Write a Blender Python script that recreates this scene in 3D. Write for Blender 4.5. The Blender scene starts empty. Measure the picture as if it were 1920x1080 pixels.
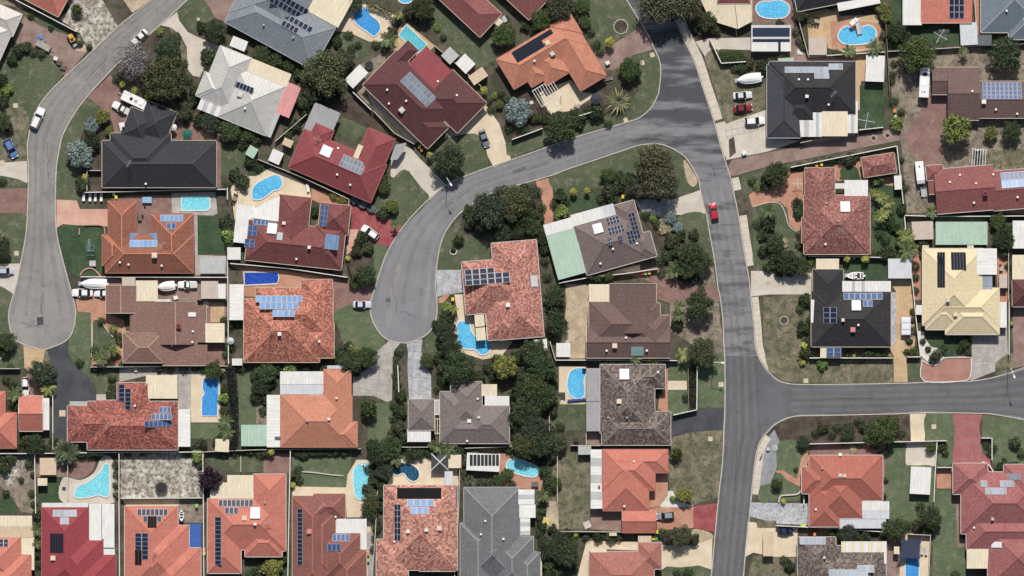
import bpy, bmesh, math, random
from mathutils import Vector, Matrix
from mathutils.geometry import tessellate_polygon
random.seed(7)
R = math.radians
SC = bpy.context.scene
COL = SC.collection
S = 0.125                        # metres per map unit of the survey plan
# ---------------------------------------------------------------- camera, sky, sun, exposure
CAM_H = 1400.0
cam_d = bpy.data.cameras.new('camera'); cam = bpy.data.objects.new('camera', cam_d); COL.objects.link(cam)
cam.location = (0, 0, CAM_H); cam_d.sensor_width = 36; cam_d.lens = 36*CAM_H/(1920*S)
cam_d.clip_start = 10; cam_d.clip_end = 4000
SC.camera = cam
SUN_EL, SUN_AZ = 50.0, 2.0       # a high sun in the north (top of the picture), degrees east of north
w = bpy.data.worlds.new('World'); SC.world = w; w.use_nodes = True
nt = w.node_tree; bgn = nt.nodes['Background']
sky = nt.nodes.new('ShaderNodeTexSky'); sky.sky_type = 'NISHITA'; sky.sun_disc = False
sky.sun_elevation = R(SUN_EL); sky.sun_rotation = R(SUN_AZ); sky.air_density = 1.0; sky.dust_density = 2.5
nt.links.new(sky.outputs[0], bgn.inputs[0]); bgn.inputs[1].default_value = 0.07
sd = bpy.data.lights.new('sun', 'SUN'); sun = bpy.data.objects.new('sun', sd); COL.objects.link(sun)
sd.energy = 4.3; sd.angle = R(1.6); sd.color = (1.0, 0.955, 0.89)
sun.rotation_euler = (R(90-SUN_EL), 0, R(180-SUN_AZ)); sun.location = (0, 200, 400)
SC.view_settings.view_transform = 'Standard'; SC.view_settings.look = 'None'
SC.view_settings.exposure = 0.1; SC.view_settings.gamma = 1.0
SC.view_settings.use_curve_mapping = False
# ---------------------------------------------------------------- helpers
def P(x, y): return Vector(((x-960)*S, (540-y)*S))
def pp(s): return [tuple(float(c) for c in q.split(',')) for q in s.split()]
def smooth_closed(pts, n=5):
    out = []; m = len(pts)
    for i in range(m):
        p0, p1, p2, p3 = (pts[(i+k-1) % m] for k in range(4))
        for j in range(n):
            t = j/n
            out.append(tuple(0.5*((2*b)+(-a+c)*t+(2*a-5*b+4*c-d)*t*t+(-a+3*b-3*c+d)*t**3) for a, b, c, d in zip(p0, p1, p2, p3)))
    return out
def smooth_open(pts, n=5):
    q = [pts[0]]+list(pts)+[pts[-1]]; out = []
    for i in range(len(pts)-1):
        p0, p1, p2, p3 = q[i:i+4]
        for j in range(n):
            t = j/n
            out.append(tuple(0.5*((2*b)+(-a+c)*t+(2*a-5*b+4*c-d)*t*t+(-a+3*b-3*c+d)*t**3) for a, b, c, d in zip(p0, p1, p2, p3)))
    out.append(tuple(pts[-1])); return out
# ---------------------------------------------------------------- materials
MATS = {}
def newmat(key):
    m = bpy.data.materials.new(key); m.use_nodes = True
    return m, m.node_tree, m.node_tree.nodes['Principled BSDF']
def rgb(c): return (c[0], c[1], c[2], 1)
def N(nt, t, **kw):
    n = nt.nodes.new(t)
    for k, v in kw.items(): setattr(n, k, v)
    return n
def mixc(nt, fac, a, b, blend='MIX'):
    m = N(nt, 'ShaderNodeMix', data_type='RGBA', blend_type=blend)
    for sock, v in ((0, fac), (6, a), (7, b)):
        if isinstance(v, (int, float)): m.inputs[sock].default_value = v
        elif isinstance(v, tuple): m.inputs[sock].default_value = rgb(v)
        else: nt.links.new(v, m.inputs[sock])
    return m.outputs[2]
def ramp(nt, src, a, b):
    r = N(nt, 'ShaderNodeMapRange'); r.inputs[1].default_value = a; r.inputs[2].default_value = b
    nt.links.new(src, r.inputs[0]); return r.outputs[0]
def noise(nt, co, scale, detail=4, rough=.6):
    n = N(nt, 'ShaderNodeTexNoise'); n.inputs['Scale'].default_value = scale
    n.inputs['Detail'].default_value = detail; n.inputs['Roughness'].default_value = rough
    nt.links.new(co, n.inputs['Vector']); return n.outputs[0]
def bump(nt, b, h, s, d=.1):
    n = N(nt, 'ShaderNodeBump'); n.inputs['Strength'].default_value = s; n.inputs['Distance'].default_value = d
    nt.links.new(h, n.inputs['Height']); nt.links.new(n.outputs[0], b.inputs['Normal'])
def ground_mat(key, c1, c2, c3=None, big=.12, mid=.9, fine=5, rough=.95, lo=.4, hi=.62, grit=.45, c3r=(.55, .7), bs=.4):
    """two-tone ground cover with patches of a third colour and a fine grain"""
    if key in MATS: return MATS[key]
    m, nt, b = newmat(key)
    co = N(nt, 'ShaderNodeTexCoord').outputs['Object']
    col = mixc(nt, ramp(nt, noise(nt, co, big, 6, .65), lo, hi), c1, c2)
    if c3: col = mixc(nt, ramp(nt, noise(nt, co, mid, 5, .7), *c3r), col, c3)
    f = noise(nt, co, fine, 3, .8)
    g = N(nt, 'ShaderNodeMapRange'); nt.links.new(f, g.inputs[0])
    g.inputs[1].default_value = .28; g.inputs[2].default_value = .72
    g.inputs[3].default_value = 1-grit; g.inputs[4].default_value = 1+grit
    v = N(nt, 'ShaderNodeCombineXYZ')
    for i in range(3): nt.links.new(g.outputs[0], v.inputs[i])
    col = mixc(nt, 1.0, col, v.outputs[0], 'MULTIPLY')
    nt.links.new(col, b.inputs['Base Color']); b.inputs['Roughness'].default_value = rough
    b.inputs['Specular IOR Level'].default_value = .2
    bump(nt, b, f, bs, .06)
    MATS[key] = m; return m
def paint(key, c, rough=.5, metal=0, var=.12, spec=.4):
    if key in MATS: return MATS[key]
    m, nt, b = newmat(key)
    co = N(nt, 'ShaderNodeTexCoord').outputs['Object']
    d = tuple(x*(1-var) for x in c); e = tuple(min(1, x*(1+var)) for x in c)
    col = mixc(nt, ramp(nt, noise(nt, co, .8, 5, .7), .3, .7), d, e)
    nt.links.new(col, b.inputs['Base Color'])
    b.inputs['Roughness'].default_value = rough; b.inputs['Metallic'].default_value = metal
    b.inputs['Specular IOR Level'].default_value = spec
    MATS[key] = m; return m
def tile_mat(key, c1, c2, speck=.5, moss=None, tw=.3, th=.34, mortar=.5, blotch=None):
    """interlocking roof tiles laid in courses, colour varying tile by tile, weathered"""
    if key in MATS: return MATS[key]
    def dull(c): l = .3*c[0]+.55*c[1]+.15*c[2]; return tuple((l+(x-l)*.86)*.93 for x in c)
    c1, c2 = dull(c1), dull(c2); moss = dull(moss) if moss else tuple(x*.62 for x in c1)
    m, nt, b = newmat(key)
    tc = N(nt, 'ShaderNodeTexCoord'); uv = tc.outputs['UV']; co = tc.outputs['Object']
    br = N(nt, 'ShaderNodeTexBrick'); nt.links.new(uv, br.inputs['Vector'])
    br.offset = 0.0
    br.inputs['Color1'].default_value = rgb(c1); br.inputs['Color2'].default_value = rgb(c2)
    br.inputs['Mortar'].default_value = rgb(tuple(x*mortar for x in c1))
    br.inputs['Scale'].default_value = 1; br.inputs['Brick Width'].default_value = tw
    br.inputs['Row Height'].default_value = th; br.inputs['Mortar Size'].default_value = .028
    br.inputs['Mortar Smooth'].default_value = .3; br.inputs['Bias'].default_value = (speck-.5)*1.6
    w1 = noise(nt, co, .35, 6, .7); w2 = noise(nt, co, 2.2, 4, .7)
    base = br.outputs[0]
    if blotch:
        vm = N(nt, 'ShaderNodeVectorMath', operation='DIVIDE'); nt.links.new(uv, vm.inputs[0]); vm.inputs[1].default_value = (tw, th, 1)
        fl = N(nt, 'ShaderNodeVectorMath', operation='FLOOR'); nt.links.new(vm.outputs[0], fl.inputs[0])
        wn = N(nt, 'ShaderNodeTexWhiteNoise', noise_dimensions='2D'); nt.links.new(fl.outputs[0], wn.inputs['Vector'])
        base = mixc(nt, ramp(nt, wn.outputs['Value'], 1-blotch-.05, 1-blotch+.05), c1, c2)
        wn2 = N(nt, 'ShaderNodeTexWhiteNoise', noise_dimensions='3D'); nt.links.new(fl.outputs[0], wn2.inputs['Vector'])
        base = mixc(nt, ramp(nt, wn2.outputs['Value'], .78, .82), base, tuple(min(.8, x*1.3+.03) for x in c1))
        base = mixc(nt, ramp(nt, br.outputs['Fac'], 0, 1.6), base, tuple(x*mortar for x in c1))
    d = mixc(nt, ramp(nt, w1, .3, .75), base, tuple(x*.75 for x in c1))
    col = mixc(nt, .5, base, d)
    g = N(nt, 'ShaderNodeMapRange'); nt.links.new(w2, g.inputs[0]); g.inputs[1].default_value = .3; g.inputs[2].default_value = .7
    g.inputs[3].default_value = .82; g.inputs[4].default_value = 1.16
    v = N(nt, 'ShaderNodeCombineXYZ')
    for i in range(3): nt.links.new(g.outputs[0], v.inputs[i])
    col = mixc(nt, 1.0, col, v.outputs[0], 'MULTIPLY')
    if moss: col = mixc(nt, ramp(nt, noise(nt, co, .42, 8, .78), .5, .78), col, moss)
    nt.links.new(col, b.inputs['Base Color']); b.inputs['Roughness'].default_value = .8
    b.inputs['Specular IOR Level'].default_value = .25
    sx = N(nt, 'ShaderNodeSeparateXYZ'); nt.links.new(uv, sx.inputs[0])
    def mth(op, a, bb=None):
        n = N(nt, 'ShaderNodeMath', operation=op)
        for i, q in enumerate((a, bb)):
            if q is None: continue
            if isinstance(q, (int, float)): n.inputs[i].default_value = q
            else: nt.links.new(q, n.inputs[i])
        return n.outputs[0]
    saw = mth('SUBTRACT', 1.0, mth('FRACT', mth('DIVIDE', sx.outputs[1], th)))
    rnd = mth('ABSOLUTE', mth('SINE', mth('MULTIPLY', sx.outputs[0], math.pi/tw)))
    bump(nt, b, mth('ADD', mth('MULTIPLY', saw, .6), mth('MULTIPLY', rnd, .5)), .7, .05)
    MATS[key] = m; m['cap'] = c1; return m
def metal_mat(key, c, rib=.76, rough=.45, dirt=.2):
    """ribbed painted steel sheet"""
    if key in MATS: return MATS[key]
    m, nt, b = newmat(key)
    tc = N(nt, 'ShaderNodeTexCoord'); uv = tc.outputs['UV']; co = tc.outputs['Object']
    sx = N(nt, 'ShaderNodeSeparateXYZ'); nt.links.new(uv, sx.inputs[0])
    f = N(nt, 'ShaderNodeMath', operation='DIVIDE'); nt.links.new(sx.outputs[0], f.inputs[0]); f.inputs[1].default_value = rib
    fr = N(nt, 'ShaderNodeMath', operation='PINGPONG'); nt.links.new(f.outputs[0], fr.inputs[0]); fr.inputs[1].default_value = .5
    h = ramp(nt, fr.outputs[0], .40, .47)
    d = tuple(x*(1-dirt) for x in c); e = tuple(min(.95, x*(1+dirt*.5)) for x in c)
    mp = N(nt, 'ShaderNodeMapping'); nt.links.new(uv, mp.inputs[0]); mp.inputs['Scale'].default_value = (2.2, .35, 1)
    col = mixc(nt, ramp(nt, noise(nt, mp.outputs[0], 1.0, 6, .7), .35, .7), e, d)
    col = mixc(nt, ramp(nt, noise(nt, co, .45, 5, .7), .45, .8), col, tuple(x*.8 for x in c))
    col = mixc(nt, h, col, tuple(x*.87 for x in c))
    nt.links.new(col, b.inputs['Base Color']); b.inputs['Roughness'].default_value = rough
    b.inputs['Specular IOR Level'].default_value = .35
    bump(nt, b, h, .5, .03)
    MATS[key] = m; return m
def obj_mat(key, rough=.4, coat=0, var=.25, trans=0, island=True):
    """takes the object's own colour, varied per leaf or panel"""
    if key in MATS: return MATS[key]
    m, nt, b = newmat(key)
    oi = N(nt, 'ShaderNodeObjectInfo'); col = oi.outputs['Color']
    if var:
        ge = N(nt, 'ShaderNodeNewGeometry')
        g = N(nt, 'ShaderNodeMapRange'); nt.links.new(ge.outputs['Random Per Island'], g.inputs[0])
        g.inputs[3].default_value = 1-var; g.inputs[4].default_value = 1+var
        v = N(nt, 'ShaderNodeCombineXYZ')
        for i in range(3): nt.links.new(g.outputs[0], v.inputs[i])
        col = mixc(nt, 1.0, col, v.outputs[0], 'MULTIPLY')
    nt.links.new(col, b.inputs['Base Color']); b.inputs['Roughness'].default_value = rough
    b.inputs['Coat Weight'].default_value = coat; b.inputs['Coat Roughness'].default_value = .06
    b.inputs['Specular IOR Level'].default_value = .3
    if trans:
        t = N(nt, 'ShaderNodeBsdfTranslucent'); nt.links.new(col, t.inputs[0])
        ms = N(nt, 'ShaderNodeMixShader'); ms.inputs[0].default_value = trans
        nt.links.new(b.outputs[0], ms.inputs[1]); nt.links.new(t.outputs[0], ms.inputs[2])
        nt.links.new(ms.outputs[0], nt.nodes['Material Output'].inputs[0])
    MATS[key] = m; return m
def water_mat(key, c, c2):
    if key in MATS: return MATS[key]
    m, nt, b = newmat(key)
    co = N(nt, 'ShaderNodeTexCoord').outputs['Object']
    col = mixc(nt, ramp(nt, noise(nt, co, .25, 3, .5), .35, .65), c, c2)
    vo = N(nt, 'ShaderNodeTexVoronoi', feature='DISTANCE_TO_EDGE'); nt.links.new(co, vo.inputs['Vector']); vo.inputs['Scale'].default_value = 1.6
    col = mixc(nt, ramp(nt, vo.outputs[0], .12, .0), col, tuple(min(1, x*1.22+.02) for x in c2))  # caustic light net painted as paler lines in the water colour
    nt.links.new(col, b.inputs['Base Color']); b.inputs['Roughness'].default_value = .06
    b.inputs['IOR'].default_value = 1.33
    bump(nt, b, noise(nt, co, 3.0, 3, .5), .12, .03)
    MATS[key] = m; return m
M_LEAF = obj_mat('leaf', .5, 0, .7, .22)
M_PAINT = obj_mat('vehicle_paint', .28, .8, .0)
M_PLAIN = obj_mat('object_paint', .5, 0, .0)
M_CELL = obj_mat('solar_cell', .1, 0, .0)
M_BARK = paint('bark', (.12, .09, .07), .9)
M_ALU = paint('aluminium_frame', (.34, .35, .37), .5, .1, .03)
M_GLASS = paint('dark_glass', (.012, .014, .018), .06, 0, 0, .6)
M_RUB = paint('rubber', (.02, .02, .02), .8)
M_RIM = paint('wheel_rim', (.45, .45, .46), .3, .8)
M_LAMP = paint('lamp_lens', (.75, .75, .72), .15)
M_TAIL = paint('tail_lens', (.35, .02, .02), .2)
M_WALL = paint('rendered_wall', (.5, .42, .33), .9)
M_WHITE = paint('white_paint', (.74, .73, .70), .5, 0, .06)
M_STEEL = paint('galvanised_steel', (.42, .43, .44), .4, .5)
M_BLACK = paint('black_plastic', (.015, .015, .017), .5)
# ---------------------------------------------------------------- mesh building
class MB:
    def __init__(s): s.v = []; s.f = []; s.m = []; s.uv = {}
    def poly(s, pts, mi=0, uvs=None):
        o = len(s.v); s.v += [tuple(p) for p in pts]; s.f.append(tuple(range(o, o+len(pts)))); s.m.append(mi)
        if uvs: s.uv[len(s.f)-1] = uvs
    def box(s, x0, y0, z0, x1, y1, z1, mi=0, M=None, bottom=True):
        c = [(x0, y0, z0), (x1, y0, z0), (x1, y1, z0), (x0, y1, z0), (x0, y0, z1), (x1, y0, z1), (x1, y1, z1), (x0, y1, z1)]
        if M is not None: c = [tuple(M @ Vector(p)) for p in c]
        o = len(s.v); s.v += c
        fs = [(4, 5, 6, 7), (0, 1, 5, 4), (1, 2, 6, 5), (2, 3, 7, 6), (3, 0, 4, 7)]
        if bottom: fs.append((3, 2, 1, 0))
        for f in fs: s.f.append(tuple(o+i for i in f)); s.m.append(mi)
    def bar(s, a, b, wd, ht, mi=0, up=(0, 0, 1)):
        a = Vector(a); b = Vector(b); d = b-a; L = d.length
        if L < 1e-5: return
        d /= L; u = Vector(up)
        if abs(d.dot(u)) > .95: u = Vector((1, 0, 0))
        sd_ = d.cross(u).normalized(); u = sd_.cross(d)
        M = Matrix((( d.x, sd_.x, u.x, a.x), (d.y, sd_.y, u.y, a.y), (d.z, sd_.z, u.z, a.z), (0, 0, 0, 1)))
        s.box(0, -wd/2, -ht/2, L, wd/2, ht/2, mi, M)
    def cyl(s, c, r, z0, z1, n=10, mi=0, r2=None):
        r2 = r if r2 is None else r2; o = len(s.v)
        for k in range(n):
            a = 2*math.pi*k/n; s.v.append((c[0]+r*math.cos(a), c[1]+r*math.sin(a), z0))
        for k in range(n):
            a = 2*math.pi*k/n; s.v.append((c[0]+r2*math.cos(a), c[1]+r2*math.sin(a), z1))
        for k in range(n):
            j = (k+1) % n; s.f.append((o+k, o+j, o+n+j, o+n+k)); s.m.append(mi)
        s.f.append(tuple(range(o+n, o+2*n))); s.m.append(mi)
        s.f.append(tuple(reversed(range(o, o+n)))); s.m.append(mi)
    def mesh(s, name, mats):
        me = bpy.data.meshes.new(name); me.from_pydata(s.v, [], s.f)
        for m in (mats if isinstance(mats, (list, tuple)) else [mats]): me.materials.append(m)
        if any(s.m): me.polygons.foreach_set('material_index', s.m)
        if s.uv:
            ul = me.uv_layers.new(name='UVMap')
            for fi, uvs in s.uv.items():
                ls = me.polygons[fi].loop_start
                for i, q in enumerate(uvs): ul.data[ls+i].uv = q
        me.update(); return me
    def build(s, name, mats, parent=None, col=None):
        o = bpy.data.objects.new(name, s.mesh(name, mats)); COL.objects.link(o)
        if parent is not None: attach(o, parent)
        if col: o.color = rgb(col)
        return o
def attach(o, parent, local=False):
    o.parent = parent
    if not local: o.matrix_parent_inverse = (Matrix.Translation(parent.location) @ Matrix.Rotation(parent.rotation_euler.z, 4, 'Z')).inverted()
THINGS = []                       # every top-level thing: (object, description, anchor position, footprint radius, how to label)
def root(name, px, py, z=0, rz=0):
    o = bpy.data.objects.new(name, None); COL.objects.link(o); q = P(px, py)
    o.location = (q.x, q.y, z); o.rotation_euler = (0, 0, rz); o.empty_display_size = .5
    return o
def tag(o, label, cat, group=None):
    o['label'] = label; o['category'] = cat
    if group: o['group'] = group
    return o
def auto(o, desc, cat, px, py, group=None, anchored=True):
    """label is finished at the end: description + the house it stands beside"""
    o['category'] = cat
    if group: o['group'] = group
    THINGS.append([o, desc, px, py, anchored])
def struct(o): o['kind'] = 'structure'; return o
# ---------------------------------------------------------------- ground sheets
def inpoly(p, poly):
    c = False; x, y = p; j = len(poly)-1
    for i in range(len(poly)):
        xi, yi = poly[i]; xj, yj = poly[j]
        if (yi > y) != (yj > y) and x < (xj-xi)*(y-yi)/(yj-yi)+xi: c = not c
        j = i
    return c
def segx(a, b, c, d):
    def o(p, q, r): return (q[0]-p[0])*(r[1]-p[1])-(q[1]-p[1])*(r[0]-p[0])
    return o(a, b, c)*o(a, b, d) < 0 and o(c, d, a)*o(c, d, b) < 0
LAID = []
def overlap(A, ba, B, bb):
    if ba[0] > bb[2] or bb[0] > ba[2] or ba[1] > bb[3] or bb[1] > ba[3]: return False
    if any(inpoly(p, B) for p in A) or any(inpoly(p, A) for p in B): return True
    for i in range(len(A)):
        a, b = A[i-1], A[i]
        for j in range(len(B)):
            if segx(a, b, B[j-1], B[j]): return True
    return False
def level(pts):
    bb = (min(p[0] for p in pts), min(p[1] for p in pts), max(p[0] for p in pts), max(p[1] for p in pts))
    lv = 0
    for q, b, l in LAID:
        if l >= lv and overlap(pts, bb, q, b): lv = l+1
    LAID.append((pts, bb, lv)); return .02+.005*lv
def sheet_mesh(pts, z, uvscale=True):
    w3 = [P(*p).to_3d() for p in pts]; tri = tessellate_polygon([w3])
    mb = MB(); mb.v = [(p.x, p.y, z) for p in w3]
    for t in tri:
        a, b, c = (w3[i] for i in t)
        mb.f.append(t if (b-a).cross(c-a).z > 0 else tuple(reversed(t))); mb.m.append(0)
    return mb
def patch(name, pts, mat, sm=False, edge=None):
    if isinstance(pts, str): pts = pp(pts)
    if sm: pts = smooth_closed(pts)
    z = level(pts)
    o = struct(sheet_mesh(pts, z).build(name, mat))
    if edge:
        ribbon(name_edge(name), pts+[pts[0]], .14, z+.02, edge, parent=o)
    return o
def name_edge(n): return 'edging'
def ribbon(name, pts, wd, h, mat, parent=None, z0=0):
    """a low kerb or edging swept along a polyline"""
    W = [P(*p) for p in pts]; n = len(W); L = []; Rr = []
    for i in range(n):
        a = W[max(i-1, 0)]; b = W[min(i+1, n-1)]; d = b-a
        if d.length < 1e-6: d = Vector((1, 0))
        d.normalize(); nn = Vector((-d.y, d.x))*wd/2
        L.append(W[i]+nn); Rr.append(W[i]-nn)
    mb = MB()
    for i in range(n-1):
        a, b, c, d = L[i], Rr[i], Rr[i+1], L[i+1]
        mb.poly([(a.x, a.y, h), (b.x, b.y, h), (c.x, c.y, h), (d.x, d.y, h)])
        mb.poly([(b.x, b.y, z0), (c.x, c.y, z0), (c.x, c.y, h), (b.x, b.y, h)])
        mb.poly([(d.x, d.y, z0), (a.x, a.y, z0), (a.x, a.y, h), (d.x, d.y, h)])
    return mb.build(name, mat, parent)
def clip_half(poly, a, b, c):
    out = []; n = len(poly)
    for i in range(n):
        p, q = poly[i-1], poly[i]; dp = a*p[0]+b*p[1]+c; dq = a*q[0]+b*q[1]+c
        if (dp >= 0) != (dq >= 0):
            t = dp/(dp-dq); out.append((p[0]+(q[0]-p[0])*t, p[1]+(q[1]-p[1])*t))
        if dq >= 0: out.append(q)
    return out
def area(p): return .5*sum(p[i-1][0]*p[i][1]-p[i][0]*p[i-1][1] for i in range(len(p)))
def slabs(name, pts, base, mat, cell, ang=0, org=None, gap=.55, piece='slab'):
    """paving cast in separate slabs: joints are real gaps down to the bed"""
    if isinstance(pts, str): pts = pp(pts)
    z = level(pts); o = struct(sheet_mesh(pts, z).build(name, base))
    ca, sa = math.cos(R(ang)), math.sin(R(ang)); ox, oy = org or pts[0]
    loc = [((x-ox)*ca+(y-oy)*sa, -(x-ox)*sa+(y-oy)*ca) for x, y in pts]
    u0 = math.floor(min(p[0] for p in loc)/cell[0]); u1 = math.ceil(max(p[0] for p in loc)/cell[0])
    v0 = math.floor(min(p[1] for p in loc)/cell[1]); v1 = math.ceil(max(p[1] for p in loc)/cell[1])
    for i in range(u0, u1):
        for j in range(v0, v1):
            g = gap/2; q = loc
            for h in ((1, 0, -(i*cell[0]+g)), (-1, 0, (i+1)*cell[0]-g), (0, 1, -(j*cell[1]+g)), (0, -1, (j+1)*cell[1]-g)):
                if q: q = clip_half(q, *h)
            if len(q) < 3 or abs(area(q)) < 6: continue
            wpts = [(ox+u*ca-v*sa, oy+u*sa+v*ca) for u, v in q]
            mb = sheet_mesh(wpts, z+.012)
            b = mb.build(piece, mat, o)
    return o
# ---------------------------------------------------------------- ground, roads, kerbs
G = {
 'L': ground_mat('lawn_grass', (.053, .072, .040), (.100, .114, .068), (.19, .17, .125), .16, .5, 4, lo=.3, hi=.7, c3r=(.52, .74)),
 'G': ground_mat('watered_turf', (.032, .056, .030), (.054, .084, .042), (.08, .105, .06), .3, .9, 5, c3r=(.55, .75)),
 'J': ground_mat('fresh_lawn', (.066, .096, .052), (.112, .140, .080), (.17, .165, .11), .2, .6, 4, lo=.3, hi=.7, c3r=(.5, .72)),
 'D': ground_mat('dry_grass', (.12, .112, .072), (.21, .18, .128), (.062, .076, .042), .25, .7, 4, c3r=(.45, .64)),
 'S': ground_mat('bare_sand', (.34, .27, .185), (.46, .38, .27), (.17, .145, .11), .3, .9, 4, c3r=(.55, .72)),
 'E': ground_mat('sandy_soil', (.175, .145, .115), (.28, .235, .185), (.085, .08, .055), .22, .7, 4, c3r=(.46, .66)),
 'M': ground_mat('garden_mulch', (.05, .038, .031), (.095, .076, .062), (.038, .05, .024), .4, 1.1, 6, grit=.6, c3r=(.55, .7)),
 'W': ground_mat('white_gravel', (.23, .205, .172), (.52, .49, .43), (.10, .088, .068), .5, 1.2, 6, grit=.7, c3r=(.48, .62)),
 'C': ground_mat('pale_concrete', (.44, .40, .34), (.52, .475, .41), (.36, .325, .28), .35, 1.0, 6, grit=.12, c3r=(.6, .8), bs=.1),
 'K': ground_mat('grey_concrete', (.30, .28, .26), (.40, .38, .35), (.22, .21, .2), .5, 1.3, 6, grit=.18, c3r=(.55, .75), bs=.1),
 'H': ground_mat('stained_concrete', (.30, .31, .33), (.44, .45, .46), (.12, .12, .13), .6, 1.6, 6, grit=.25, c3r=(.52, .72), bs=.1),
 'R': ground_mat('red_brick_paving', (.175, .105, .092), (.245, .155, .135), (.33, .265, .235), .35, .9, 6, grit=.4, c3r=(.58, .78)),
 'B': ground_mat('brown_brick_paving', (.20, .135, .115), (.275, .20, .175), (.13, .10, .085), .3, 1.0, 6, grit=.4, c3r=(.6, .8)),
 'T': ground_mat('terracotta_paving', (.36, .185, .125), (.44, .25, .175), (.30, .17, .12), .35, 1.0, 6, grit=.28, c3r=(.6, .8)),
 'P': ground_mat('pink_brick_paving', (.47, .27, .21), (.55, .35, .28), (.42, .27, .22), .3, 1.0, 6, grit=.22, c3r=(.6, .8)),
 'Y': ground_mat('cream_paving', (.52, .43, .31), (.60, .51, .385), (.45, .36, .26), .35, 1.1, 6, grit=.14, c3r=(.6, .8)),
 'O': ground_mat('golden_pea_gravel', (.40, .28, .165), (.50, .37, .23), (.32, .22, .13), .35, 1.1, 6, grit=.3, c3r=(.6, .8)),
 'N': ground_mat('crimson_paving', (.23, .055, .06), (.30, .09, .09), (.42, .27, .26), .5, 1.6, 6, grit=.3, c3r=(.62, .72)),
 'Q': ground_mat('rose_paving', (.27, .095, .10), (.32, .13, .13), (.23, .085, .085), .4, 1.1, 6, grit=.2, c3r=(.6, .8)),
 'U': ground_mat('dull_terracotta', (.30, .155, .125), (.35, .195, .16), (.26, .135, .11), .35, 1.0, 6, grit=.2, c3r=(.6, .8)),
 'A': ground_mat('drive_asphalt', (.05, .053, .062), (.072, .075, .084), (.095, .097, .104), .3, 1.0, 7, grit=.2, c3r=(.62, .8)),
 'F': ground_mat('fine_blue_gravel', (.20, .21, .22), (.27, .28, .285), (.13, .135, .14), .5, 1.6, 7, grit=.3, c3r=(.6, .75)),
 'V': ground_mat('white_pebbles', (.50, .48, .45), (.62, .60, .57), (.25, .23, .2), .5, 1.8, 7, grit=.35, c3r=(.58, .7)),
}
def asphalt(key, c1, c2, c3):
    return ground_mat(key, c1, c2, c3, .06, .3, 7, grit=.16, lo=.35, hi=.65, c3r=(.5, .75), bs=.25)
M_ROAD1 = asphalt('worn_asphalt', (.20, .192, .183), (.275, .265, .255), (.165, .158, .152))
M_ROAD2 = asphalt('road_asphalt', (.185, .185, .192), (.225, .225, .232), (.155, .155, .162))
M_ROAD3 = asphalt('new_asphalt', (.098, .100, .108), (.13, .132, .14), (.085, .086, .092))
def through_road():
    # old asphalt that has been resealed, patchily, through the northern bend
    m, nt, bs = newmat('resealed_asphalt'); co = N(nt, 'ShaderNodeTexCoord').outputs['Object']
    sx = N(nt, 'ShaderNodeSeparateXYZ'); nt.links.new(co, sx.inputs[0])
    mp = N(nt, 'ShaderNodeMapping'); nt.links.new(co, mp.inputs[0]); mp.inputs['Rotation'].default_value = (0, 0, R(-12)); mp.inputs['Scale'].default_value = (.06, .33, 1)
    st = noise(nt, mp.outputs[0], 1.0, 5, .6)
    f = N(nt, 'ShaderNodeMath', operation='ADD'); nt.links.new(ramp(nt, sx.outputs[1], 22, 42), f.inputs[0])
    g2 = N(nt, 'ShaderNodeMapRange'); nt.links.new(st, g2.inputs[0]); g2.inputs[1].default_value = .38; g2.inputs[2].default_value = .62; g2.inputs[3].default_value = -.85; g2.inputs[4].default_value = .75
    nt.links.new(g2.outputs[0], f.inputs[1])
    xx = ramp(nt, sx.outputs[0], 22, 32); ml = N(nt, 'ShaderNodeMath', operation='MULTIPLY', use_clamp=True); nt.links.new(f.outputs[0], ml.inputs[0]); nt.links.new(xx, ml.inputs[1])
    mp2 = N(nt, 'ShaderNodeMapping'); nt.links.new(co, mp2.inputs[0]); mp2.inputs['Rotation'].default_value = (0, 0, R(8)); mp2.inputs['Scale'].default_value = (.5, .04, 1)
    old = mixc(nt, ramp(nt, noise(nt, co, .12, 5, .65), .35, .65), (.165, .166, .174), (.21, .211, .219))
    old = mixc(nt, ramp(nt, noise(nt, mp2.outputs[0], 1, 4, .6), .55, .75), old, (.165, .165, .172))
    col = mixc(nt, ml.outputs[0], old, (.058, .061, .069))
    fn = noise(nt, co, 7, 3, .8); g = N(nt, 'ShaderNodeMapRange'); nt.links.new(fn, g.inputs[0]); g.inputs[1].default_value = .28; g.inputs[2].default_value = .72; g.inputs[3].default_value = .84; g.inputs[4].default_value = 1.16
    v = N(nt, 'ShaderNodeCombineXYZ')
    for i in range(3): nt.links.new(g.outputs[0], v.inputs[i])
    nt.links.new(mixc(nt, 1.0, col, v.outputs[0], 'MULTIPLY'), bs.inputs['Base Color']); bs.inputs['Roughness'].default_value = .92
    bump(nt, bs, fn, .25, .06); return m
M_ROAD4 = asphalt('sealed_asphalt', (.085, .088, .097), (.12, .123, .132), (.155, .157, .163))
M_KERB = paint('kerb_concrete', (.42, .385, .335), .9, 0, .2)
M_BED = paint('joint_bed', (.20, .19, .175), .95)
mb = MB(); mb.poly([(-330, -260, 0), (330, -260, 0), (330, 260, 0), (-330, 260, 0)])
struct(mb.build('ground', ground_mat('yard_soil', (.055, .052, .038), (.115, .098, .076), (.035, .046, .022), .12, .6, 5, grit=.5, c3r=(.48, .66))))
RA_L = pp("300,-14 283,0 265,15 221,50 172,97 120,145 82,185 62,222 52,265 52,290 53,320 53,352 51,410 47,450 37,500 30,535 20,570 16,592 19,615 27,635 47,647 72,655")
RA_R = pp("365,-14 351,0 300,47 260,82 222,118 207,133 160,185 135,220 117,255 112,277 106,312 104,365 105,425 112,465 127,522 140,570 142,590 136,622 122,640 100,650 85,655")
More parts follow.
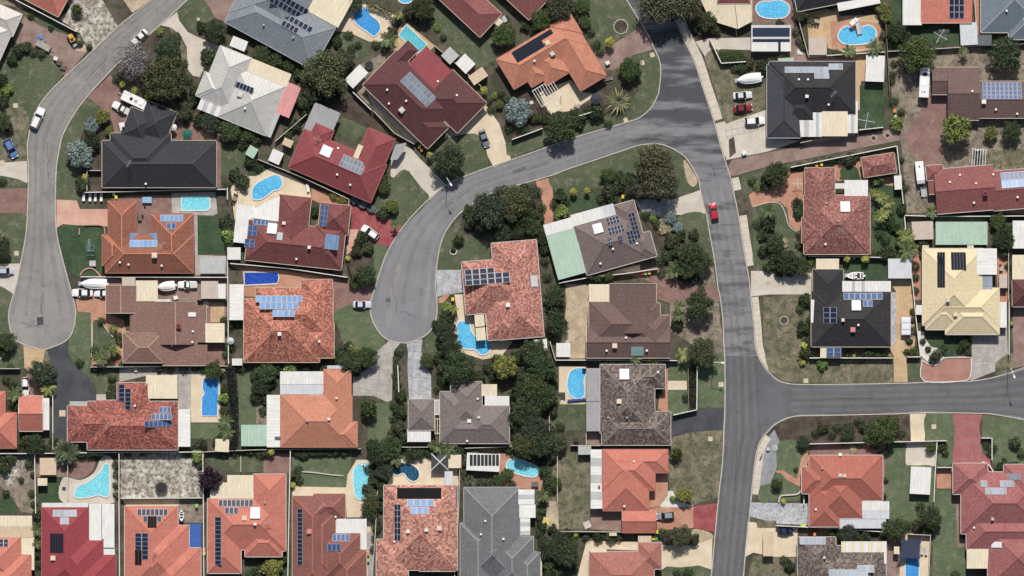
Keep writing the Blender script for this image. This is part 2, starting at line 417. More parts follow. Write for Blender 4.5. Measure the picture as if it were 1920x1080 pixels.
RB_U = pp("1235,175 1222,200 1200,220 1172,230 1120,245 1080,257 1020,278 960,299 910,316 855,337 830,352 800,377 760,420 730,465 712,510 703,540 696,560 694,578 697,597 707,617 722,634 740,641 760,643")
RB_D = pp("1297,312 1285,295 1272,285 1255,276 1235,270 1200,272 1160,285 1110,302 1065,317 1030,330 960,350 922,362 890,380 862,400 840,427 827,455 820,490 817,535 819,560 819,590 812,612 800,627 780,638 760,643")
RC_L = pp("1166,-14 1175,0 1200,40 1215,65 1227,92 1236,112 1239,137 1235,175")
RC_L2 = pp("1297,312 1310,337 1315,370 1324,400 1332,445 1340,490 1346,537 1350,555 1355,597 1357,640 1359,690 1359,765 1357,810 1355,860 1347,935 1340,1010 1332,1094")
RC_R = pp("1236,-14 1250,10 1266,37 1285,80 1302,115 1317,162 1330,200 1340,232 1350,270 1360,302 1370,335 1377,367 1385,405 1390,440 1397,482 1404,520 1406,540 1410,577 1414,615 1417,652 1425,675 1437,692 1455,710 1477,719 1522,721 1675,719 1765,716 1815,715 1852,710 1890,700 1935,684")
RD_B = pp("1935,790 1920,787 1877,779 1840,775 1735,774 1675,776 1540,779 1495,780 1472,786 1452,797 1438,811 1427,825 1420,842 1415,872 1410,917 1404,980 1399,1022 1393,1094")
sA_L, sA_R, sB_U, sB_D, sC_L, sC_L2, sC_R, sD = (smooth_open(q, 4) for q in (RA_L, RA_R, RB_U, RB_D, RC_L, RC_L2, RC_R, RD_B))
def road(name, pts, m): return patch(name, pts, m)
road('road', sA_L+list(reversed(sA_R))[1:], M_ROAD1)
road('road', sC_L+sB_U[1:]+list(reversed(sB_D))[1:]+sC_L2[1:]+list(reversed(sD))+list(reversed(sC_R)), through_road())
def between(left, right, y0, y1):
    a = [p for p in left if y0 <= p[1] <= y1]; b = [p for p in right if y0 <= p[1] <= y1]
    return a, b
# newer seal on the southern half of the through road, dark seal through the northern bend
inw = lambda p, d: (p[0]+d, p[1])
a = [inw(p, 2.5) for p in sC_L2 if p[1] > 668]; b = [inw(p, -2) for p in sD if p[0] < 1432 and p[1] > 815]
patch('road_seal', [(1362, 667)]+a+list(reversed(b))+pp("1437,806 1452,793 1472,783 1500,777 1540,775 1675,772 1735,770 1840,771 1900,779 1932,785 1932,690 1890,703 1850,713 1765,720 1675,723 1522,725 1477,723 1453,713 1434,694 1421,668"), M_ROAD3)
patch('road_repair', pp("69,595 81,594 82,609 70,611"), G['A'])
patch('road_wear', smooth_closed(pp("724,600 727,560 740,500 752,500 738,560 732,610")), M_ROAD1)
patch('road_wear', smooth_closed(pp("792,590 800,540 806,540 800,600 790,628")), M_ROAD1)
for q in (sA_L, sA_R, sB_U, sB_D, sC_L, sC_L2, sC_R, sD):
    struct(ribbon('kerb', q, .23, .13, M_KERB))
# wheel paths worn and oiled into the asphalt
def track_mat(key, c, amt):
    m, nt, bs = newmat(key); co = N(nt, 'ShaderNodeTexCoord').outputs['Object']; bs.inputs['Base Color'].default_value = rgb(c); bs.inputs['Roughness'].default_value = .85
    tr = N(nt, 'ShaderNodeBsdfTransparent'); ms = N(nt, 'ShaderNodeMixShader'); g = N(nt, 'ShaderNodeMapRange'); nt.links.new(noise(nt, co, .55, 6, .75), g.inputs[0])
    g.inputs[1].default_value = .35; g.inputs[2].default_value = .75; g.inputs[3].default_value = 0; g.inputs[4].default_value = amt
    nt.links.new(g.outputs[0], ms.inputs[0]); nt.links.new(tr.outputs[0], ms.inputs[1]); nt.links.new(bs.outputs[0], ms.inputs[2]); nt.links.new(ms.outputs[0], nt.nodes['Material Output'].inputs[0]); return m
M_TRK = track_mat('oiled_wheel_path', (.09, .09, .092), .22); M_TRL = track_mat('polished_wheel_path', (.36, .35, .335), .26); M_CRK = track_mat('crack_seal', (.04, .04, .042), .8)
def resam(q, n):
    d = [0]
    for i in range(1, len(q)): d.append(d[-1]+math.dist(q[i], q[i-1]))
    out = []; j = 0
    for k in range(n):
        t = d[-1]*k/(n-1)
        while j < len(q)-2 and d[j+1] < t: j += 1
        f = (t-d[j])/max(1e-6, d[j+1]-d[j]); out.append((q[j][0]+(q[j+1][0]-q[j][0])*f, q[j][1]+(q[j+1][1]-q[j][1])*f))
    return out
def tracks(Lq, Rq, spec, n=60, z=.034):
    A, B = resam(Lq, n), resam(Rq, n)
    for f, wd, m in spec:
        pts = [(p[0]+(q[0]-p[0])*f, p[1]+(q[1]-p[1])*f) for p, q in zip(A, B)]
        struct(ribbon('wheel_path', pts, wd, z, m, z0=z-.001)); z += .003
SPEC_T = [(.22, 1.3, M_TRL), (.26, .7, M_TRK), (.41, .9, M_TRL), (.5, 1.0, M_TRK), (.6, .8, M_TRL), (.77, 1.2, M_TRK), (.82, .8, M_TRL), (.06, .7, M_TRK), (.94, .7, M_TRK)]
tracks(sA_L[:-16], sA_R[:-16], SPEC_T); tracks([p for p in sB_U if p[0] < 1180][:-20], [p for p in sB_D if p[0] < 1180][:-20], SPEC_T)
tracks([p for p in sC_L2 if p[1] > 345], [p for p in sC_R if 345 < p[1] < 665]+[p for p in sD if p[1] > 820], SPEC_T, 80)
tracks([p for p in sC_R if p[0] > 1480], list(reversed([p for p in sD if p[0] > 1480])), SPEC_T, 50)
rk = random.Random(5)
for (x, y, ln, an) in ((740, 560, 60, 80), (770, 590, 40, 20), (80, 560, 60, 95), (60, 610, 40, 10), (90, 300, 70, 88), (1000, 315, 60, -18), (1380, 600, 60, 84), (1385, 650, 40, 20), (1260, 190, 50, 70), (1240, 236, 40, -22), (180, 130, 60, -45), (1600, 748, 120, 1), (1380, 880, 90, 95), (860, 372, 50, -35), (1340, 330, 50, 70), (1390, 560, 24, 10)):
    pts = []; 
    for k in range(9): t = (k/8-.5)*ln; pts.append((x+math.cos(R(an))*t+rk.uniform(-2, 2), y+math.sin(R(an))*t+rk.uniform(-2, 2)))
    struct(ribbon('road_crack', pts, .16, .056, M_CRK, z0=.055))
for q in ("1386,580 1394,579 1395,592 1387,593", "1392,640 1410,638 1411,645 1393,647", "1440,745 1490,744 1490,748 1440,749", "722,560 732,559 733,566 723,567", "1356,470 1366,468 1368,482 1358,484", "960,320 985,311 987,317 962,326"):
    patch('road_repair', pp(q), M_ROAD3)
# footpaths: cast slabs following the eastern kerb
def offset(pts, d):
    out = []
    for i, p in enumerate(pts):
        a = pts[max(i-1, 0)]; b = pts[min(i+1, len(pts)-1)]
        dx, dy = b[0]-a[0], b[1]-a[1]; l = math.hypot(dx, dy) or 1
        out.append((p[0]-dy/l*d, p[1]+dx/l*d))
    return out
def resample(pts, step):
    out = [pts[0]]; acc = 0
    for i in range(1, len(pts)):
        a, b = pts[i-1], pts[i]; l = math.hypot(b[0]-a[0], b[1]-a[1]); t = step-acc
        while t <= l: out.append((a[0]+(b[0]-a[0])*t/l, a[1]+(b[1]-a[1])*t/l)); t += step
        acc = (acc+l) % step
    return out
def footpath(edge, d0, d1, step, mat):
    c = resample(edge, step); a = offset(c, d0); b = offset(c, d1)
    z = level(a+list(reversed(b))); o = struct(sheet_mesh(a+list(reversed(b)), z).build('footpath', M_BED))
    for i in range(len(c)-1):
        def lp(p, q, t): return (p[0]+(q[0]-p[0])*t, p[1]+(q[1]-p[1])*t)
        e = .22/step
        q = [lp(a[i], a[i+1], e), lp(b[i], b[i+1], e), lp(b[i], b[i+1], 1-e), lp(a[i], a[i+1], 1-e)]
        sheet_mesh(q, z+.012).build('slab', mat, o)
CP = ground_mat('path_concrete', (.47, .42, .345), (.54, .485, .40), (.40, .355, .29), .4, 1.2, 6, grit=.12, c3r=(.6, .8), bs=.1)
def seg(q, y0, y1, axis=1): return [p for p in q if y0 <= p[axis] <= y1]
footpath(seg(sC_R, 20, 232), -1.5, -17, 13, CP)
footpath(seg(sC_R, 232, 303), -1.5, -20, 13, CP)
footpath(seg(sC_R, 335, 368), -1.5, -15, 12, CP)
footpath(seg(sC_R, 400, 508), -1.5, -15, 12, CP)
footpath([p for p in sC_R if 556 <= p[1] and p[0] < 1450], -1.5, -14, 12, CP)
footpath([p for p in sD if 812 <= p[1] <= 940][::1], -1.5, -14, 13, CP)
# ---------------------------------------------------------------- yards: lawns, paving, gardens
YARDS = """
garden W 0|122,0 192,0 221,49 172,96 163,88 150,62 112,36 132,14
garden S 0|226,-8 283,-2 263,14 248,24
garden_bed E 0|-10,-10 46,-10 60,8 110,35 112,40 60,22 0,6
lawn L 0|42,12 110,40 150,66 170,96 160,99 128,70 70,46 46,30
driveway B 0|45,30 75,48 125,66 163,97 121,144 108,118 85,95 40,90 25,76
garden S 0|148,72 165,90 160,98 143,95
lawn L 1|22,112 60,98 98,106 116,142 80,184 60,222 51,262 50,304 -10,306 -10,130
lawn D 1|5,205 40,200 54,222 50,262 50,304 -10,306 -10,235
driveway C 0|-10,306 50,302 52,340 48,345 30,336 -10,330
lawn L 1|-10,330 30,335 50,344 51,350 -10,355
driveway R 0|-10,355 52,352 51,408 40,402 -10,398
lawn L 1|7,400 40,400 50,412 46,450 40,488 20,496 -10,497 -10,402
driveway C 0|-10,495 38,494 28,545 20,560 -10,560
lawn L 1|-10,545 20,548 24,560 17,585 17,612 24,636 -10,672
path K 0|24,634 32,640 20,660 -10,682 -10,672 12,662
lawn L 1|44,648 46,690 -10,692 5,675 30,652
driveway O 0|44,648 86,655 78,690 72,700 56,700 46,690
driveway R 0|56,692 72,698 82,742 40,742 45,712
lawn D 1|86,656 97,668 96,690 80,682
driveway A 0|88,655 122,642 128,665 142,690 165,705 180,735 182,752 128,760 128,830 101,830 100,690
lawn J 1|128,640 140,618 144,585 168,584 170,660 166,690 160,702 142,684 130,664
lawn L 1|165,700 222,702 222,722 205,742 184,738 175,715
driveway T 0|142,560 160,540 200,540 202,588 232,600 240,640 222,690 172,690 170,586 145,584
lawn L 1|174,606 188,604 205,626 216,630 216,652 178,668
driveway C 0|300,47 332,22 336,38 352,60 372,70 416,88 405,122 398,140 382,146 362,142 352,130 350,88 336,62 312,50
lawn L 1|333,22 350,1 374,-6 394,18 402,34 388,56 364,60 344,46
garden_bed M 1|208,136 224,116 268,82 306,50 330,62 348,92 350,135 372,160 378,205 330,210 280,180 240,170
driveway B 0|376,-8 448,-8 424,42 404,34 394,16
lawn D 1|318,52 334,64 348,92 350,132 340,120 336,90
driveway R 0|161,186 207,140 226,168 256,205 240,260 212,252 196,210 176,190
lawn L 1|114,264 134,222 160,187 176,190 198,214 208,250 192,300 160,330 146,374 116,374 105,362 107,312
garden_bed M 1|150,262 180,216 206,222 212,254 192,300 194,352 150,360 148,330
courtyard R 0|300,222 396,230 404,268 322,262
driveway P 0|106,374 144,376 150,392 204,392 204,425 150,423 118,420 106,428
lawn G 0|107,426 118,422 196,423 200,440 194,514 150,520 136,514 124,500 112,462
courtyard R 0|204,372 256,366 330,366 330,402 282,405 284,440 256,440 256,390
pool_deck K 0|322,362 404,360 408,400 400,404 322,402
lawn G 0|370,406 420,406 422,476 371,476
path K 0|364,404 370,404 371,478 424,480 424,516 366,516
lawn L 0|412,268 450,268 462,300 440,330 414,330
path R 0|406,250 414,250 414,352 406,352
side_yard B 0|150,518 428,520 428,565 206,562 206,540 160,540
courtyard R 0|386,560 428,562 428,686 388,686
sand_pit O 0|394,566 421,567 421,603 395,604
side_yard B 0|170,684 390,684 390,690 170,690
courtyard K 0|224,690 358,690 358,770 334,770 334,704 276,704 224,716
pool_deck Y 0|358,690 412,690 414,792 358,792
lawn J 0|358,794 412,794 412,824 358,822
lawn J 0|446,700 480,696 482,800 448,804
side_yard E 0|482,690 528,694 502,740 500,800 480,800
pool_deck Y 0|432,352 458,330 500,312 545,330 580,350 584,372 528,366 526,400 460,404 440,412 436,380
garden_bed G 0|482,300 512,312 480,330 462,330
courtyard T 0|584,352 655,376 655,390 602,382 584,374
pool_deck T 0|430,496 540,508 620,522 566,530 560,556 458,556 455,510
pool_deck Y 0|630,44 664,8 702,8 742,30 735,54 716,78 692,78 652,60 626,58
lawn L 1|632,66 652,64 686,80 690,104 660,112 632,96
pool_deck O 0|756,38 816,86 786,113 768,110 734,94 744,60
courtyard E 0|676,120 736,90 744,98 680,158 700,190 690,196 664,168
path K 0|686,168 692,164 790,262 776,272 700,200
lawn L 0|822,-6 898,72 925,78 952,78 938,104 902,130 864,100 790,42 804,10
lawn L 0|640,218 700,244 742,262 690,240 664,266 630,246
garden_bed M 0|662,174 700,208 745,262 700,246 640,214 620,206
driveway Y 0|836,244 868,228 912,198 936,232 946,262 958,298 926,314 914,292 908,262 892,252 850,258 832,266
lawn L 1|800,286 830,262 884,250 902,262 912,290 913,314 880,328 850,340 826,350 806,322
driveway C 0|735,278 760,266 786,296 836,346 822,360 806,375 790,352 766,320 742,336 732,330
lawn L 1|735,336 760,318 788,350 804,374 764,418 752,428 720,410 700,390 706,362 722,346
driveway N 0|658,386 706,392 740,420 757,424 732,462 712,462 690,450 660,440
path P 0|652,430 672,430 660,470 650,478
garden_bed M 0|672,434 690,452 700,462 700,510 690,532 650,524 650,486 662,468
lawn J 1|700,462 712,458 726,470 712,506 702,536 690,534 702,505
driveway R 0|565,520 620,520 690,528 702,540 694,576 672,566 624,590 624,540
lawn J 1|626,590 640,578 660,572 692,578 696,600 720,638 718,652 704,662 660,662 626,655
garden_bed M 0|628,600 638,625 650,668 706,660 700,690 660,700 626,672
driveway K 0|728,640 752,642 740,656 736,672 735,750 726,754 700,742 662,742 662,706 686,698 706,660
lawn J 0|690,758 734,754 734,836 690,832
lawn L 1|820,560 819,592 812,614 798,632 800,660 812,672 822,650 824,600 836,560
driveway H 0|818,506 866,506 868,548 840,552 820,556
path T 0|822,560 843,548 843,553 832,568 823,568
courtyard Y 0|852,552 872,552 874,590 884,660 904,668 880,664 860,606
pool_deck Y 0|852,596 884,590 925,636 962,640 940,668 905,674 868,662 852,650
lawn L 1|846,428 870,404 900,384 960,354 1004,344 1006,400 1000,450 922,456 922,486 866,492 844,498 820,502 824,460
garden_bed M 1|870,440 868,408 900,384 960,360 1010,350 1010,440 960,450 920,440
path T 0|1004,340 1028,334 1036,352 1038,390 1036,418 1020,420 1018,380
lawn L 1|1030,334 1066,320 1110,305 1160,288 1196,278 1200,340 1180,360 1120,352 1070,366 1040,356
lawn G 0|1066,370 1122,360 1128,384 1070,400
lawn L 1|1200,278 1236,274 1270,288 1294,314 1308,338 1312,352 1280,362 1264,372 1210,376 1196,340
garden_bed S 1|1282,300 1296,316 1308,338 1300,350 1288,338
driveway C 0|1262,374 1314,356 1324,400 1290,404 1262,402
driveway H 0|1188,374 1264,374 1264,404 1244,408 1204,398
garden_bed M 0|1198,402 1240,410 1262,404 1290,420 1300,470 1310,520 1268,524 1236,500 1236,460
lawn L 1|1272,406 1322,402 1336,470 1337,492 1312,500 1290,470 1280,440
garden E 0|1250,522 1300,512 1338,500 1346,560 1356,640 1356,668 1320,672 1290,640 1256,620 1256,560
driveway R 0|1170,512 1232,502 1270,528 1346,540 1352,565 1330,566 1300,560 1256,568 1228,560 1228,532
side_yard Y 0|1106,516 1150,508 1200,496 1200,506 1140,520 1108,526
side_yard S 0|1060,532 1104,534 1104,566 1100,620 1098,672 1044,672 1058,610 1062,570
pool_deck Y 0|1048,686 1100,688 1098,758 1048,758
lawn L 0|1042,760 1098,760 1098,806 1042,808 1030,790
lawn J 0|1252,680 1296,682 1300,712 1252,716
path Y 0|1252,714 1288,714 1288,731 1252,731
lawn J 0|1252,732 1298,732 1298,772 1262,778 1252,772
path T 0|1230,700 1252,690 1252,776 1234,766 1236,740
lawn J 0|1308,668 1357,660 1359,764 1310,766
driveway A 0|1257,782 1306,770 1358,764 1357,804 1320,808 1258,818
lawn D 0|1258,820 1300,810 1356,806 1354,858 1346,932 1300,948 1294,950 1256,950 1252,842
garden_bed V 1|1240,930 1260,920 1272,940 1300,948 1270,952 1238,950
courtyard T 0|1228,888 1252,888 1252,930 1236,950 1216,952 1216,920
driveway T 0|1216,952 1300,950 1300,990 1232,994 1230,954
driveway N 0|1300,950 1346,943 1340,998 1300,990
garden S 1|1300,992 1330,998 1338,1008 1326,1020 1300,1022 1296,1010
driveway Y 0|1240,1022 1300,1022 1336,1010 1334,1068 1310,1060 1280,1064 1250,1062 1236,1072 1240,1066
lawn D 0|1048,842 1106,842 1108,956 1108,990 1048,992 1024,990 1024,930
garden S 0|1024,940 1046,940 1048,992 1024,992
courtyard B 0|1108,954 1166,958 1168,996 1108,992
side_yard Y 0|1100,1014 1196,1016 1196,1032 1140,1030 1106,1032 1106,1090 1080,1090
pool_deck T 0|940,884 1020,890 1014,920 960,914 940,900
courtyard B 0|1099,808 1130,808 1130,834 1099,834
lawn L 1|1240,1074 1260,1066 1310,1062 1332,1072 1330,1094 1240,1094
lawn L 1|1140,115 1180,108 1226,96 1238,130 1234,172 1218,203 1172,226 1120,241 1080,252 1060,240 1130,222 1180,190 1200,150
lawn L 0|948,270 1018,244 1060,250 1076,256 1020,274 960,295 950,290
lawn L 1|1062,-8 1166,-8 1176,4 1204,48 1162,72 1120,104 1098,60
driveway B 0|1118,108 1160,76 1206,48 1228,92 1186,104 1150,132 1132,130
courtyard Y 0|1008,172 1070,150 1092,172 1118,178 1076,206 1030,216
garden_bed M 0|960,172 1010,172 1030,216 1076,206 1130,180 1150,210 1060,246 1014,242 960,260 950,230
driveway C 0|1304,78 1330,72 1410,70 1410,94 1352,92 1322,106
garden_bed M 0|1262,10 1330,-6 1345,20 1350,60 1330,72 1302,76 1282,40
lawn D 1|1322,108 1345,92 1354,118 1400,120 1440,128 1440,208 1362,228 1342,170
driveway C 0|1356,234 1436,206 1440,258 1500,264 1440,284 1372,298 1362,300 1354,256
garden_bed M 0|1366,262 1376,256 1380,286 1368,296
courtyard O 0|1440,158 1446,158 1448,208 1440,208
lane B 0|1362,318 1372,300 1440,286 1600,256 1682,240 1692,262 1600,280 1440,312 1376,330 1366,328
garden S 0|1500,262 1600,246 1606,254 1510,272
courtyard O 0|1512,24 1570,14 1574,30 1646,28 1652,60 1640,92 1590,100 1552,90 1550,72 1516,72
pool_deck T 0|1556,40 1600,38 1652,44 1652,92 1560,92
courtyard E 0|1380,32 1480,38 1490,60 1512,100 1482,100 1480,48 1410,48
garden_bed B 0|1480,40 1492,40 1514,104 1500,110 1440,110 1484,98
pool_deck R 0|1410,-8 1490,-8 1492,42 1412,42
courtyard O 0|1600,102 1624,100 1624,152 1614,152 1614,206 1604,206
side_yard B 0|1440,108 1600,104 1600,116 1440,118
lawn G 0|1612,160 1656,160 1660,240 1612,244
lawn G 0|1672,-6 1694,-6 1694,46 1720,48 1800,48 1800,84 1700,90 1672,92
side_yard T 0|1824,-6 1838,-6 1842,64 1830,66
yard E 0|1664,98 1920,84 1930,84 1930,400 1780,396 1740,398 1700,400 1690,270 1676,220
driveway R 1|1740,180 1778,180 1776,220 1764,250 1768,300 1740,312 1712,290 1698,262 1706,240 1722,216
lawn D 0|1838,290 1900,278 1930,280 1930,315 1880,318 1850,310
lawn L 0|1390,330 1440,312 1506,306 1506,320 1480,325 1440,344 1394,366
courtyard T 0|1404,366 1420,354 1482,322 1506,322 1506,370 1500,440 1480,420 1476,390 1458,378 1410,388
lawn L 1|1412,392 1440,384 1462,378 1476,396 1482,428 1500,446 1502,504 1420,506 1412,450
courtyard T 0|1564,310 1612,300 1620,336 1682,330 1690,360 1630,350 1582,338 1570,340 1564,332
lawn G 1|1576,330 1576,318 1590,311 1606,314 1612,330 1612,337 1576,337
lawn G 0|1640,345 1690,350 1694,400 1700,480 1640,480 1634,420
lawn G 0|1580,486 1662,486 1662,526 1580,526
driveway C 0|1408,508 1440,508 1522,512 1522,552 1440,552 1408,556
lawn D 1|1432,562 1440,558 1500,552 1520,560 1520,668 1674,672 1676,716 1600,718 1520,718 1478,716 1456,706 1440,690 1432,640
side_yard H 0|1669,548 1680,548 1680,650 1669,650
driveway O 0|1662,522 1708,522 1712,560 1716,640 1712,668 1700,670 1702,716 1676,717 1676,668 1668,652 1680,640 1680,546
side_yard T 0|1708,452 1728,462 1728,562 1714,562
side_yard T 0|1866,466 1890,466 1892,566 1872,566
lawn L 0|1702,672 1726,672 1728,714 1702,716
garden_bed V 0|1718,620 1734,622 1742,644 1772,660 1772,674 1755,682 1738,680 1726,666
lawn G 1|1734,622 1770,620 1796,628 1800,668 1772,670 1760,654 1744,648
driveway U 1|1728,672 1742,680 1756,684 1772,672 1820,670 1820,700 1810,714 1764,715 1732,715
driveway K 0|1822,628 1888,614 1890,664 1868,680 1866,696 1820,714 1822,668
driveway B 0|1900,575 1935,575 1935,684 1902,690 1898,620
lawn D 1|1866,682 1886,666 1900,662 1902,688 1872,704
garden M 1|1445,806 1456,798 1500,784 1600,780 1696,779 1704,790 1706,820 1700,828 1520,830 1466,822
driveway Y 0|1706,776 1736,775 1734,828 1708,828
driveway C 0|1698,828 1756,828 1754,874 1698,872
lawn J 1|1736,778 1786,778 1788,826 1788,866 1760,870 1758,826 1738,826
driveway Q 0|1786,776 1842,777 1836,800 1842,850 1856,862 1862,888 1850,880 1786,868 1790,800
lawn J 0|1842,778 1930,788 1930,870 1862,870 1842,840
driveway F 0|1438,822 1452,806 1462,828 1456,878 1444,910 1424,912 1428,850
lawn J 1|1462,828 1516,832 1512,850 1500,870 1494,898 1476,890 1458,880
path T 0|1452,882 1468,882 1494,898 1502,860 1514,844 1516,860 1504,912 1480,910
lawn J 1|1426,912 1444,906 1460,886 1476,900 1500,914 1500,936 1462,940 1424,940
driveway H 0|1408,942 1516,944 1516,984 1458,982 1406,968
driveway Y 0|1402,978 1450,984 1496,990 1494,1044 1450,1044 1412,1036 1398,1044
lawn D 0|1418,976 1456,976 1456,990 1420,990
lawn D 0|1412,1042 1490,1046 1490,1090 1400,1090
courtyard R 0|1518,834 1660,830 1666,860 1664,940 1654,936 1654,858 1518,852
lawn J 1|1666,834 1698,830 1700,872 1750,876 1750,940 1740,960 1700,980 1666,968 1660,900
courtyard T 0|1756,878 1786,878 1786,916 1756,916
lawn J 0|1752,918 1792,918 1794,1022 1812,1030 1812,1090 1748,1090
garden B 0|1792,926 1802,926 1812,1026 1794,1026
pool_deck Y 0|1690,1000 1744,1002 1740,1090 1682,1090 1690,1040
courtyard B 0|1656,1000 1690,1000 1686,1090 1656,1090
garden E 0|-10,850 66,852 68,964 40,960 20,930 -10,900
garden_bed W 1|10,872 40,862 44,880 20,910 8,898
lawn G 0|-10,936 24,932 34,962 -10,964
courtyard B 0|68,854 128,856 128,894 68,894
courtyard R 1|130,878 150,862 178,860 172,884 150,898 132,894
lawn G 0|72,894 116,894 118,940 72,942
pool_deck C 1|118,896 150,900 176,886 190,858 206,856 216,880 214,942 118,942
yard W 0|226,850 380,848 380,932 226,934
courtyard Y 0|228,936 336,936 336,948 236,948
courtyard E 0|336,936 380,936 380,980 336,980
lawn L 0|384,850 452,852 494,852 496,884 452,886 404,880
courtyard R 0|494,854 544,850 544,888 494,886
lawn J 0|548,846 660,846 654,918 548,922
courtyard Y 0|548,912 650,914 650,928 548,930
pool_deck Y 0|652,890 668,862 700,862 704,900 690,940 702,966 702,1010 696,1080 688,1080 688,970 650,970 648,920
pool_deck Y 0|724,876 728,858 760,856 810,862 856,850 860,910 724,910
courtyard K 0|688,1000 702,990 700,1080 690,1080
lawn G 0|510,1042 545,1042 545,1090 452,1090 455,1076
pool_deck T 0|934,850 960,852 1016,884 1014,912 944,908 930,880
lawn L 0|830,498 866,494 866,506 820,506 822,500
courtyard K 0|764,668 792,640 795,662 800,700 808,740 808,748 768,748 766,700
"""
for ln in YARDS.strip().splitlines():
    h, d = ln.split('|'); nm, mk, sm = h.split()
    if nm == 'courtyard' and d.startswith('764,668'): continue
    patch(nm, d, G[mk], sm == '1')
# concrete drives whose cast slabs can be told apart
slabs('driveway', "762,642 792,636 790,660 795,680 808,704 809,748 767,748 764,690 765,660", M_BED, G['H'], (14, 16), 3)
slabs('driveway', "1432,208 1440,208 1440,240 1432,244 1402,250 1378,254 1360,262 1356,240", M_BED, G['C'], (11, 11), -12)
slabs('driveway', "1206,378 1262,380 1262,400 1240,402 1206,394", M_BED, G['H'], (13, 11), 6)
slabs('driveway', "1822,630 1866,626 1866,690 1822,708", M_BED, G['K'], (21, 24), 0)
slabs('driveway', "50,655 84,658 78,690 50,688", M_BED, G['O'], (34, 17), 2)
slabs('driveway', "1790,780 1838,780 1836,800 1840,860 1790,866", M_BED, G['Q'], (16, 16), 0)
slabs('driveway', "690,690 730,672 734,740 700,738 668,734 666,710", M_BED, G['K'], (22, 20), 8)

for x, y in ((1440, 531), (1494, 531)):
    patch('paving_inlay', [(x-5, y), (x, y-5), (x+5, y), (x, y+5)], G['T']); patch('paving_inlay', [(x-3, y), (x, y-3), (x+3, y), (x, y+3)], G['C'])
# ---------------------------------------------------------------- houses
class Frame:
    def __init__(s, O=(0, 0), ang=0):
        s.o = O; s.c = math.cos(R(ang)); s.s = math.sin(R(ang)); s.ang = ang
        s.U = Vector((s.c, -s.s)); s.V = Vector((-s.s, -s.c))     # plan axes in metres space (image y points down)
    def px(s, u, v): return (s.o[0]+u*s.c-v*s.s, s.o[1]+u*s.s+v*s.c)
    def w(s, u, v): return P(*s.px(u, v))
class Block:
    """one hip or gable roof volume over a rectangle; the house roof is the upper envelope of its blocks"""
    def __init__(s, fr, kind, u0, v0, u1, v1, z0, tan, walls=True):
        s.kind = kind; s.z0 = z0; s.fr = fr; s.walls = walls; s.uv = (u0, v0, u1, v1)
        s.c = [fr.w(u0, v1), fr.w(u1, v1), fr.w(u1, v0), fr.w(u0, v0)]           # counter-clockwise seen from above
        s.half = []; s.planes = []; s.edges = []
        for i in range(4):
            a, b = s.c[i], s.c[(i+1) % 4]; d = (b-a).normalized(); n = Vector((-d.y, d.x))
            s.half.append((n.x, n.y, -n.dot(a)))
            g = (kind == 'x' and i in (1, 3)) or (kind == 'y' and i in (0, 2))
            if kind == 'mx' and i != 0: g = True
            if kind == 'my' and i != 2: g = True
            if kind == 'ml' and i != 3: g = True
            if kind == 'mr' and i != 1: g = True
            s.edges.append((a, b, n, not g))
            if not g: s.planes.append((tan*n.x, tan*n.y, z0-tan*n.dot(a), d, n, a))
    def faces(s):
        for k, pl in enumerate(s.planes):
            q = [(p.x, p.y) for p in s.c]
            for j, pm in enumerate(s.planes):
                if j != k and q: q = clip_half(q, pm[0]-pl[0], pm[1]-pl[1], pm[2]-pl[2])
            if len(q) > 2: yield k, pl, q
    def h(s, x, y):
        if any(a*x+b*y+c < -1e-3 for a, b, c in s.half): return None
        return min(((p[0]*x+p[1]*y+p[2]), i) for i, p in enumerate(s.planes))
def subtract(polys, halves):
    out = []
    for poly in polys:
        rest = poly; pcs = []
        for a, b, c in halves:
            if len(rest) < 3: break
            o = clip_half(rest, -a, -b, -c)
            if len(o) > 2 and abs(area(o)) > 1e-3: pcs.append(o)
            rest = clip_half(rest, a, b, c)
        if len(rest) > 2 and abs(area(rest)) > 1e-3: out += pcs
        else: out.append(poly)
    return out
def cut_seg(a, b, cuts):
    """parts of the segment a-b outside every convex cut"""
    iv = [(0., 1.)]
    for hs in cuts:
        t0, t1 = 0., 1.
        for A, B, C in hs:
            fa = A*a[0]+B*a[1]+C; fb = A*b[0]+B*b[1]+C
            if fa < 0 and fb < 0: t0, t1 = 1, 0; break
            if fa < 0: t0 = max(t0, fa/(fa-fb))
            elif fb < 0: t1 = min(t1, fa/(fa-fb))
        if t1-t0 < 1e-4: continue
        nv = []
        for s0, s1 in iv:
            if t0 > s0: nv.append((s0, min(s1, t0)))
            if t1 < s1: nv.append((max(s0, t1), s1))
        iv = [q for q in nv if q[1]-q[0] > 1e-3]
    return iv
UNIT_PANEL = None
def panel_mesh(kind):
    """unit photovoltaic panel: aluminium frame round a recessed cell field"""
    mb = MB(); mb.box(0, 0, 0, 1, 1, 1, 0)
    e = .055
    mb.poly([(e, e*.8, 1.15), (1-e, e*.8, 1.15), (1-e, 1-e*.8, 1.15), (e, 1-e*.8, 1.15)], 1)
    return mb.mesh('solar_panel', [M_ALU, M_CELL])
PV_MESH = panel_mesh(1)
HOUSES = []
TONE = {'k': (.010, .012, .020), 'n': (.014, .022, .048), 'b': (.045, .09, .21), 'g': (.14, .17, .21), 's': (.15, .27, .46), 'w': (.24, .28, .33)}  # last two tones: sky and sun glare painted into the cell colour
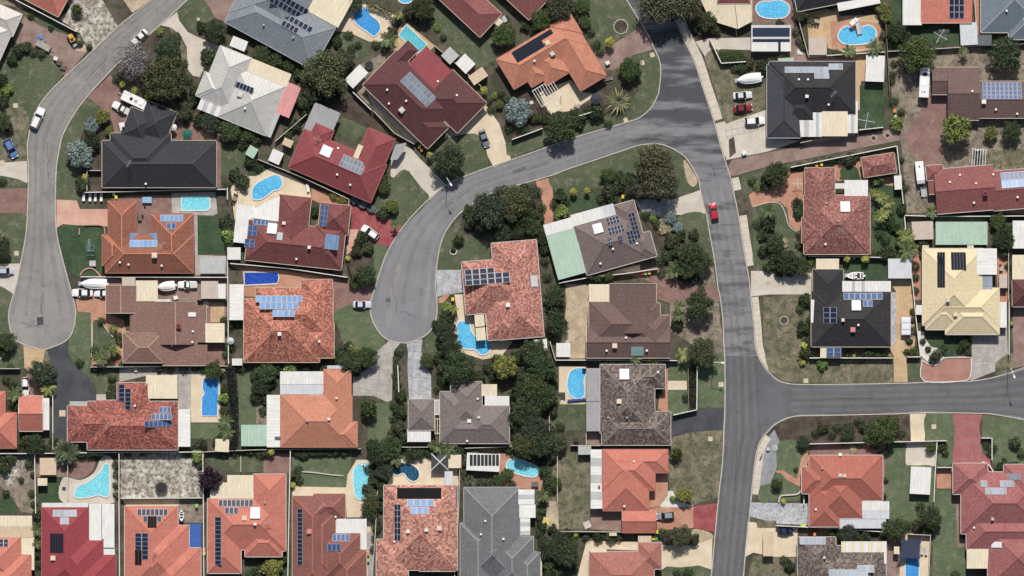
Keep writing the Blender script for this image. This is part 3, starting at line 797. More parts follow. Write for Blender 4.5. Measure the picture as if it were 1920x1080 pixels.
COLS = {'white': (.66, .655, .63), 'cream': (.66, .58, .43), 'beige': (.56, .44, .31), 'pale': (.53, .55, .57), 'grey': (.31, .31, .31), 'green': (.36, .49, .39),
        'pink': (.58, .27, .26), 'dgrey': (.12, .13, .14), 'lgrey': (.42, .43, .42), 'tan': (.48, .36, .27), 'red': (.25, .06, .068), 'blue': (.04, .11, .36), 'navy': (.02, .03, .06), 'sand': (.5, .42, .36)}
def sheet_metal(c): return metal_mat('sheet_'+c, COLS[c])
def patio(h, fr, u0, v0, u1, v1, c, z=2.55, n=0, alt=None, axis='u', dz=.12, posts=True):
    """flat sheeted roof on posts, built of side-by-side roof sheets"""
    n = max(1, n); tiltv = dz
    for i in range(n):
        a, b = i/n, (i+1)/n
        if axis == 'u': q = (u0+(u1-u0)*a, v0, u0+(u1-u0)*b, v1)
        else: q = (u0, v0+(v1-v0)*a, u1, v0+(v1-v0)*b)
        mb = MB()
        def zz(u, v): return z+tiltv*((v1-v)/(v1-v0) if axis == 'u' else (u1-u)/(u1-u0))
        cs = [(q[0], q[3]), (q[2], q[3]), (q[2], q[1]), (q[0], q[1])]
        top = [(*fr.w(*p), zz(*p)) for p in cs]; bot = [(x, y, k-.06) for x, y, k in top]
        uvs = [((p[0]*S, p[1]*S) if axis == 'u' else (p[1]*S, p[0]*S)) for p in cs]
        mb.poly(top, 0, uvs); mb.poly(list(reversed(bot)), 0, uvs)
        for k in range(4):
            j = (k+1) % 4; mb.poly([bot[k], bot[j], top[j], top[k]], 0, [(0, 0), (1, 0), (1, .1), (0, .1)])
        cc = (alt if alt and i % 2 else c)
        mb.build('patio_roof' if n == 1 else 'roof_sheet', sheet_metal(cc), h)
    if posts:
        for u in (u0+1, u1-1):
            for v in (v0+1, v1-1):
                p = fr.w(u, v); mb = MB(); mb.box(p.x-.05, p.y-.05, 0, p.x+.05, p.y+.05, z-.08); mb.build('post', M_WHITE, h)
def house(handle, label, blocks, mat, O=(0, 0), ang=0, pitch=24, eave=2.7, gut=(.5, .47, .43), ridge=None, alt=None, items=(), cat='house', name='house', wall=True, cap=.2):
    fr = Frame(O, ang); tan = math.tan(R(pitch+4)); B = []
    for i, q in enumerate(blocks):
        kind = q[0]; z0 = eave+(q[5] if len(q) > 5 else 0); f2 = fr
        if len(q) > 6 and q[6] is not None: f2 = Frame(*q[6])
        B.append(Block(f2, kind, *q[1:5], z0, tan if not kind.startswith('m') else math.tan(R(4)), not (len(q) > 7 and q[7])))
    allc = [c for b in B for c in b.c]
    cx = sum(c.x for c in allc)/len(allc); cy = sum(c.y for c in allc)/len(allc)
    h = bpy.data.objects.new(name, None); COL.objects.link(h); h.location = (cx, cy, 0)
    tag(h, label, cat)
    HOUSES.append((handle, h, B))
    # roof: upper envelope of the blocks
    mb = MB(); CAPS = []; gm = MB(); wl = MB(); sf = MB(); ga = MB()
    for i, b in enumerate(B):
        for k, pl, q in b.faces():
            polys = [q]
            for j, o in enumerate(B):
                if j == i: continue
                e = 2e-4 if j < i else -2e-4
                hs = [(a, bb, c+e) for a, bb, c in o.half]+[(p[0]-pl[0], p[1]-pl[1], p[2]-pl[2]+e) for p in o.planes]
                polys = subtract(polys, hs)
            d, n, a0 = pl[3], pl[4], pl[5]; sl = math.sqrt(1+pl[0]**2+pl[1]**2)
            for pg in polys:
                if area(pg) < 0: pg = pg[::-1]
                mb.poly([(x, y, pl[0]*x+pl[1]*y+pl[2]) for x, y in pg], 1 if alt and i in alt[0] else 0,
                        [((x-a0.x)*d.x+(y-a0.y)*d.y, ((x-a0.x)*n.x+(y-a0.y)*n.y)*sl) for x, y in pg])
            for t in range(len(q)):                                   # ridge and hip caps
                p0, p1 = q[t-1], q[t]; zp = lambda p: pl[0]*p[0]+pl[1]*p[1]+pl[2]
                for j, pm in enumerate(b.planes):
                    if j <= k: continue
                    if all(abs((pm[0]-pl[0])*p[0]+(pm[1]-pl[1])*p[1]+pm[2]-pl[2]) < 1e-3 for p in (p0, p1)):
                        cuts = []; z0_, z1_ = zp(p0), zp(p1)
                        dd = Vector((p1[0]-p0[0], p1[1]-p0[1])); L2 = dd.length_squared
                        if L2 < .04: continue
                        gx = (z1_-z0_)/L2*dd.x; gy = (z1_-z0_)/L2*dd.y; gc = z0_-gx*p0[0]-gy*p0[1]
                        for m_, o in enumerate(B):
                            if m_ != i:
                                e = .01 if m_ < i else -.01
                                cuts.append(list(o.half)+[(p[0]-gx, p[1]-gy, p[2]-gc+e) for p in o.planes])
                        for t0, t1 in cut_seg(p0, p1, cuts):
                            A = (p0[0]+dd.x*t0, p0[1]+dd.y*t0, z0_+(z1_-z0_)*t0+.02); C = (p0[0]+dd.x*t1, p0[1]+dd.y*t1, z0_+(z1_-z0_)*t1+.02)
                            cm = MB(); cm.bar(A, C, cap, .07); CAPS.append(cm)
        for (a, bb, n, eav) in b.edges:
            cuts = []
            for j, o in enumerate(B):
                if j != i:
                    e = .02 if j < i else -.02
                    cuts.append([(x, y, c+e) for x, y, c in o.half])
            dd = bb-a
            if eav:
                for t0, t1 in cut_seg(a, bb, cuts):
                    p, q2 = a+dd*t0-n*.05, a+dd*t1-n*.05
                    gm.bar((p.x, p.y, b.z0-.03), (q2.x, q2.y, b.z0-.03), .13, .13)
            elif not b.kind.startswith('m'):
                mid = (a+bb)/2
                if any(o is not b and o.h(mid.x, mid.y) for o in B): continue
                zr = b.z0+tan*dd.length/2; pk = (mid.x, mid.y, zr)
                for q2 in (a, bb): gm.bar((q2.x-n.x*.03, q2.y-n.y*.03, b.z0+.03), (mid.x-n.x*.03, mid.y-n.y*.03, zr+.03), .14, .18)
                i1, i2, i3 = a+n*.25, bb+n*.25, mid+n*.25
                ga.poly([(i1.x, i1.y, b.z0), (i2.x, i2.y, b.z0), (i3.x, i3.y, zr-.1)])
        u0, v0, u1, v1 = b.uv; k = (.42+.011*i)/S
        if u1-u0 > 3*k and v1-v0 > 3*k:
            c = [b.fr.w(u0+k, v1-k), b.fr.w(u1-k, v1-k), b.fr.w(u1-k, v0+k), b.fr.w(u0+k, v0+k)]
            if b.walls:
                for t in range(4):
                    p, q2 = c[t], c[(t+1) % 4]; zt = b.z0-.02-.004*i
                    wl.poly([(p.x, p.y, 0), (q2.x, q2.y, 0), (q2.x, q2.y, zt), (p.x, p.y, zt)])
            else:
                for p in c: wl.box(p.x-.06, p.y-.06, 0, p.x+.06, p.y+.06, b.z0-.05)
        c = [b.fr.w(u0+.4, v1-.4), b.fr.w(u1-.4, v1-.4), b.fr.w(u1-.4, v0+.4), b.fr.w(u0+.4, v0+.4)]
        sf.poly([(p.x, p.y, b.z0-.035-.006*i) for p in reversed(c)])
    ro = mb.build('roof', [mat, alt[1]] if alt else mat, h)

    if ridge is None:
        cc = tuple(mat.get('cap', (.45, .45, .45))); ridge = paint('cap_%.3f_%.3f_%.3f' % cc, tuple(x*.82 for x in cc), .9)
    for cm in CAPS: cm.build('ridge_cap', ridge, ro)
    if gm.v: gm.build('gutter', paint('gutter_%.2f_%.2f_%.2f' % gut, gut, .5, 0, .05), ro)
    if ga.v: ga.build('gable_wall', M_WALL, h)
    if wl.v: wl.build('wall', M_WALL, h)
    sf.build('soffit', M_WHITE, h)
    def top(u, v):
        p = fr.w(u, v); best = None
        for b in B:
            q = b.h(p.x, p.y)
            if q and (best is None or q[0] > best[0]): best = (q[0], b.planes[q[1]])
        return best or (eave, (0, 0, eave))
    for it in items: roof_item(h, fr, top, it)
    return h
def plane_of(top, fr, u0, v0, u1, v1):
    z, pl = top((u0+u1)/2, (v0+v1)/2)
    f = lambda x, y: pl[0]*x+pl[1]*y+pl[2]
    off = 0
    for u in (u0, u1):
        for v in (v0, v1):
            p = fr.w(u, v); off = max(off, min(.5, top(u, v)[0]-f(p.x, p.y)))
    return f, pl, 0
def roof_item(h, fr, top, it):
    k = it[0]
    if k == 'pv':                                                   # array of solar panels
        _, u0, v0, u1, v1, nu, nv, tone = it[:8]; f, pl, off = plane_of(top, fr, u0, v0, u1, v1)
        skip = it[8] if len(it) > 8 else ()
        du, dv = (u1-u0)/nu, (v1-v0)/nv; nrm = Vector((-pl[0], -pl[1], 1)).normalized()
        for i in range(nu):
            for j in range(nv):
                if (i, j) in skip: continue
                p = fr.w(u0+i*du+.25, v0+(j+1)*dv-.25); e1 = fr.U*(du-.5)*S; e2 = -fr.V*(dv-.5)*S
                M = Matrix.Identity(4)
                M.col[0] = (e1.x, e1.y, pl[0]*e1.x+pl[1]*e1.y, 0); M.col[1] = (e2.x, e2.y, pl[0]*e2.x+pl[1]*e2.y, 0)
                M.col[2] = (*(nrm*.045), 0); M.col[3] = (p.x, p.y, f(p.x, p.y)+.10, 1)
                o = bpy.data.objects.new('solar_panel', PV_MESH); COL.objects.link(o); attach(o, h)
                o.matrix_basis = M
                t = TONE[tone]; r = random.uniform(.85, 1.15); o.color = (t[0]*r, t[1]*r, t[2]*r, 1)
    elif k == 'mat':                                                # pool-heating tube mat lying on the roof
        _, u0, v0, u1, v1, n, c = it; f, pl, off = plane_of(top, fr, u0, v0, u1, v1)
        horiz = (u1-u0) > (v1-v0); m = paint('heating_mat_%s' % c, {'k': (.010, .010, .012), 'n': (.014, .019, .030)}[c], .9, 0, .1, .1)
        par = h
        for i in range(n):
            a, b = i/n, (i+.95)/n; mb = MB()
            q = (u0, v0+(v1-v0)*a, u1, v0+(v1-v0)*b) if horiz else (u0+(u1-u0)*a, v0, u0+(u1-u0)*b, v1)
            cs = [fr.w(q[0], q[3]), fr.w(q[2], q[3]), fr.w(q[2], q[1]), fr.w(q[0], q[1])]
            t_ = [(p.x, p.y, f(p.x, p.y)+.09) for p in cs]; b_ = [(x, y, z-.06) for x, y, z in t_]
            mb.poly(t_)
            for e in range(4): mb.poly([b_[e], b_[(e+1) % 4], t_[(e+1) % 4], t_[e]])
            mb.build('heating_mat', m, h)
    elif k == 'ac':                                                 # evaporative cooler on the roof
        _, u, v, s, c = it; z, pl = top(u, v); p = fr.w(u, v); r = s*S/2; a = -R(fr.ang)
        M = Matrix.Translation((p.x, p.y, z)) @ Matrix.Rotation(a, 4, 'Z')
        m = paint('cooler_'+c, {'white': (.66, .64, .6), 'cream': (.6, .5, .38), 'pink': (.5, .2, .19), 'grey': (.45, .45, .44)}[c], .6)
        mb = MB(); mb.box(-r, -r, -.4, r, r, .55, 0, M); mb.box(-r*.8, -r*.8, .55, r*.8, r*.8, .64, 0, M)
        b = mb.build('air_cooler', m, h)
        for sgn in (-1, 1): mb = MB(); mb.box(-r*.8, sgn*r-.012, .05, r*.8, sgn*r+.012, .45, 0, M); mb.build('louvre', M_STEEL, b)
    elif k == 'sky':                                                # roof window or hot-water collector
        _, u0, v0, u1, v1, c = it; f, pl, off = plane_of(top, fr, u0, v0, u1, v1); mb = MB()
        m = paint('skylight_'+c, {'white': (.68, .68, .66), 'grey': (.5, .51, .5), 'cream': (.66, .58, .42), 'green': (.2, .33, .32), 'pink': (.5, .3, .28)}[c], .3)
        for g, dz, mi in ((0, .16, 0), (.9, .19, 1)):
            cs = [fr.w(u0+g, v1-g), fr.w(u1-g, v1-g), fr.w(u1-g, v0+g), fr.w(u0+g, v0+g)]
            t_ = [(p.x, p.y, f(p.x, p.y)+dz) for p in cs]; b_ = [(x, y, z-.2) for x, y, z in t_]
            mb.poly(t_, mi)
            for e in range(4): mb.poly([b_[e], b_[(e+1) % 4], t_[(e+1) % 4], t_[e]], mi)
        mb.build('skylight', [M_ALU, m], h)
    elif k == 'hw':                                                 # solar hot water: two collectors under a tank
        _, u0, v0, u1, v1, c = it; roof_item(h, fr, top, ('sky', u0, v0, u1, v1-3, c)); f, pl, off = plane_of(top, fr, u0, v0, u1, v1)
        a, b = fr.w(u0, v1-1.5), fr.w(u1, v1-1.5); mb = MB(); n = 8; d = (b-a).normalized(); nn = Vector((-d.y, d.x))
        for e in range(n):
            t0, t1 = 2*math.pi*e/n, 2*math.pi*(e+1)/n; r = .26
            def q(p, t): return (p.x+nn.x*r*math.cos(t), p.y+nn.y*r*math.cos(t), f(p.x, p.y)+.35+r*math.sin(t))
            mb.poly([q(a, t0), q(b, t0), q(b, t1), q(a, t1)])
        mb.poly([q(a, 2*math.pi*e/n) for e in range(n)]); mb.poly([q(b, 2*math.pi*e/n) for e in reversed(range(n))])
        mb.build('water_tank', M_WHITE, h)
    elif k == 'vent':
        _, u, v = it[:3]; z, pl = top(u, v); p = fr.w(u, v); mb = MB(); mb.cyl((p.x, p.y), .16, z-.2, z+.35, 8); mb.cyl((p.x, p.y), .26, z+.35, z+.5, 8)
        mb.build('roof_vent', M_WHITE if len(it) < 4 else M_STEEL, h)
    elif k == 'ant':
        _, u, v = it[:3]; z, pl = top(u, v); p = fr.w(u, v); mb = MB(); mb.cyl((p.x, p.y), .035, z-.1, z+2.2, 5)
        a = random.uniform(0, 3); d = Vector((math.cos(a), math.sin(a), 0)); e = Vector((-d.y, d.x, 0)); c = Vector((p.x, p.y, z+2.1))
        mb.bar(c-d*.9, c+d*.9, .05, .05)
        for t in (-.8, -.4, 0, .4, .8): mb.bar(c+d*t-e*(.55-.2*abs(t)), c+d*t+e*(.55-.2*abs(t)), .04, .04)
        mb.build('antenna', M_STEEL, h)
    elif k == 'pat': patio(h, fr, *it[1:6], **(it[6] if len(it) > 6 else {}))
    elif k == 'perg':                                               # open pergola of beams
        _, u0, v0, u1, v1, n, c = it; m = paint('timber_'+c, COLS[c], .7); mb = MB(); z = 2.6
        for v in (v0, v1): a, b = fr.w(u0, v), fr.w(u1, v); mb.bar((a.x, a.y, z), (b.x, b.y, z), .12, .18)
        for u in (u0, u1):
            for v in (v0, v1): p = fr.w(u, v); mb.box(p.x-.06, p.y-.06, 0, p.x+.06, p.y+.06, z-.1)
        mb.build('pergola_frame', m, h)
        for i in range(n):
            u = u0+(u1-u0)*i/(n-1); a, b = fr.w(u, v0-1.5), fr.w(u, v1+1.5); mb = MB(); mb.bar((a.x, a.y, z+.14), (b.x, b.y, z+.14), .11, .12)
            mb.build('rafter', m, h)
    elif k == 'chim':
        _, u, v, s, c = it; z, pl = top(u, v); p = fr.w(u, v); r = s*S/2; mb = MB()
        M = Matrix.Translation((p.x, p.y, z)) @ Matrix.Rotation(-R(fr.ang), 4, 'Z'); mb.box(-r, -r, -.5, r, r, .9, 0, M)
        mb.box(-r*.55, -r*.55, .9, r*.55, r*.55, .98, 1, M); mb.build('chimney', [paint('chimney_'+c, COLS[c], .9), M_BLACK], h)
# roof coverings
T_ = {
 'orange': tile_mat('orange_tiles', (.55, .205, .115), (.60, .25, .15), .5, None, mortar=.75),
 'coral': tile_mat('coral_tiles', (.56, .17, .115), (.60, .20, .14), .5, None, mortar=.8),
 'redorange': tile_mat('red_orange_tiles', (.43, .125, .085), (.49, .16, .11), .5, (.34, .09, .07), mortar=.7),
 'rust': tile_mat('rust_tiles', (.30, .105, .062), (.39, .145, .085), .5, (.17, .062, .048), mortar=.6),
 'blueink': tile_mat('blue_charcoal_tiles', (.058, .063, .078), (.075, .08, .094), .5, (.045, .048, .06), mortar=.7),
 'brown': tile_mat('brown_tiles', (.25, .135, .105), (.33, .19, .15), .5, (.18, .10, .08), mortar=.5),
 'umber': tile_mat('umber_tiles', (.16, .098, .088), (.21, .135, .12), .5, (.11, .07, .065), mortar=.55),
 'plum': tile_mat('plum_tiles', (.118, .040, .044), (.16, .06, .062), .5, (.09, .035, .04), mortar=.55),
 'darkred': tile_mat('dark_red_tiles', (.20, .055, .055), (.28, .10, .09), .5, (.15, .035, .038), mortar=.5),
 'speck': tile_mat('mottled_orange_tiles', (.52, .18, .11), (.20, .07, .055), .42, None, .38, .40, .55, 0.45),
 'speck2': tile_mat('mottled_red_tiles', (.40, .115, .08), (.16, .05, .045), .42, (.14, .055, .05), .37, .40, .5, 0.42),
 'speck3': tile_mat('mottled_salmon_tiles', (.56, .25, .18), (.26, .10, .075), .45, None, .5, .5, .55, 0.42),
 'speck4': tile_mat('mottled_pink_tiles', (.52, .22, .165), (.24, .085, .07), .42, None, .38, .40, .55, 0.42),
 'speck5': tile_mat('mottled_brown_red_tiles', (.33, .13, .105), (.17, .065, .06), .45, None, .38, .40, .6, 0.45),
 'taupe': tile_mat('taupe_tiles', (.19, .14, .13), (.26, .20, .185), .5, (.14, .105, .10), mortar=.5),
 'grid': tile_mat('grey_brown_tiles', (.19, .148, .128), (.075, .056, .052), .5, (.065, .05, .046), .46, .46, .4, .42),
 'greybrown': tile_mat('weathered_grey_tiles', (.20, .165, .155), (.27, .225, .21), .5, (.15, .125, .12), mortar=.5),
 'charcoal': tile_mat('charcoal_tiles', (.036, .038, .047), (.056, .058, .068), .5, (.028, .029, .036), mortar=.6),
 'ink': tile_mat('weathered_charcoal_tiles', (.030, .030, .036), (.048, .046, .05), .5, (.075, .055, .05), mortar=.6),
 'slate': tile_mat('slate_grey_tiles', (.155, .16, .168), (.20, .205, .212), .5, None, mortar=.75),
 'bluegrey': tile_mat('blue_grey_tiles', (.20, .235, .265), (.26, .295, .32), .5, (.17, .20, .22), .35, .5, .75),
 'rose': tile_mat('rose_red_tiles', (.34, .105, .105), (.44, .17, .16), .5, None, mortar=.6),
 'brick': tile_mat('brick_red_tiles', (.40, .14, .105), (.47, .19, .145), .5, None, .3, .55, .35),
 'maroon': tile_mat('maroon_tiles', (.27, .085, .08), (.34, .12, .11), .5, None, mortar=.55),
 'oldred': tile_mat('weathered_red_tiles', (.25, .085, .07), (.31, .12, .095), .5, (.155, .075, .065), mortar=.65),
 'crimson': tile_mat('crimson_tiles', (.31, .040, .056), (.35, .058, .07), .5, (.26, .035, .045), mortar=.75),
 'redmetal': tile_mat('red_tiles', (.27, .050, .058), (.33, .078, .084), .5, (.21, .045, .05), mortar=.7),
 'white': metal_mat('white_roof_steel', (.44, .435, .41), .76), 'paleroof': metal_mat('pale_roof_steel', (.50, .47, .44), .76),
 'cream': tile_mat('cream_tiles', (.72, .59, .35), (.76, .63, .385), .5, (.66, .53, .31), mortar=.88),
 'blueslate': metal_mat('blue_grey_roof_steel', (.165, .20, .235), .76),
}
# survey of the houses: roof blocks (kind, x0, y0, x1, y1), covering, and what stands on the roof
W_ = (.48, .46, .43); DK = (.10, .09, .09); RD = (.27, .11, .09); CR = (.44, .38, .29)
house('corner orange house', 'orange hipped roof cut off by the top left corner of the picture', [('h', -150, -120, 0, 0)], T_['coral'], (111, 33), 27.6, gut=CR)
house('pale left house', 'pale off white metal roofed house at the upper left edge', [('h', -130, 0, 0, 46), ('h', -140, 30, -4, 112)], T_['paleroof'], (44, 28), 24, 20, gut=W_)
house('charcoal caravan house', 'charcoal tiled house with angled garage wing beside the white caravan', [('h', 193, 264, 407, 352), ('h', 208, 250, 322, 344), ('h', 0, 0, 60, 66, 0, ((278, 189), 22)), ('h', -24, 22, 30, 80, -.05, ((278, 189), 22))], T_['charcoal'], gut=CR, ridge=paint('charcoal_cap', (.05, .05, .055), .8),
  items=[('ant', 245, 308), ('vent', 275, 345), ('ac', 232, 236, 6, 'white')])
house('white steel house', 'off white steel roofed house with pink patio and cream veranda', [('h', 46, 26, 142, 125), ('h', 0, 0, 64, 104), ('h', -8, 56, 60, 104)], T_['white'], (414, 86), 22, 18, gut=W_,
  items=[('pv', 42, 50, 90, 62, 7, 1, 'n'), ('pat', 64, 0, 144, 26, 'cream', dict(z=2.7, n=3)), ('pat', 142, 16, 170, 78, 'pink', dict(z=2.6)), ('pat', 142, 78, 152, 125, 'lgrey', dict(z=2.5)), ('ac', 70, 72, 9, 'grey'), ('pat', 4, 104, 46, 126, 'white', dict(n=5, alt='lgrey', z=2.5)), ('pat', 16, -26, 46, -6, 'white', dict(z=2.4)), ('vent', 88, 92)])
house('blue grey house', 'blue grey tiled house with large black solar array near the top', [('h', -188, -90, 0, 0), ('h', -190, -170, -60, -20), ('h', -188, -34, -60, 0)], T_['bluegrey'], (587, 132), 28.6, 20, gut=(.3, .33, .36), ridge=paint('bluegrey_cap', (.24, .27, .3), .8),
  items=[('pat', -62, -150, 4, -92, 'cream', dict(z=2.8)), ('pv', -122, -96, -42, -84, 9, 1, 'n'), ('pv', -132, -84, -42, -72, 10, 1, 'n'), ('pv', -112, -70, -36, -58, 8, 1, 'n'), ('pv', -92, -56, -58, -44, 4, 1, 'n'), ('vent', -60, -36, 1), ('vent', -120, -30, 1)])
house('plum tiled house', 'dark plum tiled house with pale panel array beside the turquoise pool', [('h', 0, -91, 157, 0), ('h', 80, -57, 171, 0), ('h', 100, -139, 190, -60), ('h', 2, -120, 30, -50)], T_['plum'], (680, 160), 44.5, 24, gut=CR,
  items=[('pv', 46, -80, 116, -54, 8, 2, 'g'), ('pat', 34, -136, 102, -88, 'red', dict(z=2.9)), ('ac', 86, -18, 10, 'grey'), ('vent', 40, -26), ('vent', 80, -36), ('vent', 96, -104), ('vent', 140, -110), ('mat', 60, -100, 70, -92, 1, 'k'), ('mat', 76, -110, 84, -94, 1, 'k'), ('mat', 88, -110, 96, -94, 1, 'k'), ('pat', 160, -84, 188, -60, 'white', dict(z=2.2)), ('pat', -31, -24, -8, 17, 'white', dict(z=2.3, n=2)), ('vent', 60, -10)])
house('maroon house', 'maroon tiled roof with cream sail at the top edge beside the big lawn', [('h', -170, -60, 0, 0), ('h', -120, -150, 45, -86), ('h', -150, -130, -60, -20)], T_['maroon'], (900, 71), 43, 24, gut=CR,
  items=[('pat', -4, -52, 12, -38, 'cream', dict(z=2.4))])
house('salmon house', 'salmon orange tiled house with black heating mats and white pergola', [('h', 0, 0, 162, 66), ('h', 105, 0, 162, 133), ('h', 56, 30, 106, 92), ('h', 30, 20, 70, 80), ('h', 118, -2, 164, 42)], T_['orange'], (930, 112), -31, 22, gut=RD,
  items=[('mat', 31, 4, 91, 27, 4, 'n'), ('mat', 91, 4, 117, 14, 2, 'n'), ('ac', 98, 24, 9, 'cream'), ('ac', 95, 46, 8, 'grey'), ('perg', 28, 86, 70, 120, 9, 'white'), ('pat', 36, 122, 60, 142, 'cream', dict(z=2.5)), ('vent', 60, 40)])
house('deep red house', 'deep red tiled house with grey patio between two curving lawns', [('h', 0, -78, 168, 0), ('h', 109, -128, 164, -20), ('h', 14, -98, 52, -40)], T_['redmetal'], (541, 314), 23.4, 21, gut=RD,
  items=[('pv', 86, -64, 132, -40, 6, 2, 'g'), ('hw', 44, -66, 64, -46, 'white'), ('pat', -2, -132, 50, -76, 'grey', dict(n=3, z=2.7)), ('pat', 104, -92, 114, -66, 'cream', dict(posts=False, z=3.4)), ('vent', 72, -70), ('vent', 90, -24), ('ant', 30, -70), ('vent', 120, -16)])
house('rust house', 'rust orange tiled house with bright panels beside the rectangular lap pool', [('h', 199, 440, 364, 512), ('h', 204, 377, 257, 500), ('h', 284, 401, 364, 511), ('h', 193, 440, 232, 498)], T_['rust'], gut=RD, ridge=paint('rust_cap', (.50, .20, .11), .8),
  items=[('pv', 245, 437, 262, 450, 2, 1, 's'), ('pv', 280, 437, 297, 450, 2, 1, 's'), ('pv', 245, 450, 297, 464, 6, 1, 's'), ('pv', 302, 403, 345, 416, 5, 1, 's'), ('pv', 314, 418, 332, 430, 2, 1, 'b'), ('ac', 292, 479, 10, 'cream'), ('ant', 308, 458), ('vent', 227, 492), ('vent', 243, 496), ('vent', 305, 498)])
house('brown gable house', 'brown tiled gabled house with cream carports beside the round turning circle', [('y', 292, 566, 370, 646), ('y', 200, 536, 257, 587, 0, None, True), ('mx', 245, 566, 296, 624, -.2), ('h', 232, 622, 308, 680), ('mx', 306, 646, 390, 685, -.3), ('mr', 366, 572, 388, 642, -.3)], T_['brown'], gut=CR, ridge=paint('brown_cap', (.36, .25, .2), .8), pitch=17,
  items=[('pat', 256, 526, 297, 565, 'cream', dict(z=2.6)), ('pat', 386, 606, 422, 642, 'cream', dict(z=2.5, n=2, axis='v')), ('pat', 246, 588, 261, 622, 'grey', dict(z=2.4)), ('pat', 296, 561, 322, 577, 'pale', dict(z=2.5)), ('pat', 230, 520, 255, 536, 'sand', dict(z=2.3)), ('sky', 354, 585, 369, 594, 'white'), ('chim', 337, 611, 9, 'red'), ('vent', 363, 621), ('vent', 362, 641), ('vent', 324, 648)])
house('dark red house', 'dark red tiled house with a white patio beside the kidney pool', [('h', -176, -76, 2, 0), ('h', -124, -129, -64, -20), ('h', -46, -122, 11, -66), ('h', -50, -80, 6, 0)], T_['darkred'], (635, 506), 6, 24, gut=CR,
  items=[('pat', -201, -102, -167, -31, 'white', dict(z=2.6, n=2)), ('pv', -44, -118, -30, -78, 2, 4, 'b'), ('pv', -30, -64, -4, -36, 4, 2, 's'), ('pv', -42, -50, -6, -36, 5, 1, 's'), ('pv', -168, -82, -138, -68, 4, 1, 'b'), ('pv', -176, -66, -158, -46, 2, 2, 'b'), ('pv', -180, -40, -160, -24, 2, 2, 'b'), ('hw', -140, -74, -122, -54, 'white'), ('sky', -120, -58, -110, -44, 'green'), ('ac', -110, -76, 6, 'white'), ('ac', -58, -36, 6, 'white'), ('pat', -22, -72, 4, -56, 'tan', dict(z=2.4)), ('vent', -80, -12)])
house('mottled tile house', 'mottled orange tiled house with stepped pale blue solar array', [('h', 458, 560, 600, 679), ('h', 566, 524, 624, 612), ('h', 560, 604, 627, 671), ('h', 480, 540, 625, 640)], T_['speck'], pitch=23, gut=CR,
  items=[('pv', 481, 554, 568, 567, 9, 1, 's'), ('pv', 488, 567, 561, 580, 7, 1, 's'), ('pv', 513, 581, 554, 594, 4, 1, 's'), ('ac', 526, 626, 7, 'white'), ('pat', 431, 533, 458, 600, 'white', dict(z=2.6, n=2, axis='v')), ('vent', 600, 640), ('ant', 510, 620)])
house('orange court house', 'bright orange tiled house with white patios below the central turning circle', [('h', 527, 740, 661, 838), ('h', 607, 692, 659, 800), ('h', 600, 790, 671, 838), ('h', 527, 740, 580, 800)], T_['orange'], pitch=20, gut=RD,
  items=[('pat', 526, 696, 607, 720, 'white', dict(z=2.9, n=3)), ('pat', 526, 720, 607, 741, 'pale', dict(z=2.7, n=3)), ('pat', 501, 740, 527, 838, 'white', dict(z=2.6, n=3, axis='v')), ('pat', 453, 796, 501, 836, 'green', dict(z=2.5, n=2)), ('pat', 614, 685, 652, 693, 'pale', dict(z=2.4)), ('pat', 580, 740, 607, 748, 'pale', dict(z=2.65, posts=False)), ('ac', 618, 785, 5, 'white'), ('ac', 632, 746, 4, 'cream'), ('vent', 578, 788, 1), ('pat', 516, 818, 527, 824, 'dgrey', dict(z=2.8, posts=False))])
house('mottled red house', 'mottled red tiled house with cream patio and blue lap pool to its right', [('h', 165, 752, 335, 843), ('h', 128, 760, 230, 828), ('h', 221, 717, 281, 810), ('h', 290, 760, 335, 843), ('h', 182, 750, 260, 800)], T_['speck2'], pitch=20, gut=W_,
  items=[('pv', 224, 720, 248, 752, 2, 4, 'n', ((1, 0),)), ('pv', 236, 752, 248, 767, 1, 2, 'n'), ('pv', 300, 762, 322, 774, 3, 1, 'b'), ('pv', 286, 775, 324, 787, 5, 1, 'b'), ('pv', 274, 788, 322, 800, 6, 1, 'b'), ('pat', 275, 703, 334, 747, 'cream', dict(z=2.8)), ('pat', 327, 767, 358, 837, 'white', dict(z=2.5, n=8, axis='v')), ('pat', 132, 752, 182, 761, 'lgrey', dict(z=2.3)), ('pat', 182, 739, 200, 752, 'sand', dict(z=2.3)), ('ant', 205, 796), ('vent', 255, 760)])
house('left edge coral house', 'coral tiled roof with separate garage at the left edge below the turning circle', [('h', -90, 733, 12, 800), ('h', -60, 773, 33, 840), ('h', -40, 740, 12, 838)], T_['coral'], gut=RD)
house('coral garage', 'small coral tiled garage with white side veranda near the left edge', [('x', 38, 742, 82, 808)], T_['coral'], gut=W_, cat='garage', name='garage', items=[('pat', 82, 746, 94, 806, 'white', dict(z=2.4))])
house('cream wrapped house', 'orange hipped roof wrapped by cream patios in the bottom left corner', [('h', -120, 1006, 41, 1100), ('h', -120, 1040, 60, 1120)], T_['coral'], gut=RD,
  items=[('pat', -10, 966, 62, 986, 'cream', dict(z=2.9, n=3)), ('pat', -10, 986, 64, 1007, 'beige', dict(z=2.75, n=3)), ('pat', 40, 1006, 66, 1068, 'cream', dict(z=2.6, n=4, axis='v')), ('pat', 22, 1060, 44, 1074, 'cream', dict(z=3.0, posts=False)), ('pv', 0, 1010, 18, 1024, 2, 2, 'n'), ('ac', 0, 1066, 6, 'grey')])
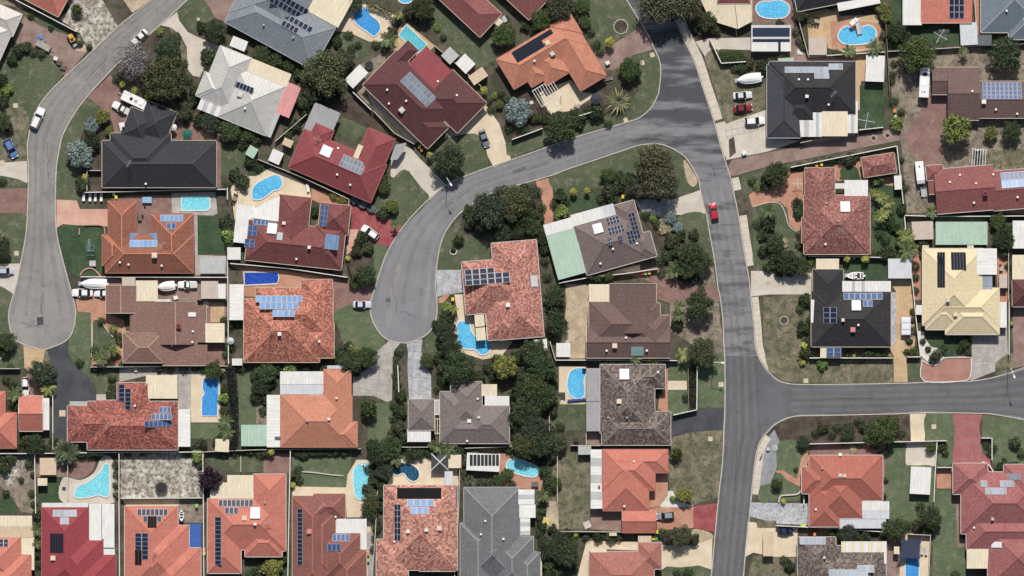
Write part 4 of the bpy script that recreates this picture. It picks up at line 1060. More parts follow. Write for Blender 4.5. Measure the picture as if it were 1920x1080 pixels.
house('crimson house', 'crimson tiled house with white carports at the bottom left', [('h', 80, 951, 168, 1110), ('h', 110, 1040, 219, 1130), ('h', 100, 1010, 195, 1130)], T_['crimson'], pitch=20, gut=RD,
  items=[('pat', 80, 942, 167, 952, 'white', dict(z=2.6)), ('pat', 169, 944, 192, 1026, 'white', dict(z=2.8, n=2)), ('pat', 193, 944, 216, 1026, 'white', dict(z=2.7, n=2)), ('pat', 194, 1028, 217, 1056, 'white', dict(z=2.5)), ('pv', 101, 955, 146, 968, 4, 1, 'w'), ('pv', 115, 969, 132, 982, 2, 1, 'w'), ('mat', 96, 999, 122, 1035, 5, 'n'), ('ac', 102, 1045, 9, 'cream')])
house('coral blue sail house', 'coral tiled house with bright blue shade roof below the gravel yard', [('h', 235, 948, 335, 1110), ('h', 240, 984, 356, 1110), ('h', 270, 1026, 378, 1130), ('h', 300, 985, 355, 1060)], T_['coral'], pitch=20, gut=W_,
  items=[('pv', 259, 953, 316, 966, 7, 1, 'n'), ('pv', 270, 966, 279, 978, 1, 1, 'n'), ('pv', 296, 966, 305, 978, 1, 1, 'n'), ('mat', 279, 967, 296, 988, 3, 'k'), ('pv', 255, 998, 281, 1030, 2, 4, 'n'), ('pv', 268, 1030, 281, 1047, 1, 2, 'n'), ('mat', 255, 1030, 268, 1058, 2, 'k'), ('pat', 356, 981, 378, 1026, 'blue', dict(z=2.5, n=2)), ('ant', 294, 1030)])
house('coral cream patio house', 'coral tiled house with wide cream patio beside the purple tree', [('h', 390, 934, 537, 1030), ('h', 476, 888, 537, 1032), ('h', 390, 936, 453, 1074), ('h', 460, 990, 530, 1043)], T_['coral'], pitch=20, gut=W_,
  items=[('pat', 427, 890, 476, 934, 'cream', dict(z=2.8, n=2)), ('pat', 395, 904, 427, 934, 'cream', dict(z=2.6, n=2)), ('pv', 411, 936, 476, 949, 8, 1, 'n'), ('pv', 423, 950, 448, 963, 3, 1, 'n'), ('pv', 404, 968, 417, 1057, 1, 11, 'n'), ('ac', 460, 970, 9, 'cream'), ('hw', 471, 950, 489, 971, 'white'), ('vent', 498, 941, 1), ('ant', 505, 976), ('ac', 480, 981, 5, 'white')])
house('weathered red house', 'weathered brownish red tiled house beside the oval turquoise pool', [('h', 549, 929, 625, 1110), ('h', 588, 925, 648, 972, -.1), ('h', 600, 999, 676, 1090), ('h', 615, 1030, 688, 1120), ('h', 580, 960, 630, 1080)], T_['oldred'], pitch=21, gut=CR, ridge=paint('oldred_cap', (.36, .13, .105), .8),
  items=[('pv', 558, 953, 569, 1058, 1, 13, 'n'), ('pat', 629, 972, 688, 999, 'white', dict(z=2.6, n=4)), ('pat', 676, 999, 688, 1029, 'white', dict(z=2.5)), ('ac', 581, 995, 9, 'pink'), ('pv', 624, 1000, 656, 1014, 4, 1, 'b'), ('pv', 607, 1018, 640, 1032, 4, 1, 'b'), ('vent', 630, 968), ('ant', 605, 947)])
house('salmon mottled house', 'coarse salmon and red mottled tiled house with dark pool behind it', [('h', 720, 909, 858, 1068), ('h', 706, 1010, 766, 1100), ('h', 786, 1000, 854, 1070)], T_['speck3'], pitch=21, gut=W_,
  items=[('mat', 745, 914, 828, 934, 5, 'k'), ('pv', 764, 935, 814, 948, 4, 1, 's'), ('pv', 771, 949, 804, 962, 3, 1, 's'), ('pv', 740, 944, 752, 1012, 2, 6, 'n'), ('ac', 824, 989, 9, 'cream'), ('ac', 800, 992, 6, 'white'), ('ac', 766, 995, 6, 'white'), ('pat', 832, 912, 858, 940, 'dgrey', dict(z=2.8)), ('vent', 740, 1014)])
house('slate grey bottom house', 'slate grey hipped house with white stepped patio at the bottom', [('h', 870, 913, 975, 1090), ('h', 863, 980, 930, 1110), ('h', 920, 1005, 1000, 1110), ('h', 965, 1034, 1013, 1100)], T_['slate'], pitch=22, gut=(.35, .36, .37), ridge=paint('slate_cap', (.26, .265, .27), .8),
  items=[('pat', 964, 917, 1002, 945, 'white', dict(z=2.8, n=3, axis='v', alt='lgrey')), ('pat', 962, 945, 1004, 970, 'white', dict(z=2.7, n=3, axis='v')), ('pat', 962, 970, 994, 1003, 'white', dict(z=2.6, n=4, axis='v', alt='lgrey')), ('ac', 944, 1009, 4, 'white'), ('ant', 925, 1030), ('vent', 910, 975), ('vent', 902, 1000), ('pat', 1008, 1040, 1016, 1085, 'cream', dict(z=2.4))])
house('coral wing house', 'coral orange tiled house with striped veranda west of the dry lawn', [('h', 1131, 842, 1252, 886), ('h', 1129, 842, 1228, 919), ('h', 1130, 842, 1216, 957), ('x', 1166, 954, 1229, 998, -.2)], T_['coral'], pitch=21, gut=RD,
  items=[('pat', 1107, 842, 1131, 953, 'white', dict(z=2.5, n=7, axis='v', alt='lgrey')), ('vent', 1188, 864), ('vent', 1170, 948), ('ac', 1123, 910, 4, 'pink')])
house('brick red house', 'brick red ribbed tiled roof at the bottom edge with pale driveway', [('h', 1196, 1016, 1240, 1066), ('h', 1104, 1033, 1226, 1120), ('h', 1140, 1034, 1240, 1066)], T_['brick'], pitch=20, gut=W_,
  items=[('pat', 1105, 1029, 1137, 1054, 'cream', dict(z=2.7)), ('pat', 1196, 1004, 1221, 1017, 'beige', dict(z=2.3))])
house('grey brown tile house', 'grey brown tiled house with long grey carport beside the crescent pool', [('h', 1125, 683, 1227, 812), ('h', 1128, 683, 1247, 728), ('h', 1128, 771, 1257, 834)], T_['grid'], pitch=22, gut=(.45, .42, .4), ridge=paint('grid_cap', (.21, .18, .165), .9),
  items=[('pat', 1099, 690, 1128, 752, 'grey', dict(z=2.6, n=2)), ('pat', 1099, 753, 1129, 808, 'grey', dict(z=2.5, n=2)), ('hw', 1161, 691, 1179, 711, 'white'), ('ac', 1160, 752, 9, 'cream'), ('vent', 1233, 697), ('pat', 1141, 821, 1191, 834, 'white', dict(z=2.3)), ('vent', 1175, 782, 1), ('vent', 1140, 782, 1)])
house('dark brown gabled house', 'brown tiled gabled house with cream patio between two white fences', [('y', 1142, 532, 1230, 625), ('h', 1104, 565, 1230, 650), ('x', 1099, 612, 1256, 671), ('h', 1206, 568, 1237, 650), ('h', 1196, 591, 1256, 671)], T_['umber'], pitch=20, gut=CR,
  items=[('pat', 1104, 533, 1142, 566, 'cream', dict(z=2.9)), ('sky', 1183, 650, 1206, 667, 'green'), ('ac', 1152, 648, 9, 'cream'), ('ac', 1173, 633, 4, 'white'), ('ac', 1212, 657, 4, 'white'), ('vent', 1137, 657)])
house('green carport house', 'taupe tiled house with pale green carport roof by the main road', [('h', 0, 0, 122, 95), ('h', 83, -18, 122, 60), ('h', 98, 46, 136, 95)], T_['taupe'], (1075, 425), -15.5, 21, gut=W_,
  items=[('pat', 0, -22, 60, 0, 'white', dict(z=2.8, n=6)), ('pat', 60, -22, 83, 0, 'pale', dict(z=2.8, n=2)), ('pat', -54, -18, 0, 3, 'white', dict(z=2.9, n=3)), ('pat', -54, 3, 0, 30, 'green', dict(z=2.75)), ('pat', -54, 30, 2, 89, 'green', dict(z=2.65)), ('hw', 34, 6, 52, 25, 'white'), ('pv', 62, 2, 86, 16, 4, 2, 'n'), ('pv', 60, 20, 90, 35, 5, 2, 'n'), ('pv', 54, 38, 62, 52, 2, 2, 'n'), ('pv', 74, 40, 82, 52, 2, 2, 'n'), ('pv', 104, 4, 116, 54, 2, 6, 'n'), ('pv', 92, 36, 104, 60, 2, 3, 'n'), ('vent', 60, 60), ('vent', 30, 80), ('vent', 106, 62)])
house('pink mottled house', 'pinkish mottled tiled house beside the small curved pool', [('h', 0, 0, 85, 182), ('h', -58, 31, 60, 130), ('h', -20, 90, 40, 181)], T_['speck4'], (921, 456), -4.5, 22, gut=W_, 
  items=[('pv', -54, 46, 2, 56, 4, 1, 'n'), ('pv', -54, 56, 30, 66, 6, 1, 'n'), ('pv', -54, 66, 30, 76, 6, 1, 'n'), ('ac', 22, 118, 8, 'white'), ('pat', -42, 128, -24, 154, 'cream', dict(z=2.5)), ('pat', -22, 128, -4, 152, 'cream', dict(z=2.5)), ('pat', -42, 156, -24, 180, 'cream', dict(z=2.5)), ('pat', -22, 156, -4, 180, 'cream', dict(z=2.5)), ('sky', 68, 66, 82, 88, 'grey')])
house('weathered taupe house', 'weathered grey brown house with small detached garage above the bottom fence', [('h', 825, 734, 880, 830), ('h', 845, 715, 904, 800), ('h', 830, 776, 955, 831), ('h', 870, 760, 955, 831)], T_['greybrown'], pitch=20, gut=(.42, .4, .38),
  items=[('pat', 909, 742, 955, 766, 'white', dict(z=2.7, n=3)), ('pat', 903, 720, 932, 742, 'cream', dict(z=2.8)), ('ac', 880, 789, 7, 'white'), ('ac', 898, 782, 5, 'grey'), ('perg', 816, 785, 838, 812, 6, 'cream'), ('vent', 876, 826), ('vent', 896, 747)])
house('weathered taupe garage', 'grey brown tiled garage at the end of the stained concrete drive', [('h', 766, 748, 815, 806)], T_['greybrown'], pitch=20, gut=(.42, .4, .38), cat='garage', name='garage', items=[('pat', 764, 804, 808, 828, 'white', dict(z=2.4, n=2)), ('perg', 815, 750, 824, 776, 6, 'white')])
house('near black house by parked cars', 'blackish tiled house with white patio roofs beside the parked cars', [('h', 1441, 116, 1603, 215), ('h', 1437, 122, 1500, 259), ('h', 1470, 180, 1526, 228)], T_['ink'], pitch=20, alt=((1,), T_['blueink']), gut=(.4, .38, .4),
  items=[('pv', 1470, 126, 1552, 138, 9, 1, 'w'), ('pv', 1552, 120, 1579, 132, 3, 1, 'w'), ('pv', 1525, 138, 1553, 149, 3, 1, 'w'), ('pat', 1540, 204, 1588, 256, 'cream', dict(z=2.9)), ('pat', 1498, 226, 1524, 257, 'white', dict(z=2.7, n=3, alt='lgrey')), ('pat', 1523, 200, 1540, 257, 'white', dict(z=2.8, n=3, alt='lgrey')), ('pat', 1588, 190, 1607, 250, 'white', dict(z=2.6, n=3, alt='lgrey')), ('ac', 1511, 182, 6, 'white'), ('ant', 1560, 178), ('vent', 1552, 197), ('vent', 1496, 150), ('vent', 1513, 150)])
house('brown gable yard house', 'brown tiled gabled house with blue panels in the sandy yard', [('x', 1775, 127, 1834, 226), ('x', 1746, 127, 1834, 178, -.3), ('x', 1832, 153, 1930, 222, -.2), ('mx', 1746, 152, 1772, 178, -.4)], T_['umber'], pitch=18, gut=CR,
  items=[('pv', 1840, 155, 1913, 187, 9, 4, 'b'), ('ac', 1842, 192, 8, 'white'), ('vent', 1820, 172), ('vent', 1865, 206), ('vent', 1905, 214)])
house('red gable house', 'maroon red tiled gabled house with panels at the right edge', [('x', 1752, 318, 1864, 398, 0, ((1752, 360), -4.5)) if 0 else ('x', 0, -42, 112, 42), ('x', 106, -30, 200, 44, -.3), ('h', -14, -50, 18, -22, -.2), ('mx', -12, -22, 4, 4, -.5)], T_['maroon'], (1752, 360), -4.5, 18, gut=W_,
  items=[('pv', 124, -26, 190, -11, 8, 1, 'b'), ('pv', 124, -11, 190, 4, 8, 1, 's'), ('chim', 92, 10, 9, 'red'), ('vent', 48, -28), ('vent', 76, -10), ('vent', 28, -16), ('vent', 110, -24), ('vent', 152, 22), ('vent', 70, 26)])
house('mottled brown red house', 'mottled brownish red hipped house beside the terracotta courtyard', [('h', 1506, 366, 1630, 477), ('h', 1508, 315, 1564, 440), ('h', 1502, 408, 1560, 456)], T_['speck5'], pitch=21, gut=CR,
  items=[('pat', 1582, 338, 1626, 369, 'white', dict(z=2.8, n=4)), ('pat', 1564, 344, 1584, 354, 'white', dict(z=2.6)), ('hw', 1574, 378, 1592, 398, 'white'), ('vent', 1548, 381, 1), ('vent', 1570, 415, 1), ('ant', 1574, 432), ('vent', 1546, 458)])
house('mottled outbuilding', 'small mottled red tiled outbuilding beside the brown lane', [('h', 0, 0, 62, 38)], T_['speck5'], (1613, 296), -9, 20, gut=CR, cat='shed', name='outbuilding')
house('cream house', 'cream yellow tiled house with black panels in the right half', [('h', 1728, 466, 1842, 610), ('h', 1734, 540, 1872, 612), ('h', 1771, 560, 1872, 627), ('h', 1734, 560, 1800, 618)], T_['cream'], pitch=21, gut=W_,
  items=[('mat', 1755, 473, 1769, 539, 3, 'n'), ('mat', 1781, 473, 1809, 506, 5, 'n'), ('pat', 1829, 466, 1867, 515, 'white', dict(z=3.3, n=4, axis='v')), ('pv', 1840, 516, 1859, 558, 2, 2, 'w'), ('pat', 1872, 566, 1886, 614, 'white', dict(z=2.4)), ('pat', 1716, 572, 1728, 590, 'white', dict(z=2.3)), ('ac', 1774, 563, 7, 'grey'), ('ac', 1789, 590, 7, 'cream'), ('pat', 1728, 460, 1740, 467, 'cream', dict(z=2.6)), ('pat', 1812, 460, 1824, 467, 'cream', dict(z=2.6))])
house('charcoal corner house', 'charcoal tiled house with white patio on the road corner', [('h', 1520, 546, 1669, 650), ('h', 1523, 505, 1580, 610)], T_['ink'], pitch=20, gut=CR,
  items=[('pat', 1578, 527, 1596, 547, 'white', dict(z=2.9)), ('pat', 1596, 527, 1602, 547, 'lgrey', dict(z=2.9, posts=False)), ('pat', 1602, 527, 1614, 547, 'white', dict(z=2.9, posts=False)), ('pat', 1614, 527, 1620, 547, 'lgrey', dict(z=2.9, posts=False)), ('pat', 1620, 527, 1669, 547, 'white', dict(z=2.9, n=3)), ('pat', 1519, 562, 1540, 605, 'white', dict(z=2.9)), ('pat', 1529, 485, 1572, 505, 'cream', dict(z=2.6)), ('pv', 1542, 576, 1567, 606, 2, 3, 'n'), ('pv', 1580, 549, 1653, 562, 7, 1, 'b'), ('pv', 1616, 563, 1634, 575, 2, 1, 'b'), ('hw', 1595, 563, 1612, 582, 'white'), ('ac', 1597, 618, 9, 'pink'), ('ac', 1578, 600, 6, 'cream'), ('vent', 1607, 609), ('pat', 1537, 651, 1576, 671, 'cream', dict(z=2.4)), ('pv', 1548, 652, 1576, 668, 2, 2, 'b')])
house('red orange house', 'red orange tiled house with white corner patio beside the slab path', [('h', 1516, 853, 1654, 938), ('h', 1502, 874, 1560, 925), ('h', 1516, 900, 1573, 987), ('h', 1530, 880, 1616, 971)], T_['redorange'], pitch=21, gut=W_,
  items=[('pat', 1615, 939, 1666, 955, 'white', dict(z=2.8)), ('pat', 1615, 955, 1666, 972, 'pale', dict(z=2.7)), ('pat', 1572, 971, 1660, 990, 'pale', dict(z=2.5, n=5)), ('ac', 1573, 890, 7, 'grey'), ('ac', 1581, 891, 6, 'cream'), ('vent', 1528, 954), ('vent', 1540, 877, 1), ('ac', 1574, 852, 6, 'white')])
house('rose red corner house', 'rose red tiled house with pale panels in the lower right corner', [('h', 1785, 868, 1850, 926), ('h', 1800, 884, 1960, 1000), ('h', 1810, 960, 1960, 1030), ('h', 1880, 870, 1960, 960), ('h', 1850, 990, 1960, 1100)], T_['rose'], pitch=22, gut=W_,
  items=[('pv', 1836, 900, 1849, 912, 2, 1, 'w'), ('pv', 1844, 913, 1884, 926, 6, 1, 'w'), ('pv', 1872, 900, 1899, 912, 4, 1, 'w'), ('pv', 1885, 887, 1911, 899, 4, 1, 'w'), ('perg', 1853, 887, 1880, 905, 8, 'white'), ('ac', 1858, 972, 5, 'grey'), ('vent', 1824, 988), ('pat', 1811, 1027, 1877, 1065, 'cream', dict(z=2.7, n=2)), ('sky', 1856, 1014, 1876, 1026, 'white')])
house('striped patio house', 'grey brown tiled house with striped cream patio at the bottom edge', [('h', 1494, 1006, 1566, 1100), ('h', 1507, 1030, 1660, 1130), ('h', 1536, 1022, 1580, 1100)], T_['grid'], pitch=21, gut=W_,
  items=[('pv', 1498, 1006, 1547, 1020, 6, 1, 'w'), ('pat', 1576, 1014, 1661, 1056, 'cream', dict(z=2.9, n=10, alt='white')), ('pv', 1552, 1066, 1625, 1080, 9, 1, 'w'), ('pv', 1605, 1058, 1637, 1072, 4, 1, 'w'), ('pat', 1580, 1050, 1604, 1068, 'cream', dict(z=3.3, n=4, posts=False)), ('ac', 1544, 1044, 5, 'grey')])
house('right edge brown house', 'brown tiled roof with cream patio at the far right edge', [('h', 1896, 524, 1990, 575)], T_['plum'], gut=CR, items=[('pat', 1896, 478, 1940, 525, 'cream', dict(z=2.7, n=2)), ('pat', 1897, 414, 1940, 466, 'white', dict(z=2.6, n=2))])
house('top right orange red house', 'orange red roofed house with black panels and white patio at the top right', [('mx', 1725, -60, 1821, 44)], T_['coral'], gut=CR,
  items=[('pat', 1691, -20, 1727, 48, 'white', dict(z=2.7, n=3)), ('pv', 1778, -14, 1806, 36, 3, 4, 'n')])
house('blue steel house', 'blue grey steel roofed house in the top right corner', [('h', 1837, -80, 1960, 62), ('h', 1889, 10, 1990, 75)], T_['blueslate'], pitch=20, gut=W_, items=[('vent', 1884, 22), ('pat', 1832, 66, 1858, 86, 'dgrey', dict(z=2.3))])
house('dark top house', 'dark roofed house with long white patio at the top edge', [('h', -100, -60, 20, 0), ('h', -60, -70, 60, -14)], T_['ink'], (1592, 4), -11, gut=W_, items=[('pat', -24, -24, 56, 14, 'white', dict(z=2.7, n=2, axis='v'))])
house('cream veranda house', 'maroon roof ringed by a wide cream veranda at the top edge', [('h', 1344, -70, 1406, 8)], T_['maroon'], gut=CR, eave=3.1,
  items=[])
# cream veranda sheets round the maroon roof at the top
def sheet_poly(h, name, pts, c, m=None):
    mb = MB(); t = [(*P(x, y), z) for x, y, z in pts]; b = [(x, y, z-.07) for x, y, z in t]
    ar = area([(p[0], p[1]) for p in t])
    if ar < 0: t, b = t[::-1], b[::-1]
    mb.poly(t, 0, [(p[0], p[1]) for p in t]); mb.poly(b[::-1], 0, [(p[0], p[1]) for p in b])
    for k in range(len(t)):
        j = (k+1) % len(t); mb.poly([b[k], b[j], t[j], t[k]], 0, [(0, 0), (1, 0), (1, .1), (0, .1)])
    return mb.build(name, m or sheet_metal(c), h)
_h = HOUSES[-1][1]
sheet_poly(_h, 'veranda_roof', [(1310, -6, 2.5), (1331, 39, 2.4), (1382, 55, 2.4), (1376, 6, 3.1), (1346, 4, 3.1), (1342, -6, 3.1)], 'cream')
sheet_poly(_h, 'veranda_roof', [(1383, 55, 2.4), (1410, 41, 2.4), (1410, -6, 2.6), (1407, -6, 3.1), (1404, 5, 3.1), (1377, 6, 3.1)], 'cream')
_h = [h for n_, h, b_ in HOUSES if n_ == 'dark red house'][0]
sheet_poly(_h, 'patio_roof', [(479, 391, 2.75), (504, 377, 2.75), (529, 367, 2.75), (524, 416, 2.9), (472, 409, 2.9)], 'white')
_h = [h for n_, h, b_ in HOUSES if n_ == 'deep red house'][0]
sheet_poly(_h, 'porch_roof', [(742, 272, 2.6), (762, 268, 2.5), (758, 282, 2.5), (745, 300, 2.5), (732, 300, 2.5)], 'grey')
# ---------------------------------------------------------------- sheds and freestanding patio roofs
def shed(label, pts, c, cat='shed', name='shed', h=2.2, ribs=1, open_=False):
    """pts: px of first corner, width, depth, angle"""
    x, y, wd, dp, ang = pts; fr = Frame((x, y), ang); q = fr.px(wd/2, dp/2)
    o = root(name, *q); tag(o, label, cat)
    patio(o, fr, 0, 0, wd, dp, c, z=h, n=ribs, posts=open_)
    if not open_:
        mb = MB(); k = .8; cs = [fr.w(k, dp-k), fr.w(wd-k, dp-k), fr.w(wd-k, k), fr.w(k, k)]
        for t in range(4):
            a, b = cs[t], cs[(t+1) % 4]; mb.poly([(a.x, a.y, 0), (b.x, b.y, 0), (b.x, b.y, h-.07), (a.x, a.y, h-.07)])
        mb.build('wall', sheet_metal(c), o)
        mb = MB(); a, b = fr.w(wd*.35, dp-k+.25), fr.w(wd*.65, dp-k+.25); mb.bar((a.x, a.y, 1.0), (b.x, b.y, 1.0), .05, 1.9); mb.build('door', M_STEEL, o)
    return o
SHEDS = [
 ('grey ribbed garden shed beside the rust house lawn', (376, 484, 47, 29, 0), 'lgrey', 2), ('small white shed against the fence right of the grey shed', (427, 464, 25, 23, 0), 'white', 1),
 ('pink beige carport roof at the right end of the boat yard', (378, 527, 32, 33, 0), 'sand', 2), ('narrow white lean-to beside the pink beige carport', (410, 532, 14, 28, 0), 'white', 1),
 ('small white garden shed between the red house and the pool fence', (513, 279, 22, 24, 24), 'white', 1), ('olive cream garden shed beside the angled fence', (535, 258, 18, 14, 24), 'beige', 1),
 ('low pale green bin shelter along the angled fence', (470, 272, 18, 20, 30), 'green', 1),
 ('translucent topped grey shed beside the large lawn', (844, 88, 24, 24, 45), 'lgrey', 2), ('square white shed beside the large lawn', (872, 101, 28, 26, 45), 'white', 1), ('yellow beige shed beside the salmon house', (904, 126, 20, 32, 55), 'beige', 2),
 ('beige ribbed shed between the two top pools', (1515, 72, 34, 32, -1), 'sand', 3), ('small white shed left of the brown yard beside the turf', (1623, 104, 35, 49, 2), 'white', 1),
 ('pale white shed below the orange red roof', (1798, 44, 32, 42, -3), 'pale', 2), ('long pale green shed above the cream house', (1753, 416, 97, 43, 0), 'green', 4),
 ('pale steel carport between the palms and the cream house', (1664, 485, 44, 37, 0), 'pale', 3), ('beige ribbed shed left of the long green shed', (1708, 416, 40, 34, -2), 'sand', 3),
 ('small white table-topped shed beside the red outbuilding', (1675, 330, 14, 26, -3), 'white', 1), ('cream garden shed on the lawn beside the slab path', (1707, 874, 38, 51, 3), 'white', 2),
 ('small white shed on the sand beside the brown gabled house', (1043, 643, 26, 26, 0), 'white', 1), ('grey tool shed on the dry lawn below the fence', (1084, 836, 24, 16, 0), 'lgrey', 2),
 ('cream square patio roof above the turf by the lower left pool', (76, 858, 31, 32, 0), 'beige', 2), ('small cream cubby shed beside the turf patch', (72, 896, 18, 14, 0), 'cream', 1),
 ('cream corrugated shed below the dark hedge', (405, 822, 26, 24, 3), 'cream', 1), ('white shed with black panels left of the small round pool', (876, 848, 62, 33, 3), 'white', 2),
 ('cream square gazebo roof right of the black canopies', (841, 852, 24, 25, 0), 'cream', 2), ('pale narrow path canopy beside the black gazebo', (834, 883, 15, 26, 0), 'pale', 1),
 ('white shed tucked under dark trees beside the pink mottled house', (1000, 637, 25, 21, -4), 'white', 1), ('beige narrow shed beside the right edge patios', (1872, 514, 15, 26, 0), 'sand', 1),
 ('small cream cover on the fence line below the coral wing house', (1142, 998, 14, 6, 0), 'cream', 1), ('small white shed on the path right of the coral cream patio house', (348, 906, 1, 1, 0), 'white', 0),
 ('white pool shed left of the blue pool shade', (1675, 1024, 10, 14, 0), 'cream', 1), ('white bin store beside the mottled tile house fence', (436, 672, 19, 13, 0), 'white', 1),
 ('cream carport edge roof at the lower right drive', (1430, 996, 20, 46, 0), 'beige', 2), ('grey roofed side shed below the ink house', (1458, 110, 30, 13, -3), 'green', 1),
]
for lb, q, c, n in SHEDS:
    if n: shed(lb, q, c, ribs=n, h=2.3, open_=('carport' in lb or 'roof' in lb.split()[2:4] or 'canopy' in lb), name='carport' if 'carport' in lb else 'shed', cat='carport' if 'carport' in lb else 'shed')
# pool equipment shed with black covers by the top pool
o = root('carport', 1446, 72); tag(o, 'white framed shade roof with black and white bays below the top pool', 'shade roof')
fr = Frame((1408, 48), 0)
for (u0, v0, u1, v1, c) in ((0, 0, 74, 5, 'white'), (0, 5, 2, 49, 'white'), (72, 5, 74, 49, 'white'), (2, 5, 72, 22, 'navy'), (2, 22, 72, 26, 'white'), (2, 26, 72, 32, 'navy'), (2, 32, 50, 49, 'white'), (50, 32, 55, 49, 'navy'), (55, 32, 72, 49, 'white')):
    patio(o, fr, u0, v0, u1, v1, c, z=2.5, posts=(u1-u0 > 70 and v0 == 0))
for k in range(8):       # black collector strips on the white shed beside the little pool
    mb = MB(); a = P(881+k*7, 852); b = P(886.5+k*7, 872); mb.box(a.x, b.y, 2.43, b.x, a.y, 2.5); s_ = [t for t in bpy.data.objects if t.get('label') == 'white shed with black panels left of the small round pool'][0]
    mb.build('heating_panel', M_BLACK, s_)
def canopy(label, x, y, wd, dp, name='gazebo'):
    o = root(name, x+wd/2, y+dp/2); tag(o, label, 'gazebo'); fr = Frame((x, y), 0); c = fr.w(wd/2, dp/2)
    cs = [fr.w(0, dp), fr.w(wd, dp), fr.w(wd, 0), fr.w(0, 0)]
    for t in range(4):
        a, b = cs[t], cs[(t+1) % 4]; mb = MB(); mb.poly([(a.x, a.y, 2.2), (b.x, b.y, 2.2), (c.x, c.y, 3.0)]); mb.build('canopy_panel', paint('charcoal_canvas', (.05, .05, .055), .9), o)
    mb = MB()
    for a in cs: mb.bar((a.x, a.y, 2.24), (c.x, c.y, 3.05), .16, .05)
    mb.build('ridge_tape', M_WHITE, o)
    mb = MB()
    for a in cs: mb.box(a.x-.04, a.y-.04, 0, a.x+.04, a.y+.04, 2.2)
    mb.build('posts', M_STEEL, o)
canopy('black gazebo with white crossed seams beside the dark pool', 809, 850, 32, 31)
o = root('shade_sail', 1706, 1022); tag(o, 'navy blue shade sail over the lower right pool', 'shade sail')
sheet_poly(o, 'sail', [(1687, 1011, 2.6), (1710, 1013, 2.4), (1727, 1008, 2.7), (1722, 1028, 2.4), (1724, 1047, 2.6), (1702, 1044, 2.35), (1682, 1047, 2.6), (1690, 1028, 2.4)], 'navy', paint('navy_canvas', (.03, .04, .075), .9))
mb = MB()
for x, y in ((1687, 1011), (1727, 1008), (1724, 1047), (1682, 1047)): p = P(x, y); mb.cyl((p.x, p.y), .05, 0, 2.6, 6)
mb.build('post', M_STEEL, o)
# ---------------------------------------------------------------- swimming pools
M_COPE = paint('pool_coping', (.60, .57, .52), .8, 0, .1)
POOLC = {'blue': ((.035, .19, .46), (.05, .25, .54)), 'sky': ((.055, .29, .53), (.10, .40, .62)), 'aqua': ((.12, .44, .53), (.18, .52, .60)), 'teal': ((.07, .33, .42), (.10, .40, .47)), 'deep': ((.008, .03, .055), (.02, .09, .17)), 'royal': ((.008, .04, .26), (.015, .06, .34))}
def pool(label, pts, c, sm=True, cope=True, extra=None):
    pts = pp(pts); cx = sum(p[0] for p in pts)/len(pts); cy = sum(p[1] for p in pts)/len(pts)
    if sm: pts = smooth_closed(pts)
    o = root('swimming_pool', cx, cy); tag(o, label, 'pool')
    sheet_mesh(pts, .16).build('water', water_mat('pool_water_'+c, *POOLC[c]), o)
    if cope: ribbon('coping', pts+[pts[0]], .26, .21, M_COPE, o)
    return o
pool('blue kidney pool beside the blue grey tiled house', "663,22 671,13 686,14 695,28 708,38 714,52 708,64 700,68 690,61 673,49 664,38", 'blue')
pool('turquoise rectangular pool behind the dark plum tiled house', "762,46 802,84 784,100 747,66", 'teal', False)
pool('sliver of a blue pool at the top edge beside the hedge', "746,-8 770,-8 774,0 764,6 750,4", 'sky')
pool('light blue kidney pool below the cream veranda at the top', "1417,15 1426,3 1446,2 1462,0 1478,8 1480,22 1470,33 1445,35 1425,30", 'sky')
pl5 = pool('blue peanut shaped pool with a white slide at the top right', "1571,66 1578,53 1590,49 1602,54 1614,51 1630,47 1642,56 1642,70 1632,80 1605,84 1585,83 1574,76", 'sky')
pool('pale turquoise lap pool beside the rust tiled house', "340,368 390,368 394,373 394,390 389,395 340,395", 'aqua', False)
pool('bright blue kidney pool on cream paving above the dark red house', "472,366 475,350 490,338 513,328 525,331 530,344 524,355 512,358 500,368 488,374 476,374", 'sky')
pool('royal blue covered pool below the dark red house', "457,510 521,510 523,522 520,532 459,535", 'royal', False)
pool('curved light blue pool beside the pink mottled house', "857,607 868,602 881,606 883,618 892,631 905,636 918,640 921,650 915,662 902,665 890,656 872,654 860,647 858,628", 'sky')
pool('blue crescent pool beside the long grey carport', "1064,712 1068,698 1078,691 1097,690 1099,700 1095,715 1097,735 1092,746 1078,747 1067,738 1063,725", 'sky')
pool('long blue lap pool with notched corner right of the cream patio', "380,711 388,708 410,706 411,720 408,780 378,780 378,745 383,738 379,728", 'blue', False)
pool('pale aqua pool shaped like a boot at the lower left', "195,870 204,871 206,885 204,930 185,928 170,932 148,934 139,929 145,912 162,905 182,890 190,882", 'aqua')
pool('oval turquoise pool beside the weathered red house', "663,880 675,868 690,869 693,885 691,905 690,930 680,937 667,932 662,905", 'aqua')
pool('dark navy kidney pool behind the salmon mottled house', "731,880 734,869 743,864 757,867 775,872 786,884 785,897 775,903 764,897 757,888 745,891 735,888", 'deep')
pool('small light blue bean pool beside the white panelled shed', "950,868 962,859 985,865 1005,873 1011,883 1003,894 985,893 965,887 951,880", 'aqua')
pool('blue pool half under the navy sail at the lower right', "1697,1046 1724,1046 1723,1094 1697,1094", 'blue', False)
mb = MB(); a, b, c = P(1594, 46), P(1606, 36), P(1612, 64)       # pool slide
mb.bar((a.x, a.y, 1.9), (b.x, b.y, 2.2), 1.0, .12); mb.bar((b.x, b.y, 2.2), (c.x, c.y, .5), .9, .14)
for s_ in (-1, 1): mb.bar((b.x+s_*.5, b.y, 2.35), (c.x+s_*.5, c.y, .65), .12, .3)
for q in (a, b): mb.box(q.x-.06, q.y-.06, 0, q.x+.06, q.y+.06, 2)
